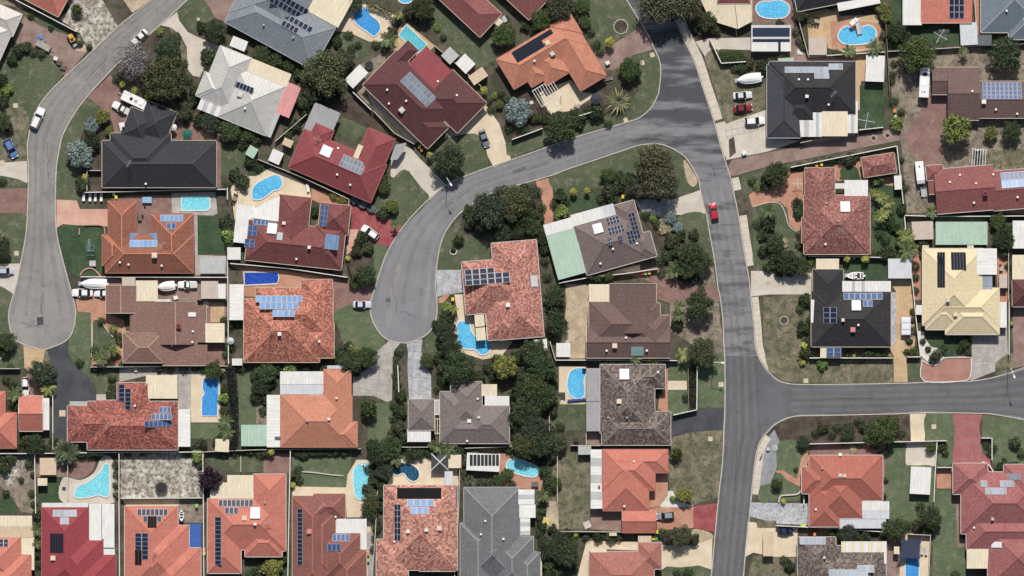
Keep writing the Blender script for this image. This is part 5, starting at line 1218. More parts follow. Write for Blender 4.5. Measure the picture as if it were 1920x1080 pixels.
mb.build('slide', M_WHITE, pl5)
# ---------------------------------------------------------------- boundary fences
def fence(pts, c='pale', h=1.75, wd=.16):
    pts = pp(pts); cx = sum(p[0] for p in pts)/len(pts); cy = sum(p[1] for p in pts)/len(pts)
    o = root('boundary_fence', cx, cy)
    colr = {'white': (.60, .58, .54), 'pale': (.47, .44, .38), 'brown': (.17, .13, .11), 'grey': (.30, .30, .30), 'dark': (.06, .06, .06)}[c]
    m = paint('fence_'+c, colr, .8, 0, .15)
    for i in range(len(pts)-1):
        a, b = P(*pts[i]), P(*pts[i+1]); L = (b-a).length; n = max(1, round(L/2.6)); d = (b-a)/n
        for k in range(n):
            p, q = a+d*(k+.012), a+d*(k+.988); mb = MB()
            mb.bar((p.x, p.y, h/2), (q.x, q.y, h/2), .05, h); mb.bar((p.x, p.y, h+.03), (q.x, q.y, h+.03), wd, .06); mb.build('fence_panel', m, o)
        for k in range(n+1):
            p = a+d*k
            if k == 0 and i > 0: continue
            mb = MB(); mb.box(p.x-.05, p.y-.05, 0, p.x+.05, p.y+.05, h+.075); mb.build('post', m, o)
    o['colour'] = c
    dx, dy = abs(pts[-1][0]-pts[0][0]), abs(pts[-1][1]-pts[0][1]); L = math.hypot(dx, dy)
    wy = 'running across' if dx > 2.2*dy else 'running up and down' if dy > 2.2*dx else 'running diagonally'
    auto(o, ('short ' if L < 60 else 'long ' if L > 150 else '')+{'pale': 'pale capped'}.get(c, c)+' fence '+wy, 'fence', cx, cy, 'boundary fences')
for s_ in """white|30,0 145,60
white|160,361 425,355
pale|164,320 190,320
pale|164,322 164,358
white|427,352 427,374
white|427,487 428,560 429,682
white|152,519 427,520
brown|370,562 428,563
pale|170,688 428,686
pale|0,691 38,691
white|100,742 100,812
white|432,494 540,503 652,520
pale|484,299 570,334 655,374
white|0,850 66,850 128,849 224,848
white|226,848 381,847
pale|383,847 480,843 545,842 677,841
pale|752,838 862,838
pale|872,840 958,837
white|66,852 68,962
white|224,850 224,940 225,1085
white|381,850 382,940 383,1085
white|545,844 543,930 540,1085
pale|708,920 704,1000 698,1085
pale|862,880 860,960 852,1085
white|227,934 380,933
pale|1070,835 1258,835
pale|1099,809 1099,833
pale|1047,996 1167,997
white|1042,675 1150,675 1270,676
white|1047,531 1110,519 1172,513 1232,504
pale|1031,640 1041,674
white|1307,687 1306,768 1262,778
pale|1030,780 1030,830
white|1482,314 1560,298 1681,274
white|1681,275 1687,330 1693,382
white|1696,404 1760,406 1924,405
white|1695,406 1697,430
white|1515,481 1580,481 1662,483
white|1705,486 1711,540 1718,610 1725,668
white|1517,671 1674,671
white|1700,669 1725,669
white|1891,566 1891,665
pale|1487,0 1500,50 1515,105
white|1515,107 1590,102 1658,98
brown|1660,44 1663,96 1667,172
pale|1662,97 1740,93 1832,87 1924,82
pale|1826,0 1832,85
white|1610,244 1655,239
pale|1500,268 1608,246
white|960,262 1017,241
white|1084,218 1128,205
white|1330,73 1352,119 1398,116
pale|816,87 860,124 902,162
white|662,173 697,207
pale|700,208 740,250 776,270
pale|517,265 546,240 575,215
white|1517,832 1640,829 1774,826
white|1756,829 1753,876 1750,940
white|1756,876 1784,876
white|1455,985 1560,990 1660,997
pale|1744,1002 1740,1085
pale|1702,1001 1744,1003
white|1839,821 1859,821 1859,862
pale|452,855 452,884
white|746,684 748,735
pale|128,858 128,938
pale|655,374 654,386
brown|1290,690 1291,765
pale|1045,838 1045,940
pale|1092,690 1099,690
dark|652,492 660,518
pale|1002,790 1001,838
brown|840,100 846,92
pale|100,814 100,842
pale|1890,470 1890,560""".splitlines():
    c, q = s_.split('|')
    fence(q, c, wd=.2 if c == 'white' else .15, h=1.7 if c != 'dark' else 1.2)
# ---------------------------------------------------------------- vegetation
def leaf_quad(mb, c, nrm, sz, rnd):
    t = Vector((rnd.gauss(0, 1), rnd.gauss(0, 1), rnd.gauss(0, 1))).cross(nrm)
    if t.length < 1e-4: t = Vector((1, 0, 0))
    t.normalize(); b = nrm.cross(t).normalized(); l = sz*rnd.uniform(.7, 1.35); w_ = l*rnd.uniform(.45, .7)
    o = len(mb.v); k = nrm*(-.25*l)
    mb.v += [tuple(c-t*l+k), tuple(c-b*w_), tuple(c+t*l+k), tuple(c+b*w_)]; mb.f.append((o, o+1, o+2, o+3)); mb.m.append(0)
def crown(seed, n, leaf, lobes, flat=.75, lob=.36, spread=.68, jag=.12, up=.25, inner=.25):
    """leaf clumps spread over lobes that fill a crown of radius 1; gaps stay open between the lobes"""
    r = random.Random(seed); mb = MB(); L = []
    for i in range(lobes):
        a = i*2.39996+r.uniform(-.3, .3); d = spread*math.sqrt((i+.4)/lobes)*r.uniform(.85, 1.1)
        z = flat*(.45+.5*math.sqrt(max(0, 1-(d/1.02)**2)))*r.uniform(.82, 1.08)
        L.append((Vector((d*math.cos(a), d*math.sin(a), z)), lob*r.uniform(.72, 1.2)))
    for i in range(n):
        c, q = L[r.randrange(lobes)]; d = Vector((r.gauss(0, 1), r.gauss(0, 1), r.gauss(0, 1)+up))
        d.normalize(); s = q*(1+r.uniform(-inner, jag)); p = c+Vector((d.x*s, d.y*s, d.z*s*flat))
        nn = (d+Vector((r.gauss(0, .45), r.gauss(0, .45), r.gauss(0, .45)))).normalized()
        leaf_quad(mb, p, nn, leaf, r)
    return mb.mesh('crown', M_LEAF)
def trunk_mesh(seed, bare=False, th=.05):
    r = random.Random(seed); mb = MB()
    def limb(a, b, r0, r1, n=6):
        a = Vector(a); b = Vector(b); d = (b-a).normalized(); s = d.orthogonal().normalized(); t = d.cross(s); o = len(mb.v)
        for p, q in ((a, r0), (b, r1)):
            for k in range(n): an = 2*math.pi*k/n; mb.v.append(tuple(p+(s*math.cos(an)+t*math.sin(an))*q))
        for k in range(n): j = (k+1) % n; mb.f.append((o+k, o+j, o+n+j, o+n+k)); mb.m.append(0)
    limb((0, 0, -.45), (.02, .01, .25), th, th*.75)
    for i in range(9 if bare else 6):
        a = i*1.05+r.uniform(-.3, .3); e = (.55*math.cos(a), .55*math.sin(a), .6+r.uniform(-.1, .2)); limb((.02, .01, .2), e, th*.6, th*.25, 5)
        for k in range(5 if bare else 2):
            b = a+r.uniform(-.7, .7); q = r.uniform(.75, 1.0); f = (q*math.cos(b), q*math.sin(b), .6+r.uniform(-.1, .35)); limb(e, f, th*.25, th*.1, 4)
            if bare:
                for g in range(4): c2 = b+r.uniform(-.5, .5); q2 = q*r.uniform(.9, 1.12); limb(f, (q2*math.cos(c2), q2*math.sin(c2), f[2]+r.uniform(.0, .15)), th*.1, th*.04, 3)
    return mb.mesh('trunk', M_BARK)
PROTO = {
 'big': [crown(s, 5200, .047, 34, .75, .225, .80, .22, .3, .35) for s in (1, 2, 3, 4)],
 'gum': [crown(s, 4200, .045, 26, .7, .25, .76, .22, .2, .4) for s in (11, 12, 13)],
 'round': [crown(s, 1700, .085, 26, .85, .26, .68, .08, .4) for s in (21, 22)],
 'shrub': [crown(s, 800, .125, 12, .8, .36, .62, .15, .3) for s in (31, 32, 33)],
 'ball': [crown(s, 700, .11, 16, .95, .36, .55, .04, .6, .12) for s in (41, 42)],
 'silver': [crown(s, 2600, .07, 30, .8, .24, .72, .1, .4) for s in (51, 52)],
 'bare': [crown(s, 3000, .034, 24, .7, .3, .72, .4, .1, .5) for s in (61,)],
 'low': [crown(s, 900, .10, 16, .4, .33, .7, .2, .3) for s in (71, 72)],
}
TRUNK = [trunk_mesh(s) for s in (5, 6)]; BTRUNK = trunk_mesh(9, True, .045)
KIND = {  # code: (prototype, colours, height/width, category, description, name)
 'd': ('big', [(.056, .084, .042), (.072, .096, .044), (.064, .082, .053), (.09, .102, .048), (.052, .076, .038), (.068, .102, .042)], 1.3, 'tree', 'dark green leafy tree', 'leafy_tree'),
 'g': ('big', [(.082, .122, .042), (.092, .128, .048)], 1.25, 'tree', 'mid green leafy tree', 'leafy_tree'),
 'e': ('gum', [(.115, .122, .070), (.105, .108, .066)], 1.5, 'tree', 'olive grey open crowned gum tree', 'gum_tree'),
 'v': ('big', [(0.112, 0.132, 0.059), (0.097, 0.118, 0.054)], 1.3, 'tree', 'dusky olive green tree', 'olive_tree'),
 'o': ('round', [(0.202, 0.210, 0.059), (0.160, 0.183, 0.054)], 1.2, 'tree', 'olive green rounded tree', 'rounded_tree'),
 's': ('silver', [(.25, .315, .315), (.22, .285, .27)], 1.1, 'shrub', 'silvery blue green bush', 'silver_bush'),
 'y': ('ball', [(0.500, 0.500, 0.129), (0.500, 0.500, 0.137)], 1.6, 'shrub', 'clipped yellow ball bush', 'clipped_bush'),
 'l': ('shrub', [(0.219, 0.302, 0.073), (0.192, 0.274, 0.083)], 1.1, 'shrub', 'light green shrub', 'shrub'),
 'h': ('shrub', [(.044, .068, .030), (.056, .076, .036), (.07, .082, .04), (.05, .078, .03)], 1.1, 'shrub', 'dark green shrub', 'shrub'),
 'r': ('ball', [(0.066, 0.096, 0.029), (0.083, 0.113, 0.037)], 1.3, 'shrub', 'clipped dark green ball bush', 'clipped_bush'),
 'u': ('round', [(0.040, 0.022, 0.037)], 1.2, 'tree', 'blackish purple leaved tree', 'purple_tree'),
 'b': ('bare', [(.27, .25, .26)], 1.3, 'tree', 'bare grey twiggy tree', 'bare_tree'),
 'c': ('low', [(0.476, 0.421, 0.219), (0.439, 0.402, 0.238)], .6, 'shrub', 'cream flowering shrub', 'flowering_shrub'),
}
def tree(k, x, y, r):
    proto, cols, hw, cat, desc, nm = KIND[k]; rr = r*S*1.06; o = root(nm, x, y, 0, random.uniform(0, 6.28))
    lift = max(.0, min(2.2, (rr-1.0)*.6)) if k in 'dgevoub' else .1*rr
    if k == 'y' and r > 6: lift = .9
    me = random.choice(PROTO[proto]); c = bpy.data.objects.new('crown', me); COL.objects.link(c); attach(c, o, True)
    z = rr*hw*.8; c.location = (0, 0, lift*.9); c.scale = (rr*random.uniform(.93, 1.07), rr*random.uniform(.93, 1.07), z)
    cl = random.choice(cols); f = random.uniform(.85, 1.18); c.color = (cl[0]*f*random.uniform(.92, 1.08), cl[1]*f, cl[2]*f*random.uniform(.9, 1.1), 1)
    t = bpy.data.objects.new('trunk', BTRUNK if k == 'b' else random.choice(TRUNK)); COL.objects.link(t); attach(t, o, True)
    t.location = (0, 0, lift*.9); s = rr if k != 'y' else rr*.5; t.scale = (s, s, max(z, lift*2.2))
    if k == 'b': t.scale = (rr, rr, z)
    sz = ('large ' if r >= 30 else 'small ' if (r <= 12 and cat == 'tree') or r <= 7 else '')
    auto(o, sz+desc, cat, x, y, 'garden trees' if cat == 'tree' else 'garden shrubs')
# palms: separate fronds round a trunk
def frond_mesh(seed, nl=13, droop=.5, wide=.22, stiff=False):
    r = random.Random(seed); mb = MB(); pts = []
    for i in range(nl+1):
        t = i/nl; pts.append(Vector((t*(1-.12*t), 0, .28*t-droop*t*t)))
    for i in range(nl):
        a, b = pts[i], pts[i+1]; o = len(mb.v); w_ = .018*(1-i/nl)+.006
        mb.v += [(a.x, -w_, a.z), (b.x, -w_, b.z), (b.x, w_, b.z), (a.x, w_, a.z)]; mb.f.append((o, o+1, o+2, o+3)); mb.m.append(0)
    for i in range(1, nl):
        p = pts[i]; t = i/nl; l = wide*math.sin(math.pi*min(1, .18+t*.85))**.7*r.uniform(.85, 1.1)
        for s_ in (-1, 1):
            o = len(mb.v); q = p+Vector((l*.75, s_*l, -.25*l)); h_ = .035
            mb.v += [(p.x-h_*.5, 0, p.z), (p.x+h_, 0, p.z), tuple(q)]; mb.f.append((o, o+1, o+2)); mb.m.append(0)
            q2 = p+Vector((h_+l*.62, s_*l*.85, -.1*l)); o = len(mb.v)
            mb.v += [(p.x+h_*.6, 0, p.z+.002), (p.x+h_*1.8, 0, p.z+.002), tuple(q2)]; mb.f.append((o, o+1, o+2)); mb.m.append(0)
    return mb.mesh('frond', M_LEAF)
def blade_mesh():
    mb = MB(); w_ = .055
    P_ = [(0, w_*.7, .0), (.3, w_*1.2, .14), (.65, w_, .18), (1, .003, .08)]
    for i in range(3):
        (x0, a, z0), (x1, b, z1) = P_[i], P_[i+1]
        mb.poly([(x0, -a, z0+.03), (x1, -b, z1+.03), (x1, 0, z1), (x0, 0, z0)]); mb.poly([(x0, 0, z0), (x1, 0, z1), (x1, b, z1+.03), (x0, a, z0+.03)])
    return mb.mesh('leaf_blade', M_LEAF)
FRONDS = [frond_mesh(1), frond_mesh(2, droop=.35), frond_mesh(3, droop=.7, wide=.26)]; BLADE = blade_mesh()
PTRUNK = None
def palm(k, x, y, r):
    global PTRUNK
    if PTRUNK is None:
        mb = MB(); mb.cyl((0, 0), .13, 0, 1, 8, 0, .10); PTRUNK = mb.mesh('trunk', M_BARK)
    rr = r*S*1.1; big = k in 'PA'; o = root('agave' if k == 'A' else 'palm', x, y, 0, random.uniform(0, 6)); ht = {'p': 2.4, 'P': 2.2, 'A': .15, 'q': 2.6}[k]*random.uniform(.85, 1.15)
    n = {'p': 13, 'q': 12, 'P': 34, 'A': 44}[k]
    col = {'p': (.115, .15, .06), 'q': (.22, .245, .075), 'P': (.12, .15, .085), 'A': (.30, .29, .13)}[k]
    t = bpy.data.objects.new('trunk', PTRUNK); COL.objects.link(t); attach(t, o, True); t.scale = (1, 1, ht) if not big else (2, 2, ht+.2)
    for i in range(n):
        f = bpy.data.objects.new('frond' if k != 'A' else 'leaf_blade', BLADE if k == 'A' else random.choice(FRONDS)); COL.objects.link(f); attach(f, o, True)
        a = i*2.39996 if big else 2*math.pi*i/n+random.uniform(-.25, .25)
        tier = i/n if big else random.random()
        L = rr*random.uniform(.82, 1.05)*(1-.35*tier*(1 if big else .5))
        f.location = (0, 0, ht+.25*tier); f.rotation_euler = (0, -R((5+50*tier) if big else (tier*28)), a); f.scale = (L, L*(1.0 if k != 'A' else .8), L)
        q = random.uniform(.75, 1.3); m_ = 1-.45*tier*(k == 'A'); f.color = (col[0]*q*m_, col[1]*q*m_, col[2]*q, 1)
    d = {'p': 'green feathery palm', 'q': 'yellowish green feathery palm', 'P': 'large grey green palm with stiff radiating fronds', 'A': 'large yellow edged agave rosette'}[k]
    auto(o, d, 'agave' if k == 'A' else 'palm', x, y, 'palms')
TREES = """b254,112,40 d312,150,43 d316,96,27 y231,158,7 y253,169,8 y276,181,6 r145,18,14 h35,95,13 h49,88,12 h25,111,12 h62,97,10 h79,101,10 h5,150,15 l14,168,13 h6,190,14 d5,228,18 h17,240,11
s172,236,17 s150,290,30 d172,264,19 o194,220,16 y187,232,6 o206,245,10 d404,58,24 h378,50,11 h391,108,18 h404,120,11 h384,142,9 e345,208,19 h374,226,15 d395,232,18 g430,247,21 h456,259,15 h340,180,13 h365,170,12 h350,230,8
g490,102,17 h518,114,18 h540,126,14 v612,138,43 d590,166,24 d574,186,19 d645,112,20 p730,74,22 d665,6,18 d792,14,25 h766,24,15 g945,67,23 g1015,37,22 e1052,12,29 g1092,10,16 g1097,42,13 y1143,80,11 y1165,129,9 g1182,130,23
s970,210,29 d1050,240,31 h1085,226,16 h1119,213,17 h1004,221,12 e1236,8,44 e1282,6,38 d1325,40,20 h1340,52,15 h1390,128,12 h1405,119,12 h1430,124,15 h1378,128,9 y908,170,9 o937,196,10 h920,206,8 l890,176,8 h632,76,12 h654,66,9
h500,170,12 h572,206,12 h555,236,13 h540,250,11 d1500,26,16 p1590,96,16 p1638,90,20 o1655,16,15 o1660,33,14 d1680,60,20 g1718,102,35 p1805,97,12 d1882,103,33 o1790,245,32 o1857,250,16 d1895,247,20 l1680,232,15 h1673,140,8 h1675,190,10 h1672,152,7 h1520,40,9 h1560,12,8
h155,345,16 y160,332,7 h5,340,9 d6,474,16 h8,455,13 l430,442,16 h424,416,15 h432,458,14 h428,430,13 h455,340,16 h440,326,13 h426,348,8 g455,270,10 h715,330,16 g720,350,14 h710,310,12 d840,300,33 p862,280,13 y806,292,8 s665,375,9 s680,383,9 s696,391,9 s712,399,9 o735,386,15 h720,400,14 p740,422,11
h672,455,11 h681,444,12 h690,466,13 h668,470,12 y652,484,6 d685,515,21 g665,530,12 h592,397,11 o626,367,9 o641,373,11 d921,390,38 d962,380,34 d900,412,22 d986,376,22 h960,420,18 d944,436,20 h860,450,13 h850,468,6 h880,395,15
g1140,328,17 h1142,358,18 h1166,334,17 e1226,308,38 e1240,342,36 e1213,350,25 d1190,350,20 h1240,366,14 y1075,360,8 y1101,358,7 l1077,367,6 h1050,368,16 l1053,398,15 d985,405,22 d1000,426,18 d970,432,18 d1014,448,14 h1021,466,12 c1246,425,17 c1257,446,8 s1256,408,14 s1270,426,12 h1258,452,18 d1295,480,27 d1311,492,24 d1284,502,22 p1265,505,22 r1120,520,12 r1140,518,12
d1040,555,22 d1045,606,23 d1455,326,24 h1438,340,17 p1440,396,17 h1440,416,18 d1452,456,19 c1466,456,13 d1475,492,24 h1454,486,17 d1499,500,20 l1521,491,8 y1588,485,8 y1601,484,4 y1622,485,9 q1641,362,13 q1652,371,15 q1665,381,14 q1660,396,13 q1651,405,17 l1645,336,13 q1698,442,20 p1700,470,26 h1662,474,17 h1690,392,11 h1697,352,8 p1745,398,17 g1870,415,17 d1880,448,21 h1885,472,14 h1593,298,14 h1576,303,9 h1495,380,12 h1497,398,13 h1730,458,14
d80,698,26 q90,728,19 d14,640,20 h9,657,14 p30,740,18 h31,760,13 p205,655,20 p190,672,18 y222,657,8 l212,617,10 h226,640,9 h210,742,13 l420,746,12 p425,790,20 p428,812,18 g401,694,19 h430,685,12 h345,692,9 h320,692,8 h300,692,8 h190,602,9
d660,676,24 d690,669,22 q664,657,15 h642,672,16 d500,700,20 d488,726,18 l545,688,14 h518,692,13 r692,767,21 h748,660,9 h745,688,8 h752,742,13 h750,770,15 h749,800,14 h756,822,14 g800,676,14 d838,622,22 d846,652,22 d862,690,32 h834,690,18 o948,686,26 h836,592,14 l838,576,12 q852,580,10
d1000,660,27 d1016,690,29 d1000,722,28 d1022,742,23 d980,732,20 d986,772,29 d1002,802,29 d970,790,20 l1041,750,10 p1272,574,17 d1311,570,30 p1274,592,15 d1316,661,29 q1280,665,18 q1306,666,18 p1192,676,13 l1225,673,13 h1270,607,13 h1287,745,9 g1235,733,9
h1505,615,14 y1506,647,8 h1510,661,15 y1506,680,6 l1542,683,12 h1628,662,12 y1601,667,4 y1668,666,4 r1712,660,12 h1712,620,9 h1754,667,13 h1764,660,9 h1808,645,12 y1897,607,5 h1508,562,13 h1500,580,9 g1656,806,28 g1636,818,19 h1541,801,12 h1569,802,10 h1560,814,9 d1505,828,14
d68,834,21 h56,824,15 u395,896,26 y390,882,4 l370,855,14 p68,994,14 p70,1018,12 h71,966,11 h10,878,13 h60,926,8 h218,872,9 h219,890,8 h218,910,8 h219,928,8 h150,852,10 h172,852,9 h190,850,8 h22,860,12 h55,870,10
y509,848,7 h499,849,11 h555,890,11 y549,910,6 h570,851,11 h600,848,10 o618,850,7 d710,850,24 d731,838,24 h700,835,16 p742,858,20 h700,900,14 h690,916,13 d696,940,18 d694,958,17 h714,926,12 d720,882,19 h770,852,15 h786,848,13 p820,836,19 c842,838,10 p842,842,20 h860,846,14 P881,900,12 h902,906,11 g936,899,13 g951,889,13 o512,1064,22 h490,1072,17 h715,905,12 h712,950,11 h706,976,10
d986,830,29 d1012,832,27 d1046,830,19 h1030,852,16 p992,852,13 h1021,884,13 h1029,900,13 g1041,906,13 p1017,930,15 h1010,970,9 h1016,986,11 h1036,992,11 d1030,1030,22 d1062,1036,26 d1050,1010,17 g1026,1056,13 h1026,1076,12 h1065,1000,11 y1080,1003,6 h1098,1008,8 h1122,1006,12 g1146,1006,12 h1160,1008,9 c962,836,12
r1268,850,15 o1282,928,17 l1262,936,7 e1276,1004,22 e1254,1008,15 h1299,1011,13 h1240,1000,10 r1455,906,13 y1468,939,6 c1600,842,9 d1590,816,15 r1745,838,12 h1768,836,9 d1590,1000,20 h1621,1006,13 d1676,990,24 d1741,969,24 h1720,986,13 h1880,874,15 h1900,876,13 h1860,840,10 h1480,1061,12 h1902,830,14 h1915,850,10 h1492,880,5 h1524,934,6 h1650,852,7
P125,847,31 A1160,190,29 h1010,1040,9 h1290,1072,10 h1270,1075,9 h1804,1005,6 h1790,1078,10 h820,1078,8 h1640,345,8 h1672,500,8 h1712,585,7 h1716,545,8 q748,30,10 h580,300,7 h470,300,14 h484,314,10 h1394,112,9 h1370,110,12 h1356,104,10
h20,20,9 h58,30,7 h96,52,6 h150,82,7 h168,88,6 l300,60,9 h330,70,10 h345,120,9 h352,150,10 h360,190,12 h300,196,10 h286,190,9 h218,150,8 h226,140,7 g470,246,14 h480,262,12 h448,250,12 h415,232,12 h500,186,10 h470,130,13 h478,112,10 g505,128,12 h560,140,12 h575,150,13 h628,180,14 h600,196,12 h585,216,10
h620,160,16 h660,90,9 h672,84,7 h705,84,9 h740,40,10 h752,34,12 h722,92,10 h735,60,12 h780,34,12 h806,40,9 l820,52,8 h832,70,7 h936,82,14 h956,72,10 h966,96,10 h985,48,12 h1000,58,10 h1030,20,14 h1075,30,12 h1108,62,8 h1118,84,10 h1126,98,8 h940,176,8 h950,186,9 l928,180,7 h916,190,7 h955,240,10 h985,244,10 h1022,222,11 h1140,232,9 h1100,205,9 h1090,214,8 h1075,210,8
h1262,30,12 h1300,50,12 h1315,60,10 h1350,30,10 h1360,36,8 h1462,44,9 h1492,60,9 h1498,78,8 h1505,90,7 h1475,110,8 h1446,114,9 h1545,100,9 h1570,100,9 h1655,70,9 h1668,80,9 h1690,76,12 h1700,64,9 h1696,88,8 h1720,90,9 h1850,84,9 h1905,84,10 h1700,130,7 h1676,120,7 h1690,210,8
l1420,350,10 h1410,340,9 h1470,318,9 h1500,312,8 h1530,304,8 h1560,300,9 h1606,294,8 h1640,290,7 h1690,300,6 h1690,340,7 h1670,420,12 h1650,440,10 h1660,450,10 h1680,430,11 h1690,455,12 h1720,440,10 h1730,480,8 h1716,500,9 h1716,520,8 h1670,478,12 h1640,478,10 h1610,480,6 h1430,440,12 h1420,420,10 h1430,470,12 h1440,502,12 h1480,510,12 h1460,510,11 h1510,478,8 h1500,440,9 h1498,460,8 h1890,430,12 h1872,460,12 h1890,500,7 h1892,540,7
h1300,440,12 h1276,440,12 h1268,470,14 h1250,480,13 h1240,490,10 h1240,514,9 h1300,520,12 h1280,524,12 l1225,410,8 h1210,404,9 h1230,420,9 h1160,350,14 h1180,334,12 h1200,366,10 h1150,372,12 h1126,372,10 h1040,384,10 h1060,380,9 h1016,390,10 h1008,360,10 h1010,410,12 h1006,440,12 h945,360,14 h985,356,14 h900,396,14 h880,420,12 h900,436,10 h1022,490,9 h1026,520,9 h1050,530,8 h1040,580,16 h1036,630,9
h620,640,9 h634,660,12 h655,650,12 h672,694,12 h610,690,8 h575,690,8 h528,690,9 h480,742,14 h500,748,13 h494,770,10 h478,702,12 h510,716,12 l484,690,10 h454,690,10 h420,770,10 h424,730,11 h418,700,10 h410,826,12 h420,840,11 h380,830,12 h366,838,9 h740,830,12 h735,812,8 h738,760,9 h738,785,9 h745,720,9 h742,705,8
h820,610,12 h826,640,13 h820,670,12 h830,712,12 h845,725,10 h820,730,8 h900,705,12 h915,690,11 h925,706,10 h930,672,9 h970,668,14 h972,700,16 h966,740,14 h965,762,12 h958,800,12 h968,820,14 h1030,700,14 h1036,720,12 h1036,770,12 h1032,810,14 h1050,800,10 h1024,862,12 h1006,860,12 h975,850,10 h955,845,9 h1030,920,10 h1020,945,9 h1016,960,9 h1012,1000,9 h1020,1015,12 h1040,1052,14 h1070,1060,12 h1045,1072,12 h1075,1015,10
h890,850,9 h870,870,8 h872,890,9 h915,905,10 h925,912,10 h960,908,8 h808,852,9 h800,846,8 h765,845,10 h745,872,8 h720,900,12 h728,860,12 h706,870,13 h700,885,10 h690,880,9 h706,990,10 h704,1010,9 h700,1030,8 h562,900,9 h560,880,8 h580,846,9 h590,850,8 h630,848,9 h645,850,8 h530,1050,12 h500,1050,10 h470,1078,10
h40,845,12 h90,840,10 h100,826,9 h50,810,10 h45,830,12 h5,860,9 h12,925,8 h40,900,6 h62,890,6 h64,945,7 h74,985,9 h70,1040,9 h72,1060,8 h240,852,7 h268,850,7 h350,850,8 h374,872,8 h386,915,9 h376,870,9 h420,852,8 h440,850,8 h470,848,8 h486,852,9
h150,680,9 h180,690,8 h205,684,9 h178,658,10 h215,668,10 h230,684,8 h222,630,8 h280,592,6 h420,600,8 h424,620,9 h426,650,9 h424,665,8 h432,610,8 h434,650,9 h440,680,9 h395,694,10 h380,692,9 h365,690,8 h210,710,9 h212,728,10 h218,748,8 h20,690,8 h38,730,9 h24,720,10 h12,712,9 h70,752,8 h98,720,8 h100,700,9
h1520,574,8 h1518,600,8 h1520,622,9 h1514,640,10 h1560,662,6 h1590,664,6 h1646,664,7 h1656,662,7 h1700,660,7 h1705,640,7 h1710,600,6 h1730,640,6 h1740,655,6 h1748,676,8 h1770,652,7 h1800,656,8 h1815,660,7 h1815,635,7 h1610,790,9 h1590,800,10 h1620,800,12 h1672,790,14 h1690,812,9 h1530,812,9 h1580,830,9 h1610,832,8 h1640,836,10 h1670,826,10 h1660,850,8 h1660,900,6 h1656,930,7 h1600,1010,10 h1640,990,12 h1655,1004,9 h1700,985,10 h1725,950,10 h1735,990,14 h1750,985,8 h1760,840,8 h1772,850,7 h1850,834,8 h1856,850,7 h1870,884,8 h1575,1004,10 h1560,1000,7 h1500,1060,8 h1470,1050,9"""
SMALL = []; _t = [(t_[0], *(float(q) for q in t_[1:].split(','))) for t_ in TREES.split()]
_lim = sorted((t[3] for t in _t if t[0] in 'hl'), reverse=True)[285]
for k, x, y, r in _t:
    if k in 'hl' and r <= _lim: SMALL.append((k, x, y, r)); continue
    (palm if k in 'pqPA' else tree)(k, x, y, r)
# low garden planting too small and too many to tell apart
for kk in 'hl':
    mb = MB(); rr_ = random.Random(17)
    for k, x, y, r in SMALL:
        if k != kk: continue
        c = P(x, y); q = r*S*1.08
        for i in range(int(60+150*q)):
            d_ = Vector((rr_.gauss(0, 1), rr_.gauss(0, 1), abs(rr_.gauss(0, 1))+.15)).normalized(); s = q*rr_.uniform(.6, 1.05)
            leaf_quad(mb, Vector((c.x+d_.x*s, c.y+d_.y*s, .12+d_.z*s*1.1)), (d_+Vector((rr_.gauss(0, .4), rr_.gauss(0, .4), .3))).normalized(), .15, rr_)
    if mb.v:
        o = mb.build('garden_foliage', M_LEAF, None, (.056, .080, .036) if kk == 'h' else (.17, .235, .065)); o['kind'] = 'stuff'
        o['label'] = ('low dark green' if kk == 'h' else 'low light green')+' planting scattered along fences and garden beds'; o['category'] = 'planting'
# hedges: continuous clipped rows of foliage
def hedge(label, pts, wd, h, col):
    pts = [P(*p) for p in pp(pts)]; mb = MB(); r = random.Random(len(label)); tot = 0
    for i in range(len(pts)-1):
        a, b = pts[i], pts[i+1]; L = (b-a).length; d = (b-a)/L; n_ = Vector((-d.y, d.x)); W = wd*S/2
        for k in range(int(L*wd*S*55)):
            u, v = r.uniform(0, L), r.uniform(-1, 1)*W*(1+.18*math.sin(r.uniform(0, 6)))
            p = a+d*u+n_*v; z = h*r.uniform(.45, 1.0) if abs(v) > W*.75 else h*r.uniform(.82, 1.05)
            leaf_quad(mb, Vector((p.x, p.y, z)), Vector((r.gauss(0, .5), r.gauss(0, .5), 1)).normalized(), .17, r)
    o = bpy.data.objects.new('hedge', None); COL.objects.link(o); c = sum(pts, Vector((0, 0)))/len(pts); o.location = (c.x, c.y, 0); tag(o, label, 'hedge', 'hedges')
    mb.build('foliage', M_LEAF, o, col)
    st = MB()
    for i in range(len(pts)-1):
        n = max(2, int((pts[i+1]-pts[i]).length/1.5))
        for k in range(n): p = pts[i].lerp(pts[i+1], (k+.5)/n); st.cyl((p.x, p.y), .04, 0, h*.8, 5)
    st.build('stems', M_BARK, o)
hedge('tall blackish hedge between the lap pool and the orange court house', '434,688 438,740 440,800 437,842', 16, 2.4, (.016, .018, .02))
hedge('dark clipped hedge along the small lawn by the driveway asphalt', '1298,690 1299,768', 12, 1.3, (.022, .034, .016))
hedge('green hedge below the white fence near the top middle', '1348,108 1394,106', 18, 1.5, (.05, .085, .025))
hedge('olive hedge above the blue kidney pool', '688,8 712,14 734,26', 12, 1.6, (.09, .10, .04))
hedge('shaggy hedge strip between the two stained drives', '744,668 742,700 745,735', 8, 1.2, (.06, .075, .04))
hedge('climbing hedge along the fence above the lower left pool', '150,853 196,850', 9, 1.7, (.04, .06, .022))
hedge('leafy hedge strip along the fence below the dark brown gabled house', '1106,677 1180,678', 7, 1.6, (.05, .075, .03))
hedge('garden hedge along the back fence of the orange court house', '552,850 650,846', 10, 1.2, (.045, .06, .026))
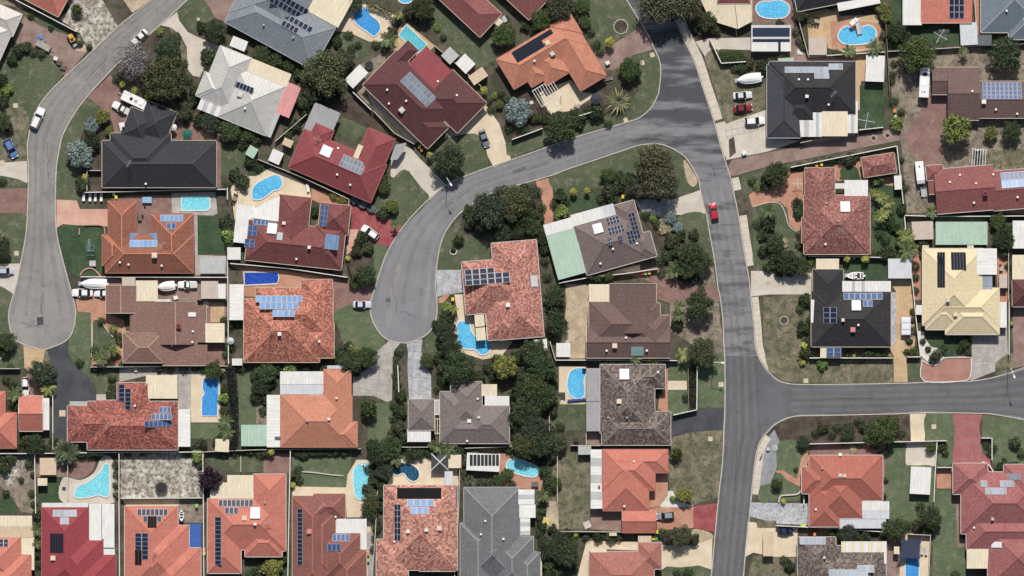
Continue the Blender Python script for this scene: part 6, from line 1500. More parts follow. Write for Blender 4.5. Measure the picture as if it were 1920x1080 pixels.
hedge('yellow flowering hedge clump on the corner verge', '1498,668 1503,684', 8, .8, (.24, .22, .06))
# ---------------------------------------------------------------- vehicles
def loft(st, sec):
    """st: (x, half width, sill height, belt height); sec makes the ring of points"""
    mb = MB(); rings = [sec(*s) for s in st]; n = len(rings[0])
    for r in rings: mb.v += r
    for i in range(len(rings)-1):
        for k in range(n):
            j = (k+1) % n; mb.f.append((i*n+k, (i+1)*n+k, (i+1)*n+j, i*n+j)); mb.m.append(0)
    mb.f.append(tuple(reversed(range(n)))); mb.m.append(0)
    mb.f.append(tuple(range((len(rings)-1)*n, len(rings)*n))); mb.m.append(0)
    return mb
def car_sec(x, w_, z0, z1):
    return [(x, -w_*.86, z0), (x, w_*.86, z0), (x, w_*.98, z0+.16), (x, w_, (z0+z1)/2), (x, w_*.96, z1-.1), (x, w_*.86, z1-.02), (x, w_*.45, z1+.02), (x, 0, z1+.025), (x, -w_*.45, z1+.02), (x, -w_*.86, z1-.02), (x, -w_*.96, z1-.1), (x, -w_, (z0+z1)/2), (x, -w_*.98, z0+.16)]
def smooth(o):
    for p in o.data.polygons: p.use_smooth = True
SPEC = {  # cabin: base front/back x, roof front/back x, roof height; hood, belt, boot heights; length, half width
 'sedan': (4.6, .90, .72, .88, .92, .85, -1.75, .10, -1.05, 1.42), 'hatch': (4.2, .88, .78, .92, .95, .90, -2.0, .05, -1.55, 1.48),
 'wagon': (4.8, .93, .95, 1.02, 1.04, .90, -2.28, .15, -2.0, 1.70), 'ute': (5.2, .92, .95, 1.02, 1.02, .95, -.75, .25, -.45, 1.70)}
CARP = {}
def car_parts(kind):
    L, W, zh, zb, zt, xf, xb, rf, rb, zr = SPEC[kind]; h = L/2; P_ = []
    st = [(-h, W*.72, .38, zt-.18), (-h+.08, W*.86, .30, zt-.06), (-h+.35, W*.97, .24, zt), (xb, W, .22, zb), (0, W, .22, zb), (xf, W, .22, zb-.02), (xf+.45, W*.99, .22, zh+.04), (h-.45, W*.95, .24, zh-.03), (h-.12, W*.82, .30, zh-.14), (h, W*.62, .38, zh-.28)]
    body = loft(st, car_sec).mesh('body', M_PAINT); P_.append(('body', body, (0, 0, 0), 1, True))
    wb, wr = W*.86, W*.68; b = zb-.01; z = zr
    A = [(xf, wb, b), (xf, -wb, b)]; B = [(xb, wb, b), (xb, -wb, b)]; C = [(rf, wr, z), (rf, -wr, z)]; D = [(rb, wr, z), (rb, -wr, z)]
    def one(nm, qs, m):
        mb = MB()
        for q in qs: mb.poly(q)
        P_.append((nm, mb.mesh(nm, m), (0, 0, 0), 0, False))
    one('windscreen', [[A[1], A[0], C[0], C[1]]], M_GLASS); one('rear_window', [[B[0], B[1], D[1], D[0]]], M_GLASS)
    one('side_window', [[A[0], B[0], D[0], C[0]]], M_GLASS); one('side_window', [[B[1], A[1], C[1], D[1]]], M_GLASS)
    mb = MB(); ins = [(rf+.06, wr+.03), (rf, wr*.7), (rb, wr*.7), (rb-.06, wr+.03)]
    mb.poly([(rf+.05, -wr, z), (rf+.05, wr, z), (rb-.05, wr, z), (rb-.05, -wr, z)])
    ring = [(rf+.05, -wr), (rf+.05, wr), (rb-.05, wr), (rb-.05, -wr)]
    mb.v = []; mb.f = []; mb.m = []
    lo = [(x, y, z-.03) for x, y in ring]; hi = [(x*1.0-(.1 if x == rf+.05 else -.1), y*.86, z+.05) for x, y in ring]
    mb.poly(hi)
    for k in range(4): mb.poly([lo[k], lo[(k+1) % 4], hi[(k+1) % 4], hi[k]])
    P_.append(('roof', mb.mesh('roof', M_PAINT), (0, 0, 0), 1, False))
    if kind == 'ute':
        mb = MB(); mb.box(-h+.12, -W*.8, .62, xb-.12, W*.8, zb+.035); P_.append(('tray_cover', mb.mesh('tray_cover', paint('tray_cover', (.5, .5, .5), .6)), (0, 0, 0), 0, False))
    for sx in (1, -1):
        for sy in (1, -1):
            mb = MB()
            n = 14; r = .33
            for k in range(n):
                a0, a1 = 2*math.pi*k/n, 2*math.pi*(k+1)/n; y0, y1 = sy*(W-.2), sy*(W+.005)
                q = [(r*math.cos(a0), y0, r*math.sin(a0)), (r*math.cos(a1), y0, r*math.sin(a1)), (r*math.cos(a1), y1, r*math.sin(a1)), (r*math.cos(a0), y1, r*math.sin(a0))]
                mb.poly(q)
            mb.poly([(r*math.cos(2*math.pi*k/n), sy*(W+.005), r*math.sin(2*math.pi*k/n)) for k in range(n)])
            P_.append(('tyre', mb.mesh('tyre', M_RUB), (sx*L*.31, 0, r), 0, False))
            mb = MB(); mb.poly([(.21*math.cos(2*math.pi*k/10), sy*(W+.015), .21*math.sin(2*math.pi*k/10)) for k in range(10)]); P_.append(('rim', mb.mesh('rim', M_RIM), (sx*L*.31, 0, r), 0, False))
    for sy in (1, -1):
        mb = MB(); mb.box(h-.30, sy*W*.66-.17, zh-.27, h-.08, sy*W*.66+.17, zh-.10); P_.append(('headlight', mb.mesh('headlight', M_LAMP), (0, 0, 0), 0, False))
        mb = MB(); mb.box(-h+.02, sy*W*.68-.15, zt-.30, -h+.20, sy*W*.68+.15, zt-.08); P_.append(('tail_light', mb.mesh('tail_light', M_TAIL), (0, 0, 0), 0, False))
        mb = MB(); mb.box(xf-.32, sy*(W+.08)-.09, zb-.02, xf-.12, sy*(W+.08)+.09, zb+.13); P_.append(('mirror', mb.mesh('mirror', M_PAINT), (0, 0, 0), 1, False))
    mb = MB(); mb.box(h-.06, -.26, .36, h+.02, .26, .48); P_.append(('number_plate', mb.mesh('number_plate', M_WHITE), (0, 0, 0), 0, False))
    return P_
def car(label, kind, x, y, ang, col, ln=None):
    if kind not in CARP: CARP[kind] = car_parts(kind)
    o = root('parked_car' if label != 'RED' else 'car', x, y, .06, -R(ang)); tag(o, label, 'ute' if kind == 'ute' else 'car', 'cars')
    s = (ln*S/SPEC[kind][0]) if ln else 1; o.scale = (s, min(1.12, max(.95, s)), 1)
    for nm, me, loc, pt, smo in CARP[kind]:
        q = bpy.data.objects.new(nm, me); COL.objects.link(q); q.parent = o; q.location = loc
        if smo: smooth(q)
        q.color = rgb(col)
    return o
WH = (.72, .72, .71); SI = (.42, .44, .47)
car('white sedan driving down the upper left road past the bare tree', 'sedan', 262, 70, 137, WH, 35)
car('long white wagon parked on the kerb of the upper left road', 'wagon', 71, 222, -66, WH, 42)
car('blue hatchback parked on dry grass at the left edge', 'hatch', 21, 279, 63, (.10, .17, .38), 38)
car('white ute parked beside the caravan on red pavers', 'ute', 230, 204, 208, WH, 41)
car('small silver hatchback on the pale drive at the left edge', 'hatch', 12, 508, 0, SI, 30)
car('white sedan nose to the turning circle below the big boat', 'sedan', 155, 549, 180, WH, 39)
car('white sedan half under the brown tiled carport roof', 'sedan', 194, 550, 180, WH, 34)
car('white hatchback in front of the small coral garage', 'hatch', 48, 724, 90, WH, 34)
car('dark silver sedan on the cream drive of the plum tiled house', 'sedan', 908, 260, 70, (.16, .18, .21), 34)
car('white hatchback on the crimson paved drive', 'hatch', 694, 436, 215, WH, 36)
car('pale silver sedan beside the lawn at the central turning circle', 'sedan', 679, 571, 0, (.5, .53, .58), 34)
car('bright red car driving up the main road', 'hatch', 1338, 397, -100, (.42, .02, .035), 34)
car('silver sedan parked above the red car on dry grass', 'sedan', 1392, 179, -5, (.55, .56, .58), 36)
car('dark red sedan on grass between the silver and white cars', 'sedan', 1393, 203, -7, (.19, .02, .03), 36)
car('white hatchback on the slab drive of the near black house', 'hatch', 1415, 227, -4, WH, 38)
car('black car with pale roof on the drive of the coral wing house', 'hatch', 1247, 967, 176, (.24, .25, .28), 34)
car('navy blue car beside the bins at the lower right', 'sedan', 1473, 995, 0, (.02, .03, .09), 31)
car('dark green car under the white pergola in the sandy yard', 'sedan', 1834, 297, 84, (.03, .06, .06), 34)
car('white ute parked in the boat yard of the brown gable house', 'ute', 352, 534, 180, WH, 36)
car('dark car nose just inside the porch of the weathered red house', 'sedan', 624, 1076, 90, (.03, .03, .035), 30)
# caravan, motorhome, vans, trailers
def wheelpair(o, xs, W, r=.33):
    for x in xs:
        for sy in (1, -1):
            mb = MB(); n = 12
            for k in range(n):
                a0, a1 = 2*math.pi*k/n, 2*math.pi*(k+1)/n; mb.poly([(x+r*math.cos(a0), sy*(W-.2), r+r*math.sin(a0)), (x+r*math.cos(a1), sy*(W-.2), r+r*math.sin(a1)), (x+r*math.cos(a1), sy*W, r+r*math.sin(a1)), (x+r*math.cos(a0), sy*W, r+r*math.sin(a0))])
            mb.poly([(x+r*math.cos(2*math.pi*k/n), sy*W, r+r*math.sin(2*math.pi*k/n)) for k in range(n)]); q = mb.build('wheel', M_RUB); q.parent = o
def boxy(o, L, W, z0, z1, nm, m, nose=.35, tail=.1, col=None):
    st = [(-L/2, W*.92, z0+.1, z1-.25), (-L/2+tail, W, z0, z1-.04), (0, W, z0, z1), (L/2-nose, W, z0, z1-.05), (L/2-.08, W*.94, z0+.1, z1-.45), (L/2, W*.88, z0+.2, z1-.8)]
    mb = loft(st, lambda x, w_, a, b: [(x, -w_, a), (x, w_, a), (x, w_, b-.15), (x, w_*.93, b), (x, -w_*.93, b), (x, -w_, b-.15)]); q = mb.build(nm, m); q.parent = o
    if col: q.color = rgb(col)
    return q
def bits(o, lst):
    for nm, b, m in lst: mb = MB(); mb.box(*b); q = mb.build(nm, m); q.parent = o
def vroot(nm, label, x, y, ang, cat): o = root(nm, x, y, .06, -R(ang)); tag(o, label, cat); return o
o = vroot('caravan', 'white caravan with two roof hatches parked beside the charcoal house', 252, 188, 205, 'caravan')
boxy(o, 6.2, 1.2, .5, 2.6, 'body', M_PAINT, col=(.72, .72, .7)); wheelpair(o, (-.6, .2), 1.15)
bits(o, [('roof_hatch', (.3, -.35, 2.58, .95, .35, 2.68), M_GLASS), ('roof_hatch', (-.9, -.3, 2.6, -.2, .35, 2.7), M_STEEL), ('window', (-1.6, -1.22, 1.4, .2, -1.19, 2.0), M_GLASS), ('tow_bar', (3.05, -.08, .45, 4.2, .08, .55), M_STEEL), ('jockey_wheel', (4.05, -.06, 0, 4.2, .06, .5), M_BLACK), ('air_conditioner', (-2.3, -.4, 2.57, -1.5, .4, 2.78), M_WHITE)])
o = vroot('motorhome', 'long white motorhome bus parked in the sandy yard', 1732, 155, -87, 'motorhome')
boxy(o, 7.2, 1.2, .45, 2.8, 'body', M_PAINT, .5, col=(.7, .7, .7)); wheelpair(o, (-2.0, 2.3), 1.15, .4)
bits(o, [('windscreen', (3.3, -.95, 1.6, 3.48, .95, 2.15), M_GLASS), ('roof_hatch', (1.5, -.5, 2.78, 2.3, .5, 2.9), M_GLASS), ('roof_hatch', (-.6, -.2, 2.8, .5, .75, 2.9), M_PLAIN), ('roof_vent', (-2.3, -.3, 2.78, -1.95, .05, 2.95), M_STEEL), ('roof_vent', (-2.3, .3, 2.78, -1.95, .6, 2.95), M_STEEL), ('bumper', (3.5, -1.0, .5, 3.7, 1.0, .8), M_STEEL)])
o = vroot('van', 'white high roofed van parked beside the red gabled house', 1724, 324, 84, 'van')
boxy(o, 5.3, 1.0, .35, 2.3, 'body', M_PAINT, .9, col=(.72, .72, .72)); wheelpair(o, (-1.5, 1.6), .98)
bits(o, [('windscreen', (2.0, -.85, 1.3, 2.6, .85, 1.62), M_GLASS), ('roof_vent', (-1.6, -.2, 2.28, -1.3, .1, 2.42), M_BLACK), ('bumper', (2.55, -.85, .4, 2.72, .85, .65), M_STEEL)])
def trailer(label, x, y, ang, L, W, load=None, col=(.35, .36, .37)):
    o = vroot('trailer', label, x, y, ang, 'trailer'); m = paint('trailer_%.2f' % col[0], col, .5)
    bits(o, [('tray', (-L/2, -W/2, .5, L/2, W/2, .58), m), ('side_board', (-L/2, -W/2, .58, L/2, -W/2+.05, .95), m), ('side_board', (-L/2, W/2-.05, .58, L/2, W/2, .95), m), ('tail_board', (-L/2, -W/2+.05, .58, -L/2+.05, W/2-.05, .95), m), ('tow_bar', (L/2, -.05, .45, L/2+1.0, .05, .55), M_STEEL)])
    wheelpair(o, (0,), W/2+.22)
    if load: bits(o, [('load_cover', (-L/2+.06, -W/2+.06, .6, L/2-.06, W/2-.06, load[1]), paint('load_%.2f_%.2f' % load[0][:2], load[0], .8, 0, .4))])
    return o
trailer('trailer heaped with grey rubble on the worn paver drive', 82, 86, 28, 3.6, 1.5, ((.30, .29, .26), 1.0))
trailer('small empty box trailer behind the white van', 1732, 360, 84, 2.2, 1.4)
trailer('white covered trailer beside the charcoal garage wing', 230, 237, 80, 1.9, 1.5, ((.66, .63, .58), 1.1))
o = vroot('camper_trailer', 'white covered camper trailer on the golden gravel drive', 1698, 612, 90, 'camper trailer')
boxy(o, 4.3, 1.12, .5, 1.7, 'body', M_PAINT, .25, .25, (.62, .64, .68)); wheelpair(o, (-.3,), 1.2)
bits(o, [('roof_bar', (-1.0, -1.0, 1.66, -.85, 1.0, 1.74), M_STEEL), ('roof_bar', (.6, -1.0, 1.66, .75, 1.0, 1.74), M_STEEL), ('tow_bar', (2.1, -.07, .45, 3.0, .07, .55), M_STEEL), ('spare_wheel', (2.6, -.25, .55, 3.0, .25, .7), M_RUB)])
o = vroot('tractor', 'small yellow loader parked at the mouth of the paver drive', 136, 74, 60, 'loader'); ym = paint('loader_yellow', (.55, .30, .06), .5)
bits(o, [('body', (-1.2, -.6, .4, .6, .6, 1.3), ym), ('hood', (-1.3, -.45, 1.3, -.3, .45, 1.55), ym), ('seat', (-.2, -.3, 1.3, .25, .3, 1.6), M_BLACK), ('bucket', (1.2, -.7, .1, 1.8, .7, .6), M_STEEL), ('arm', (.4, -.6, .8, 1.4, -.45, .95), M_BLACK), ('arm', (.4, .45, .8, 1.4, .6, .95), M_BLACK)]); wheelpair(o, (-.8, .5), .8, .42)
def boat(label, x, y, ang, L, W, cover=None):
    o = vroot('boat', label, x, y, ang, 'boat'); h = L/2; st = []
    for t, f in ((-1, .86), (-.6, .97), (-.1, 1), (.3, .9), (.62, .66), (.85, .33), (.98, .07)): st.append((t*h, W/2*f, .45+.25*max(0, t)**2, 1.35+.22*max(0, t)))
    sec = lambda x_, w_, a, b: [(x_, 0, a), (x_, w_*.8, a+.35), (x_, w_, b-.08), (x_, w_*.94, b), (x_, -w_*.94, b), (x_, -w_, b-.08), (x_, -w_*.8, a+.35)]
    q = loft(st, sec).build('hull', M_PAINT); q.parent = o; q.color = rgb((.70, .70, .69))
    if cover:
        st2 = [(x_*.97, w_*.9, b-.05, b+.12+.45*(1-(x_/h)**2)) for x_, w_, a, b in st]
        q = loft(st2, lambda x_, w_, a, b: [(x_, -w_, a), (x_, w_, a), (x_, w_*.6, (a+b)/2+.1), (x_, 0, b), (x_, -w_*.6, (a+b)/2+.1)]).build('cover', paint('boat_cover', cover, .8)); q.parent = o
    else:
        bits(o, [('cockpit_floor', (-h*.9, -W*.34, 1.30, h*.1, W*.34, 1.364), M_BLACK), ('windscreen', (h*.08, -W*.32, 1.35, h*.14, W*.32, 1.7), M_GLASS), ('seat', (-h*.25, -W*.3, 1.37, -h*.02, -W*.08, 1.7), M_WHITE), ('seat', (-h*.25, W*.08, 1.37, -h*.02, W*.3, 1.7), M_WHITE), ('bench_seat', (-h*.72, -W*.32, 1.37, -h*.58, W*.32, 1.6), M_WHITE), ('hatch', (h*.35, -.25, 1.42, h*.55, .25, 1.47), M_STEEL)])
    bits(o, [('outboard_motor', (-h-.45, -.18, .7, -h-.02, .18, 1.7), M_WHITE), ('trailer_frame', (-h*.8, -.5, .35, h*1.15, .5, .45), M_STEEL)]); wheelpair(o, (-.4,), W/2*.9, .3)
boat('large white boat with pointed bow beside the turning circle', 176, 532, 180, 6.3, 2.5, (.66, .66, .64))
boat('grey white boat under the fence in the brown house boat yard', 312, 537, 172, 4.2, 2.3, (.46, .47, .5))
boat('open white runabout on the turf behind the charcoal corner house', 1602, 517, 180, 4.1, 1.8)
boat('covered off white boat on the grass above the parked cars', 1404, 148, 172, 5.8, 2.5, (.60, .60, .56))
boat('small inflatable dinghy on gravel beside the blue shade roof', 341, 968, 90, 2.2, 1.2)
# ---------------------------------------------------------------- small things
def bin_(x, y, lid, ang=0):
    cols = {'yellow': (.62, .50, .05), 'green': (.06, .28, .07), 'red': (.45, .04, .03), 'orange': (.6, .2, .04), 'lime': (.2, .5, .15)}
    o = root('wheelie_bin', x, y, 0, -R(ang))
    mb = MB(); b = [(-.24, -.28, 0), (.24, -.28, 0), (.24, .28, 0), (-.24, .28, 0)]; t = [(-.29, -.36, .95), (.29, -.36, .95), (.29, .36, .95), (-.29, .36, .95)]
    mb.poly(t)
    for k in range(4): mb.poly([b[k], b[(k+1) % 4], t[(k+1) % 4], t[k]])
    q = mb.build('body', paint('bin_green', (.03, .07, .045), .6)); q.parent = o
    mb = MB(); mb.box(-.31, -.40, .95, .31, .40, 1.04); q = mb.build('lid', paint('lid_'+lid, cols[lid], .5)); q.parent = o
    mb = MB(); mb.box(-.3, -.36, 0, -.24, -.2, .2); mb.box(.24, -.36, 0, .3, -.2, .2); q = mb.build('wheel', M_RUB); q.parent = o
    auto(o, 'wheelie bin with %s lid' % lid, 'bin', x, y, 'wheelie bins')
for q in ((1204, 512, 'red'), (1210, 512, 'lime'), (1217, 511, 'yellow'), (1503, 985, 'lime'), (1508, 985, 'yellow'), (1527, 1001, 'orange'), (1233, 997, 'yellow'), (1225, 1009, 'yellow'), (1230, 1010, 'green'), (383, 1030, 'orange'), (383, 1037, 'yellow'), (214, 363, 'lime'), (218, 370, 'yellow'), (787, 275, 'yellow'), (791, 281, 'orange'), (1168, 369, 'yellow'), (1540, 308, 'yellow'), (1531, 310, 'orange'), (1677, 208, 'orange'), (1678, 219, 'lime'), (690, 1038, 'orange'), (690, 1050, 'lime'), (369, 948, 'lime'), (541, 541, 'green'), (766, 1066, 'yellow'), (849, 561, 'yellow')): bin_(*q)
def hoist(label, x, y, r=2.0, ang=10):
    o = vroot('clothes_hoist', label, x, y, ang, 'clothes hoist'); mb = MB(); mb.cyl((0, 0), .04, 0, 2.1, 6); q = mb.build('pole', M_STEEL); q.parent = o
    for k in range(4):
        a = k*math.pi/2; d = Vector((math.cos(a), math.sin(a), 0)); mb = MB(); mb.bar((0, 0, 1.9), tuple(d*r+Vector((0, 0, 2.1))), .07, .06); q = mb.build('arm', M_WHITE); q.parent = o
    mb = MB()
    for f in (.45, .72, .98):
        for k in range(4):
            a, b = k*math.pi/2, (k+1)*math.pi/2; mb.bar((r*f*math.cos(a), r*f*math.sin(a), 2.1), (r*f*math.cos(b), r*f*math.sin(b), 2.1), .025, .02)
    q = mb.build('wires', M_STEEL); q.parent = o
hoist('rotary clothes hoist on the dark turf beside the near black house', 1624, 227); hoist('rotary clothes hoist on the lawn below the orange red roof', 1762, 68, 1.8, 30); hoist('rotary clothes hoist in the terracotta courtyard', 1495, 345, 1.2, 0)
def trampoline(label, x, y, r):
    o = vroot('trampoline', label, x, y, 0, 'trampoline'); mb = MB(); mb.cyl((0, 0), r*.88, .78, .8, 24); q = mb.build('mat', M_BLACK); q.parent = o
    mb = MB(); n = 24
    for k in range(n):
        a, b = 2*math.pi*k/n, 2*math.pi*(k+1)/n; mb.poly([(r*math.cos(a), r*math.sin(a), .83), (r*math.cos(b), r*math.sin(b), .83), (r*.86*math.cos(b), r*.86*math.sin(b), .83), (r*.86*math.cos(a), r*.86*math.sin(a), .83)][::-1][::-1])
    q = mb.build('padding', paint('tramp_pad', (.06, .065, .07), .7)); q.parent = o
    mb = MB()
    for k in range(6): a = k*math.pi/3; mb.cyl((r*.95*math.cos(a), r*.95*math.sin(a)), .03, 0, .82, 5)
    q = mb.build('legs', M_STEEL); q.parent = o
trampoline('black round trampoline behind the plum tiled house', 692, 122, 1.0); trampoline('round black trampoline in the gravel yard at the lower left', 303, 915, 1.45)
def umbrella(label, x, y, r, col, n=8):
    o = vroot('sun_umbrella', label, x, y, 0, 'umbrella'); mb = MB(); mb.cyl((0, 0), .03, 0, 2.5, 6); q = mb.build('pole', M_STEEL); q.parent = o
    m = paint('canvas_%.2f_%.2f' % col[:2], col, .85); mb = MB()
    for k in range(n):
        a, b = 2*math.pi*k/n, 2*math.pi*(k+1)/n; mb.poly([(0, 0, 2.6), (r*math.cos(a), r*math.sin(a), 2.1), (r*math.cos(b), r*math.sin(b), 2.1)])
    q = mb.build('canopy', m); q.parent = o
umbrella('pale pink octagonal umbrella beside the charcoal house', 311, 246, 1.35, (.62, .36, .33)); umbrella('small white umbrella right of the pink octagonal one', 326, 239, .85, (.62, .63, .66)); umbrella('dark green umbrella on red paving beside the charcoal house', 352, 252, 1.25, (.02, .10, .075), 10)
umbrella('pale blue umbrella right of the cream carport by the long fence', 433, 639, .85, (.42, .5, .52)); umbrella('charcoal closed fabric parasol above the agave', 1117, 186, 1.35, (.03, .035, .05))
def table(label, x, y, ang, L=1.6, W=.9, chairs=4, col=(.25, .17, .11)):
    o = vroot('outdoor_table', label, x, y, ang, 'table'); m = paint('table_%.2f' % col[0], col, .6)
    bits(o, [('table_top', (-L/2, -W/2, .7, L/2, W/2, .75), m)]+[('leg', (sx*L*.42-.04, sy*W*.42-.04, 0, sx*L*.42+.04, sy*W*.42+.04, .7), m) for sx in (1, -1) for sy in (1, -1)])
    for k in range(chairs):
        sy = 1 if k % 2 else -1; cx = (-L*.25 if k < 2 else L*.25); a = P(x, y); c = Vector((cx, sy*(W/2+.35))); c.rotate(Matrix.Rotation(-R(ang), 2))
        ch = bpy.data.objects.new('outdoor_chair', None); COL.objects.link(ch); ch.location = (a.x+c.x, a.y+c.y, .05); ch.rotation_euler = (0, 0, -R(ang)+(0 if sy > 0 else math.pi))
        bits(ch, [('seat', (-.22, -.22, .42, .22, .22, .47), M_BLACK), ('backrest', (-.22, .19, .47, .22, .24, .9), M_BLACK)]+[('leg', (a_*.19-.02, b_*.19-.02, 0, a_*.19+.02, b_*.19+.02, .42), M_STEEL) for a_ in (1, -1) for b_ in (1, -1)])
        auto(ch, 'black outdoor chair', 'chair', x+cx/S, y-c.y/S, 'outdoor chairs')
table('small outdoor table on the pool deck left of the kidney pool', 440, 372, 20, 1.0, 1.0); table('grey metal table on the terrace beside the maroon house', 946, 36, 60, 1.5, .9, 4, (.4, .4, .4)); table('dark outdoor table beside the rust house courtyard', 262, 408, 80, 1.4, .8, 2, (.1, .1, .1))
table('outdoor table beside the cream house', 1877, 504, 0, .9, .9, 2, (.35, .33, .3)); table('low play table on the turf beside the rust house', 174, 494, 0, 1.5, 1.3, 0, (.4, .4, .38)); table('blue outdoor table beside the lap pool', 276, 375, 0, 2.2, 1.4, 2, (.22, .38, .55))
table('dark lounge table beside the sky blue bean pool', 1003, 908, 0, 1.6, 1.2, 0, (.1, .1, .1)); table('small table in the sandy top courtyard left of the peanut pool', 1532, 40, 10, 1.2, .8, 4, (.3, .26, .22))
def lounger(x, y, ang, col):
    o = root('sun_lounger', x, y, .05, -R(ang)); m = paint('lounger_%.2f' % col[0], col, .7)
    bits(o, [('bed', (-.95, -.3, .32, .5, .3, .38), m)]+[('leg', (sx*.7-.03, sy*.24-.03, 0, sx*.7+.03, sy*.24+.03, .32), M_STEEL) for sx in (1, -1) for sy in (1, -1)])
    mb = MB(); mb.bar((.45, 0, .36), (.95, 0, .72), .6, .05); q = mb.build('backrest', m); q.parent = o
    auto(o, ('pale' if col[0] > .3 else 'dark')+' sun lounger', 'lounger', x, y, 'sun loungers')
for q in ((1052, 738, 0, (.06, .05, .05)), (1052, 745, 0, (.06, .05, .05)), (577, 352, 80, (.6, .6, .6)), (157, 369.5, 90, (.6, .6, .58)), (169, 370, 90, (.6, .6, .58)), (179, 370, 90, (.6, .6, .58)), (190, 370, 90, (.6, .6, .58)), (1727, 1032, 80, (.4, .38, .35)), (1735, 1033, 80, (.4, .38, .35))): lounger(*q)
def lamp(label, x, y, ang, reach=1.6, h=7.5):
    o = vroot('street_lamp', label, x, y, ang, 'street lamp'); mb = MB(); mb.cyl((0, 0), .09, 0, h, 8, 0, .06); q = mb.build('pole', M_STEEL); q.parent = o
    mb = MB(); mb.bar((0, 0, h-.05), (reach, 0, h+.3), .09, .09); q = mb.build('arm', M_WHITE); q.parent = o
    mb = MB(); mb.box(reach-.1, -.2, h+.22, reach+.55, .2, h+.42); q = mb.build('lamp_head', M_WHITE); q.parent = o
lamp('white street lamp on the bend of the central road', 838, 334, 58, 1.7); lamp('street lamp over the kerb at the right edge of the side road', 1890, 689, 68, 2.0); lamp('street lamp over the main road beside the palms', 1336, 678, 4, 1.9)
def pit(x, y, ang, w_=.9):
    o = root('pit_lid', x, y, .05, -R(ang)); bits(o, [('frame', (-w_/2-.1, -w_/2-.1, 0, w_/2+.1, w_/2+.1, .06), paint('pit_frame', (.42, .36, .28), .9)), ('lid', (-w_/2, -w_/2, .06, w_/2, w_/2, .09), paint('pit_lid', (.50, .42, .30), .9))])
    auto(o, 'square concrete service pit lid', 'pit lid', x, y, 'service pit lids')
for q in ((29, 198, 0), (31, 475, 5), (1204, 118, -15), (1223, 103, -15), (1332, 823, 3), (1511, 714, 0), (1352, 721, 0, 1.0), (372, 36, 0, .5), (4, 305, 0), (1751, 800, 0), (1173, 225, -15, .8), (117, 775, 0, 1.3)): pit(*q)
def drain(label, x, y):
    o = vroot('drain', label, x, y, 40, 'drain'); bits(o, [('surround', (-.75, -.75, 0, .75, .75, .08), paint('drain_apron', (.33, .26, .21), .9)), ('grate', (-.4, -.4, .08, .4, .4, .11), M_BLACK)])
drain('left drain grate with pale surround on the brown lane', 1638, 259); drain('right drain grate with pale surround on the brown lane', 1664, 254)
# play frame on the turf, garden rings, bicycle, rocks
o = vroot('swing_set', 'blue steel swing set and ladder on the turf beside the rust house', 170, 470, 0, 'swing set'); bm_ = paint('play_blue', (.16, .30, .36), .5); mb = MB()
for x in (-.9, .9):
    for s_ in (-1, 1): mb.bar((x, s_*1.1, 0), (x, s_*.2, 2.2), .08, .08)
mb.bar((-.9, 0, 2.2), (.9, 0, 2.2), .1, .1); mb.bar((-.9, -1.1, .2), (.9, -1.1, .2), .08, .08); mb.bar((-.9, 1.1, .2), (.9, 1.1, .2), .08, .08); q = mb.build('frame', bm_); q.parent = o
mb = MB(); mb.bar((-.5, -.2, 2.1), (-.5, 2.6, .3), .08, .08); mb.bar((-.1, -.2, 2.1), (-.1, 2.6, .3), .08, .08)
for k in range(7): t = k/6; mb.bar((-.5, -.2+2.8*t, 2.1-1.8*t), (-.1, -.2+2.8*t, 2.1-1.8*t), .07, .05)
q = mb.build('ladder', bm_); q.parent = o; bits(o, [('swing_seat', (.3, -.15, .45, .7, .15, .5), M_BLACK)])
def ring(label, x, y, r, col, cat='garden ring', nm='stone_ring', n=20):
    o = vroot(nm, label, x, y, 0, cat); m = paint('ring_%.2f' % col[0], col, .9); rnd = random.Random(int(x)); mb0 = MB(); mb0.cyl((0, 0), r, .0, .09, 24); q = mb0.build('bed', G['M']); q.parent = o
    for k in range(n):
        a = 2*math.pi*k/n; mb = MB(); M = Matrix.Translation((r*math.cos(a), r*math.sin(a), 0)) @ Matrix.Rotation(a+rnd.uniform(-.3, .3), 4, 'Z'); mb.box(-.12, -.19, 0, .12, .19, rnd.uniform(.12, .22), 0, M); q = mb.build('stone', m); q.parent = o
ring('ring of pale stones round a planted bed on the upper lawn', 1164, 50, 1.65, (.42, .40, .33)); ring('small ring of stones on the lawn inside the central bend', 850, 471, .75, (.55, .5, .42), n=12); ring('oval rock ring on the corner verge lawn', 1470, 601, .95, (.35, .33, .3), n=14); ring('pale stones round a bed on the corner lawn at the slab path', 1453, 840, .5, (.5, .5, .5), n=9)
o = vroot('bicycle', 'dark bicycle standing on the pale corner footpath', 1427, 855, -60, 'bicycle'); dkm = paint('bike_black', (.03, .025, .025), .5)
for x, nm in ((-.5, 'wheel'), (.5, 'wheel')):
    mb = MB(); n = 16
    for k in range(n): a, b = 2*math.pi*k/n, 2*math.pi*(k+1)/n; mb.bar((x+.33*math.cos(a), 0, .34+.33*math.sin(a)), (x+.33*math.cos(b), 0, .34+.33*math.sin(b)), .05, .05)
    q = mb.build(nm, M_RUB); q.parent = o
mb = MB()
for a, b in (((-.5, 0, .34), (-.05, 0, .32)), ((-.5, 0, .34), (-.18, 0, .85)), ((-.05, 0, .32), (-.18, 0, .85)), ((-.05, 0, .32), (.38, 0, .82)), ((-.18, 0, .82), (.38, 0, .85)), ((.38, 0, .85), (.5, 0, .34))): mb.bar(a, b, .06, .06)
q = mb.build('frame', dkm); q.parent = o; bits(o, [('handlebar', (.33, -.3, .95, .39, .3, 1.0), dkm), ('saddle', (-.32, -.08, .9, -.06, .08, .96), M_BLACK)])
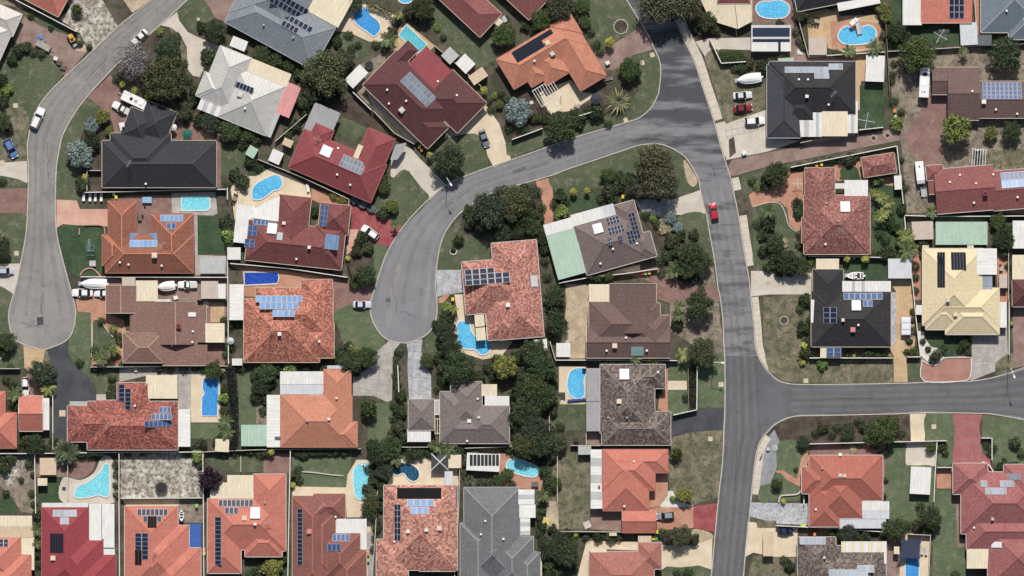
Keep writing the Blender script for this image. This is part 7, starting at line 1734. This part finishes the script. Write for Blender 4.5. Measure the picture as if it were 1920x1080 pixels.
def rock(label, x, y, r, col=(.36, .34, .31)):
    o = vroot('boulder', label, x, y, 0, 'boulder'); bm = bmesh.new(); bmesh.ops.create_icosphere(bm, subdivisions=2, radius=r); rnd = random.Random(int(x+y))
    for v in bm.verts: v.co *= rnd.uniform(.8, 1.12); v.co.z = max(-.05, v.co.z*.7)
    me = bpy.data.meshes.new('rock'); bm.to_mesh(me); bm.free(); me.materials.append(paint('rock_grey', col, .95, 0, .3)); q = bpy.data.objects.new('rock', me); COL.objects.link(q); q.parent = o
rock('large grey boulder beside the charcoal parasol', 1082, 199, .8); rock('grey boulder on the gravel of the corner garden', 1454, 840, .45); rock('grey rock pile beside the sandpit garden at the lower left', 12, 890, .9)
o = vroot('pergola', 'white open pergola frame over the dark green car', 1834, 297, 4, 'pergola')
for k in range(6): mb = MB(); x = -1.6+k*.62; mb.bar((x, -2.4, 2.5), (x, 2.4, 2.5), .1, .1); q = mb.build('rafter', M_WHITE); q.parent = o
mb = MB()
for y in (-2.0, 2.0): mb.bar((-1.7, y, 2.4), (1.6, y, 2.4), .1, .12)
for x in (-1.6, 1.5):
    for y in (-2.0, 2.0): mb.box(x-.05, y-.05, 0, x+.05, y+.05, 2.4)
q = mb.build('frame', M_WHITE); q.parent = o
def white_gate(label, pts, wd, h, c='white', name='garden_wall'):
    pts = smooth_open(pp(pts), 4); cx, cy = pts[len(pts)//2]; o = root(name, cx, cy); tag(o, label, 'wall'); ribbon('wall', pts, wd, h, paint('wall_'+c, {'white': (.58, .55, .5), 'brick': (.4, .24, .18), 'stone': (.42, .38, .32)}[c], .9, 0, .15), o)
for a in (('curved white garden wall below the red orange house', '1460,942 1464,930 1480,928 1496,926 1502,918', .25, .5), ('white rendered courtyard wall left of the red orange house', '1507,946 1507,930', .25, 1.2), ('curved white porch wall of the rose house', '1840,866 1852,870 1862,884 1864,888', .25, 1.0),
          ('low curved brick edge round the rust house turf', '150,516 158,506 172,503 184,512 188,518', .3, .4, 'brick'), ('pale stone edge beside the paver drive of the brown house', '190,600 200,618 212,632', .25, .4, 'stone'), ('low stone wall along the lawn of the brown gable house', '173,604 173,640 172,670', .3, .6, 'stone'),
          ('brick front wall stub on the turf of the rust house', '149,428 149,440', .25, .7, 'brick'), ('low brick wall along the top of the rust house turf', '158,422 192,423 197,438', .25, .5, 'brick'), ('low rock edging across the lawn of the weathered red house', '562,884 590,886 620,890 644,892', .3, .35, 'stone'), ('curved cream edging on the courtyard lawn of the mottled brown red house', '1412,388 1440,380 1462,382 1472,400 1480,424 1502,440', .22, .2, 'stone'),
          ('cream edging along the rose paved drive', '1729,674 1732,714 1806,714 1820,702 1821,670', .22, .2, 'white'), ('curved cream edge round the white pebble garden', '1730,676 1744,684 1758,683 1772,671 1818,670', .22, .25, 'white')): white_gate(*a)
# pool accessories and odds and ends
o = vroot('pool_float', 'white pool cleaner floating in the oval turquoise pool', 681, 873, 40, 'pool cleaner'); bits(o, [('float', (-.5, -.3, .16, .5, .3, .3), M_WHITE), ('lid', (-.2, -.2, .3, .2, .2, .36), M_GLASS)]); o.location.z = .02
o = vroot('pool_float', 'white ring floating in the blue kidney pool', 678, 17, 0, 'pool ring'); mb = MB(); n = 14
for k in range(n): a, b = 2*math.pi*k/n, 2*math.pi*(k+1)/n; mb.bar((.3*math.cos(a), .3*math.sin(a), .18), (.3*math.cos(b), .3*math.sin(b), .18), .16, .12)
q = mb.build('ring', M_WHITE); q.parent = o
o = vroot('pool_cover_roller', 'dark blue rolled pool cover below the crescent pool', 1082, 751, 0, 'pool roller'); mb = MB(); mb.bar((-2.2, 0, .4), (2.1, .35, .4), .45, .45); q = mb.build('rolled_cover', paint('cover_blue', (.02, .06, .22), .6)); q.parent = o; bits(o, [('stand', (-2.3, -.2, 0, -2.2, .2, .5), M_STEEL), ('stand', (2.1, -.2, 0, 2.2, .5, .5), M_STEEL)])
rr_ = random.Random(3)
for k, (x, y, lb, c) in enumerate(((75, 70, 'crumpled blue tarp on the paver drive', (.12, .2, .42)), (17, 266, 'crumpled pale blue tarp on dry grass at the left edge', (.35, .42, .55)), (105, 110, 'short white storage box beside the paver drive', (.6, .58, .55)), (111, 118, 'brown timber crate beside the paver drive', (.14, .10, .09)), (119, 127, 'brown timber pallet nearest the kerb', (.15, .11, .1)), (437, 76, 'orange garden brazier beside the white steel house', (.5, .2, .05)), (257, 656, 'white water butt beside the brown gable house', (.6, .6, .58)), (255, 694, 'white swan shaped planter in the grey courtyard', (.65, .65, .63)), (420, 693, 'small beige box beside the lap pool', (.5, .4, .3)), (330, 558, 'white chest freezer in the boat yard', (.65, .63, .58)), (387, 570, 'crumpled white tarp beside the sand pit', (.6, .58, .56)), (1500, 98, 'pile of white offcuts beside the black bay shade roof', (.6, .6, .6)), (1770, 58, 'white plank on the lawn beside the clothes hoist', (.6, .6, .58)), (1142, 148, 'white garden bench by the salmon house corner', (.62, .6, .55)), (1139, 118, 'white letterbox pillar beside the salmon house', (.62, .6, .58)), (997, 192, 'white stepping slab on the lawn right of the silver bush', (.6, .58, .55)), (1080, 825, 'dark garden rubbish bin on the small lawn', (.03, .03, .04)), (120, 916, 'dark drain cover beside the boot shaped pool', (.04, .04, .05)), (1008, 515, 'white metal cabinet beside the green carport roof', (.58, .57, .55)), (1395, 287, 'white meter box beside the lane', (.65, .65, .65)), (1602, 640, 'white stone statue in the front garden', (.55, .55, .55)), (1440, 842, 'round grey planter on the blue gravel', (.4, .4, .42)), (1024, 977, 'yellow sandpit lid on the dry lawn', (.55, .42, .14)), (1101, 984, 'pale square pad on the dry lawn edge', (.45, .4, .34)))):
    o = vroot(('tarp' if 'tarp' in lb else 'crate' if 'crate' in lb or 'pallet' in lb else 'planter' if 'planter' in lb else 'garden_object'), lb, x, y, rr_.uniform(-25, 35), lb.split(' on ')[0].split(' beside ')[0].split(' in ')[0].split()[-1] if 'nearest' not in lb else 'pallet')
    m = paint('odd_%d' % k, c, .8, 0, .2)
    if 'tarp' in lb or 'pile' in lb:
        mb = MB(); n = 6; g = [[((i-n/2)*.24+rr_.uniform(-.06, .06), (j-n/2)*.2+rr_.uniform(-.06, .06), .12+rr_.uniform(0, .28)*(0 < i < n and 0 < j < n)) for j in range(n+1)] for i in range(n+1)]
        for i in range(n):
            for j in range(n): mb.poly([g[i][j], g[i+1][j], g[i+1][j+1], g[i][j+1]])
        q = mb.build('sheet', m); q.parent = o
    elif 'butt' in lb or 'planter' in lb or 'brazier' in lb or 'statue' in lb:
        mb = MB(); mb.cyl((0, 0), .32, 0, .5, 10, 0, .42); q = mb.build('pot', m); q.parent = o; mb = MB(); mb.cyl((0, 0), .38, .5, .56, 10, 0, .44); q = mb.build('rim', m); q.parent = o
    elif 'slab' in lb or 'pad' in lb or 'cover' in lb or 'lid' in lb or 'plank' in lb:
        L = 2.4 if 'plank' in lb else 1.6 if 'pad' in lb or 'lid' in lb else .8; bits(o, [('panel', (-L/2, -.35 if L > 2 or L < 1 else -.8, .05, L/2, .35 if L > 2 or L < 1 else .8, .16), m), ('rim', (-L/2-.05, -.4 if L > 2 or L < 1 else -.85, .05, L/2+.05, .4 if L > 2 or L < 1 else .85, .12), M_STEEL)])
    elif 'bench' in lb:
        bits(o, [('seat', (-.8, -.25, .42, .8, .25, .48), m), ('backrest', (-.8, .2, .48, .8, .26, .95), m), ('leg', (-.7, -.2, 0, -.62, .2, .42), m), ('leg', (.62, -.2, 0, .7, .2, .42), m)])
    elif 'pallet' in lb or 'crate' in lb:
        bits(o, [('board', (-.6, -.45+.2*q, .5, .6, -.3+.2*q, .55), m) for q in range(5)]+[('side', (-.6, -.48, .05, .6, -.44, .5), m), ('side', (-.6, .49, .05, .6, .53, .5), m), ('base', (-.58, -.44, .03, .58, .49, .1), m)])
    else:
        bits(o, [('body', (-.45, -.4, .03, .45, .4, .85), m), ('lid', (-.48, -.43, .85, .48, .43, .93), m), ('handle', (-.12, -.47, .7, .12, -.43, .75), M_STEEL)])
# ---------------------------------------------------------------- labels: the house each thing stands beside, then order among equals
def anchor(px, py):
    p = P(px, py); best = None
    for hd, h, B in HOUSES:
        for b in B:
            u0, v0, u1, v1 = b.uv; d = p-b.fr.w(0, 0); u = d.dot(b.fr.U)/S; v = d.dot(b.fr.V)/S
            du = max(u0-u, 0, u-u1); dv = max(v0-v, 0, v-v1); dist = math.hypot(du, dv)
            if best is None or dist < best[0]: best = (dist, hd, h)
    c = best[2].location; dx, dy = p.x-c.x, p.y-c.y
    rel = ('right of' if dx > 0 else 'left of') if abs(dx) > abs(dy) else ('above' if dy > 0 else 'below')
    return rel+' the '+best[1]
grp = {}
for t in THINGS:
    if not (-20 < t[2] < 1940 and -20 < t[3] < 1100): pass
    base = t[1]+' '+anchor(t[2], t[3]); grp.setdefault(base, []).append(t)
ORD = ['', 'first', 'second', 'third', 'fourth', 'fifth', 'sixth', 'seventh', 'eighth', 'ninth', 'tenth', 'eleventh', 'twelfth', 'thirteenth', 'fourteenth']
for base, ts in grp.items():
    if len(ts) == 1: ts[0][0]['label'] = base; continue
    xs = [t[2] for t in ts]; ys = [t[3] for t in ts]; hor = max(xs)-min(xs) >= max(ys)-min(ys); ts.sort(key=lambda t: t[2] if hor else t[3]); n = len(ts)
    for i, t in enumerate(ts):
        if i == 0: s_ = 'leftmost' if hor else 'topmost'
        elif i == n-1: s_ = 'rightmost' if hor else 'lowest'
        else: s_ = ORD[min(i+1, 14)]+(' from left' if hor else ' from top')
        t[0]['label'] = base+', '+s_
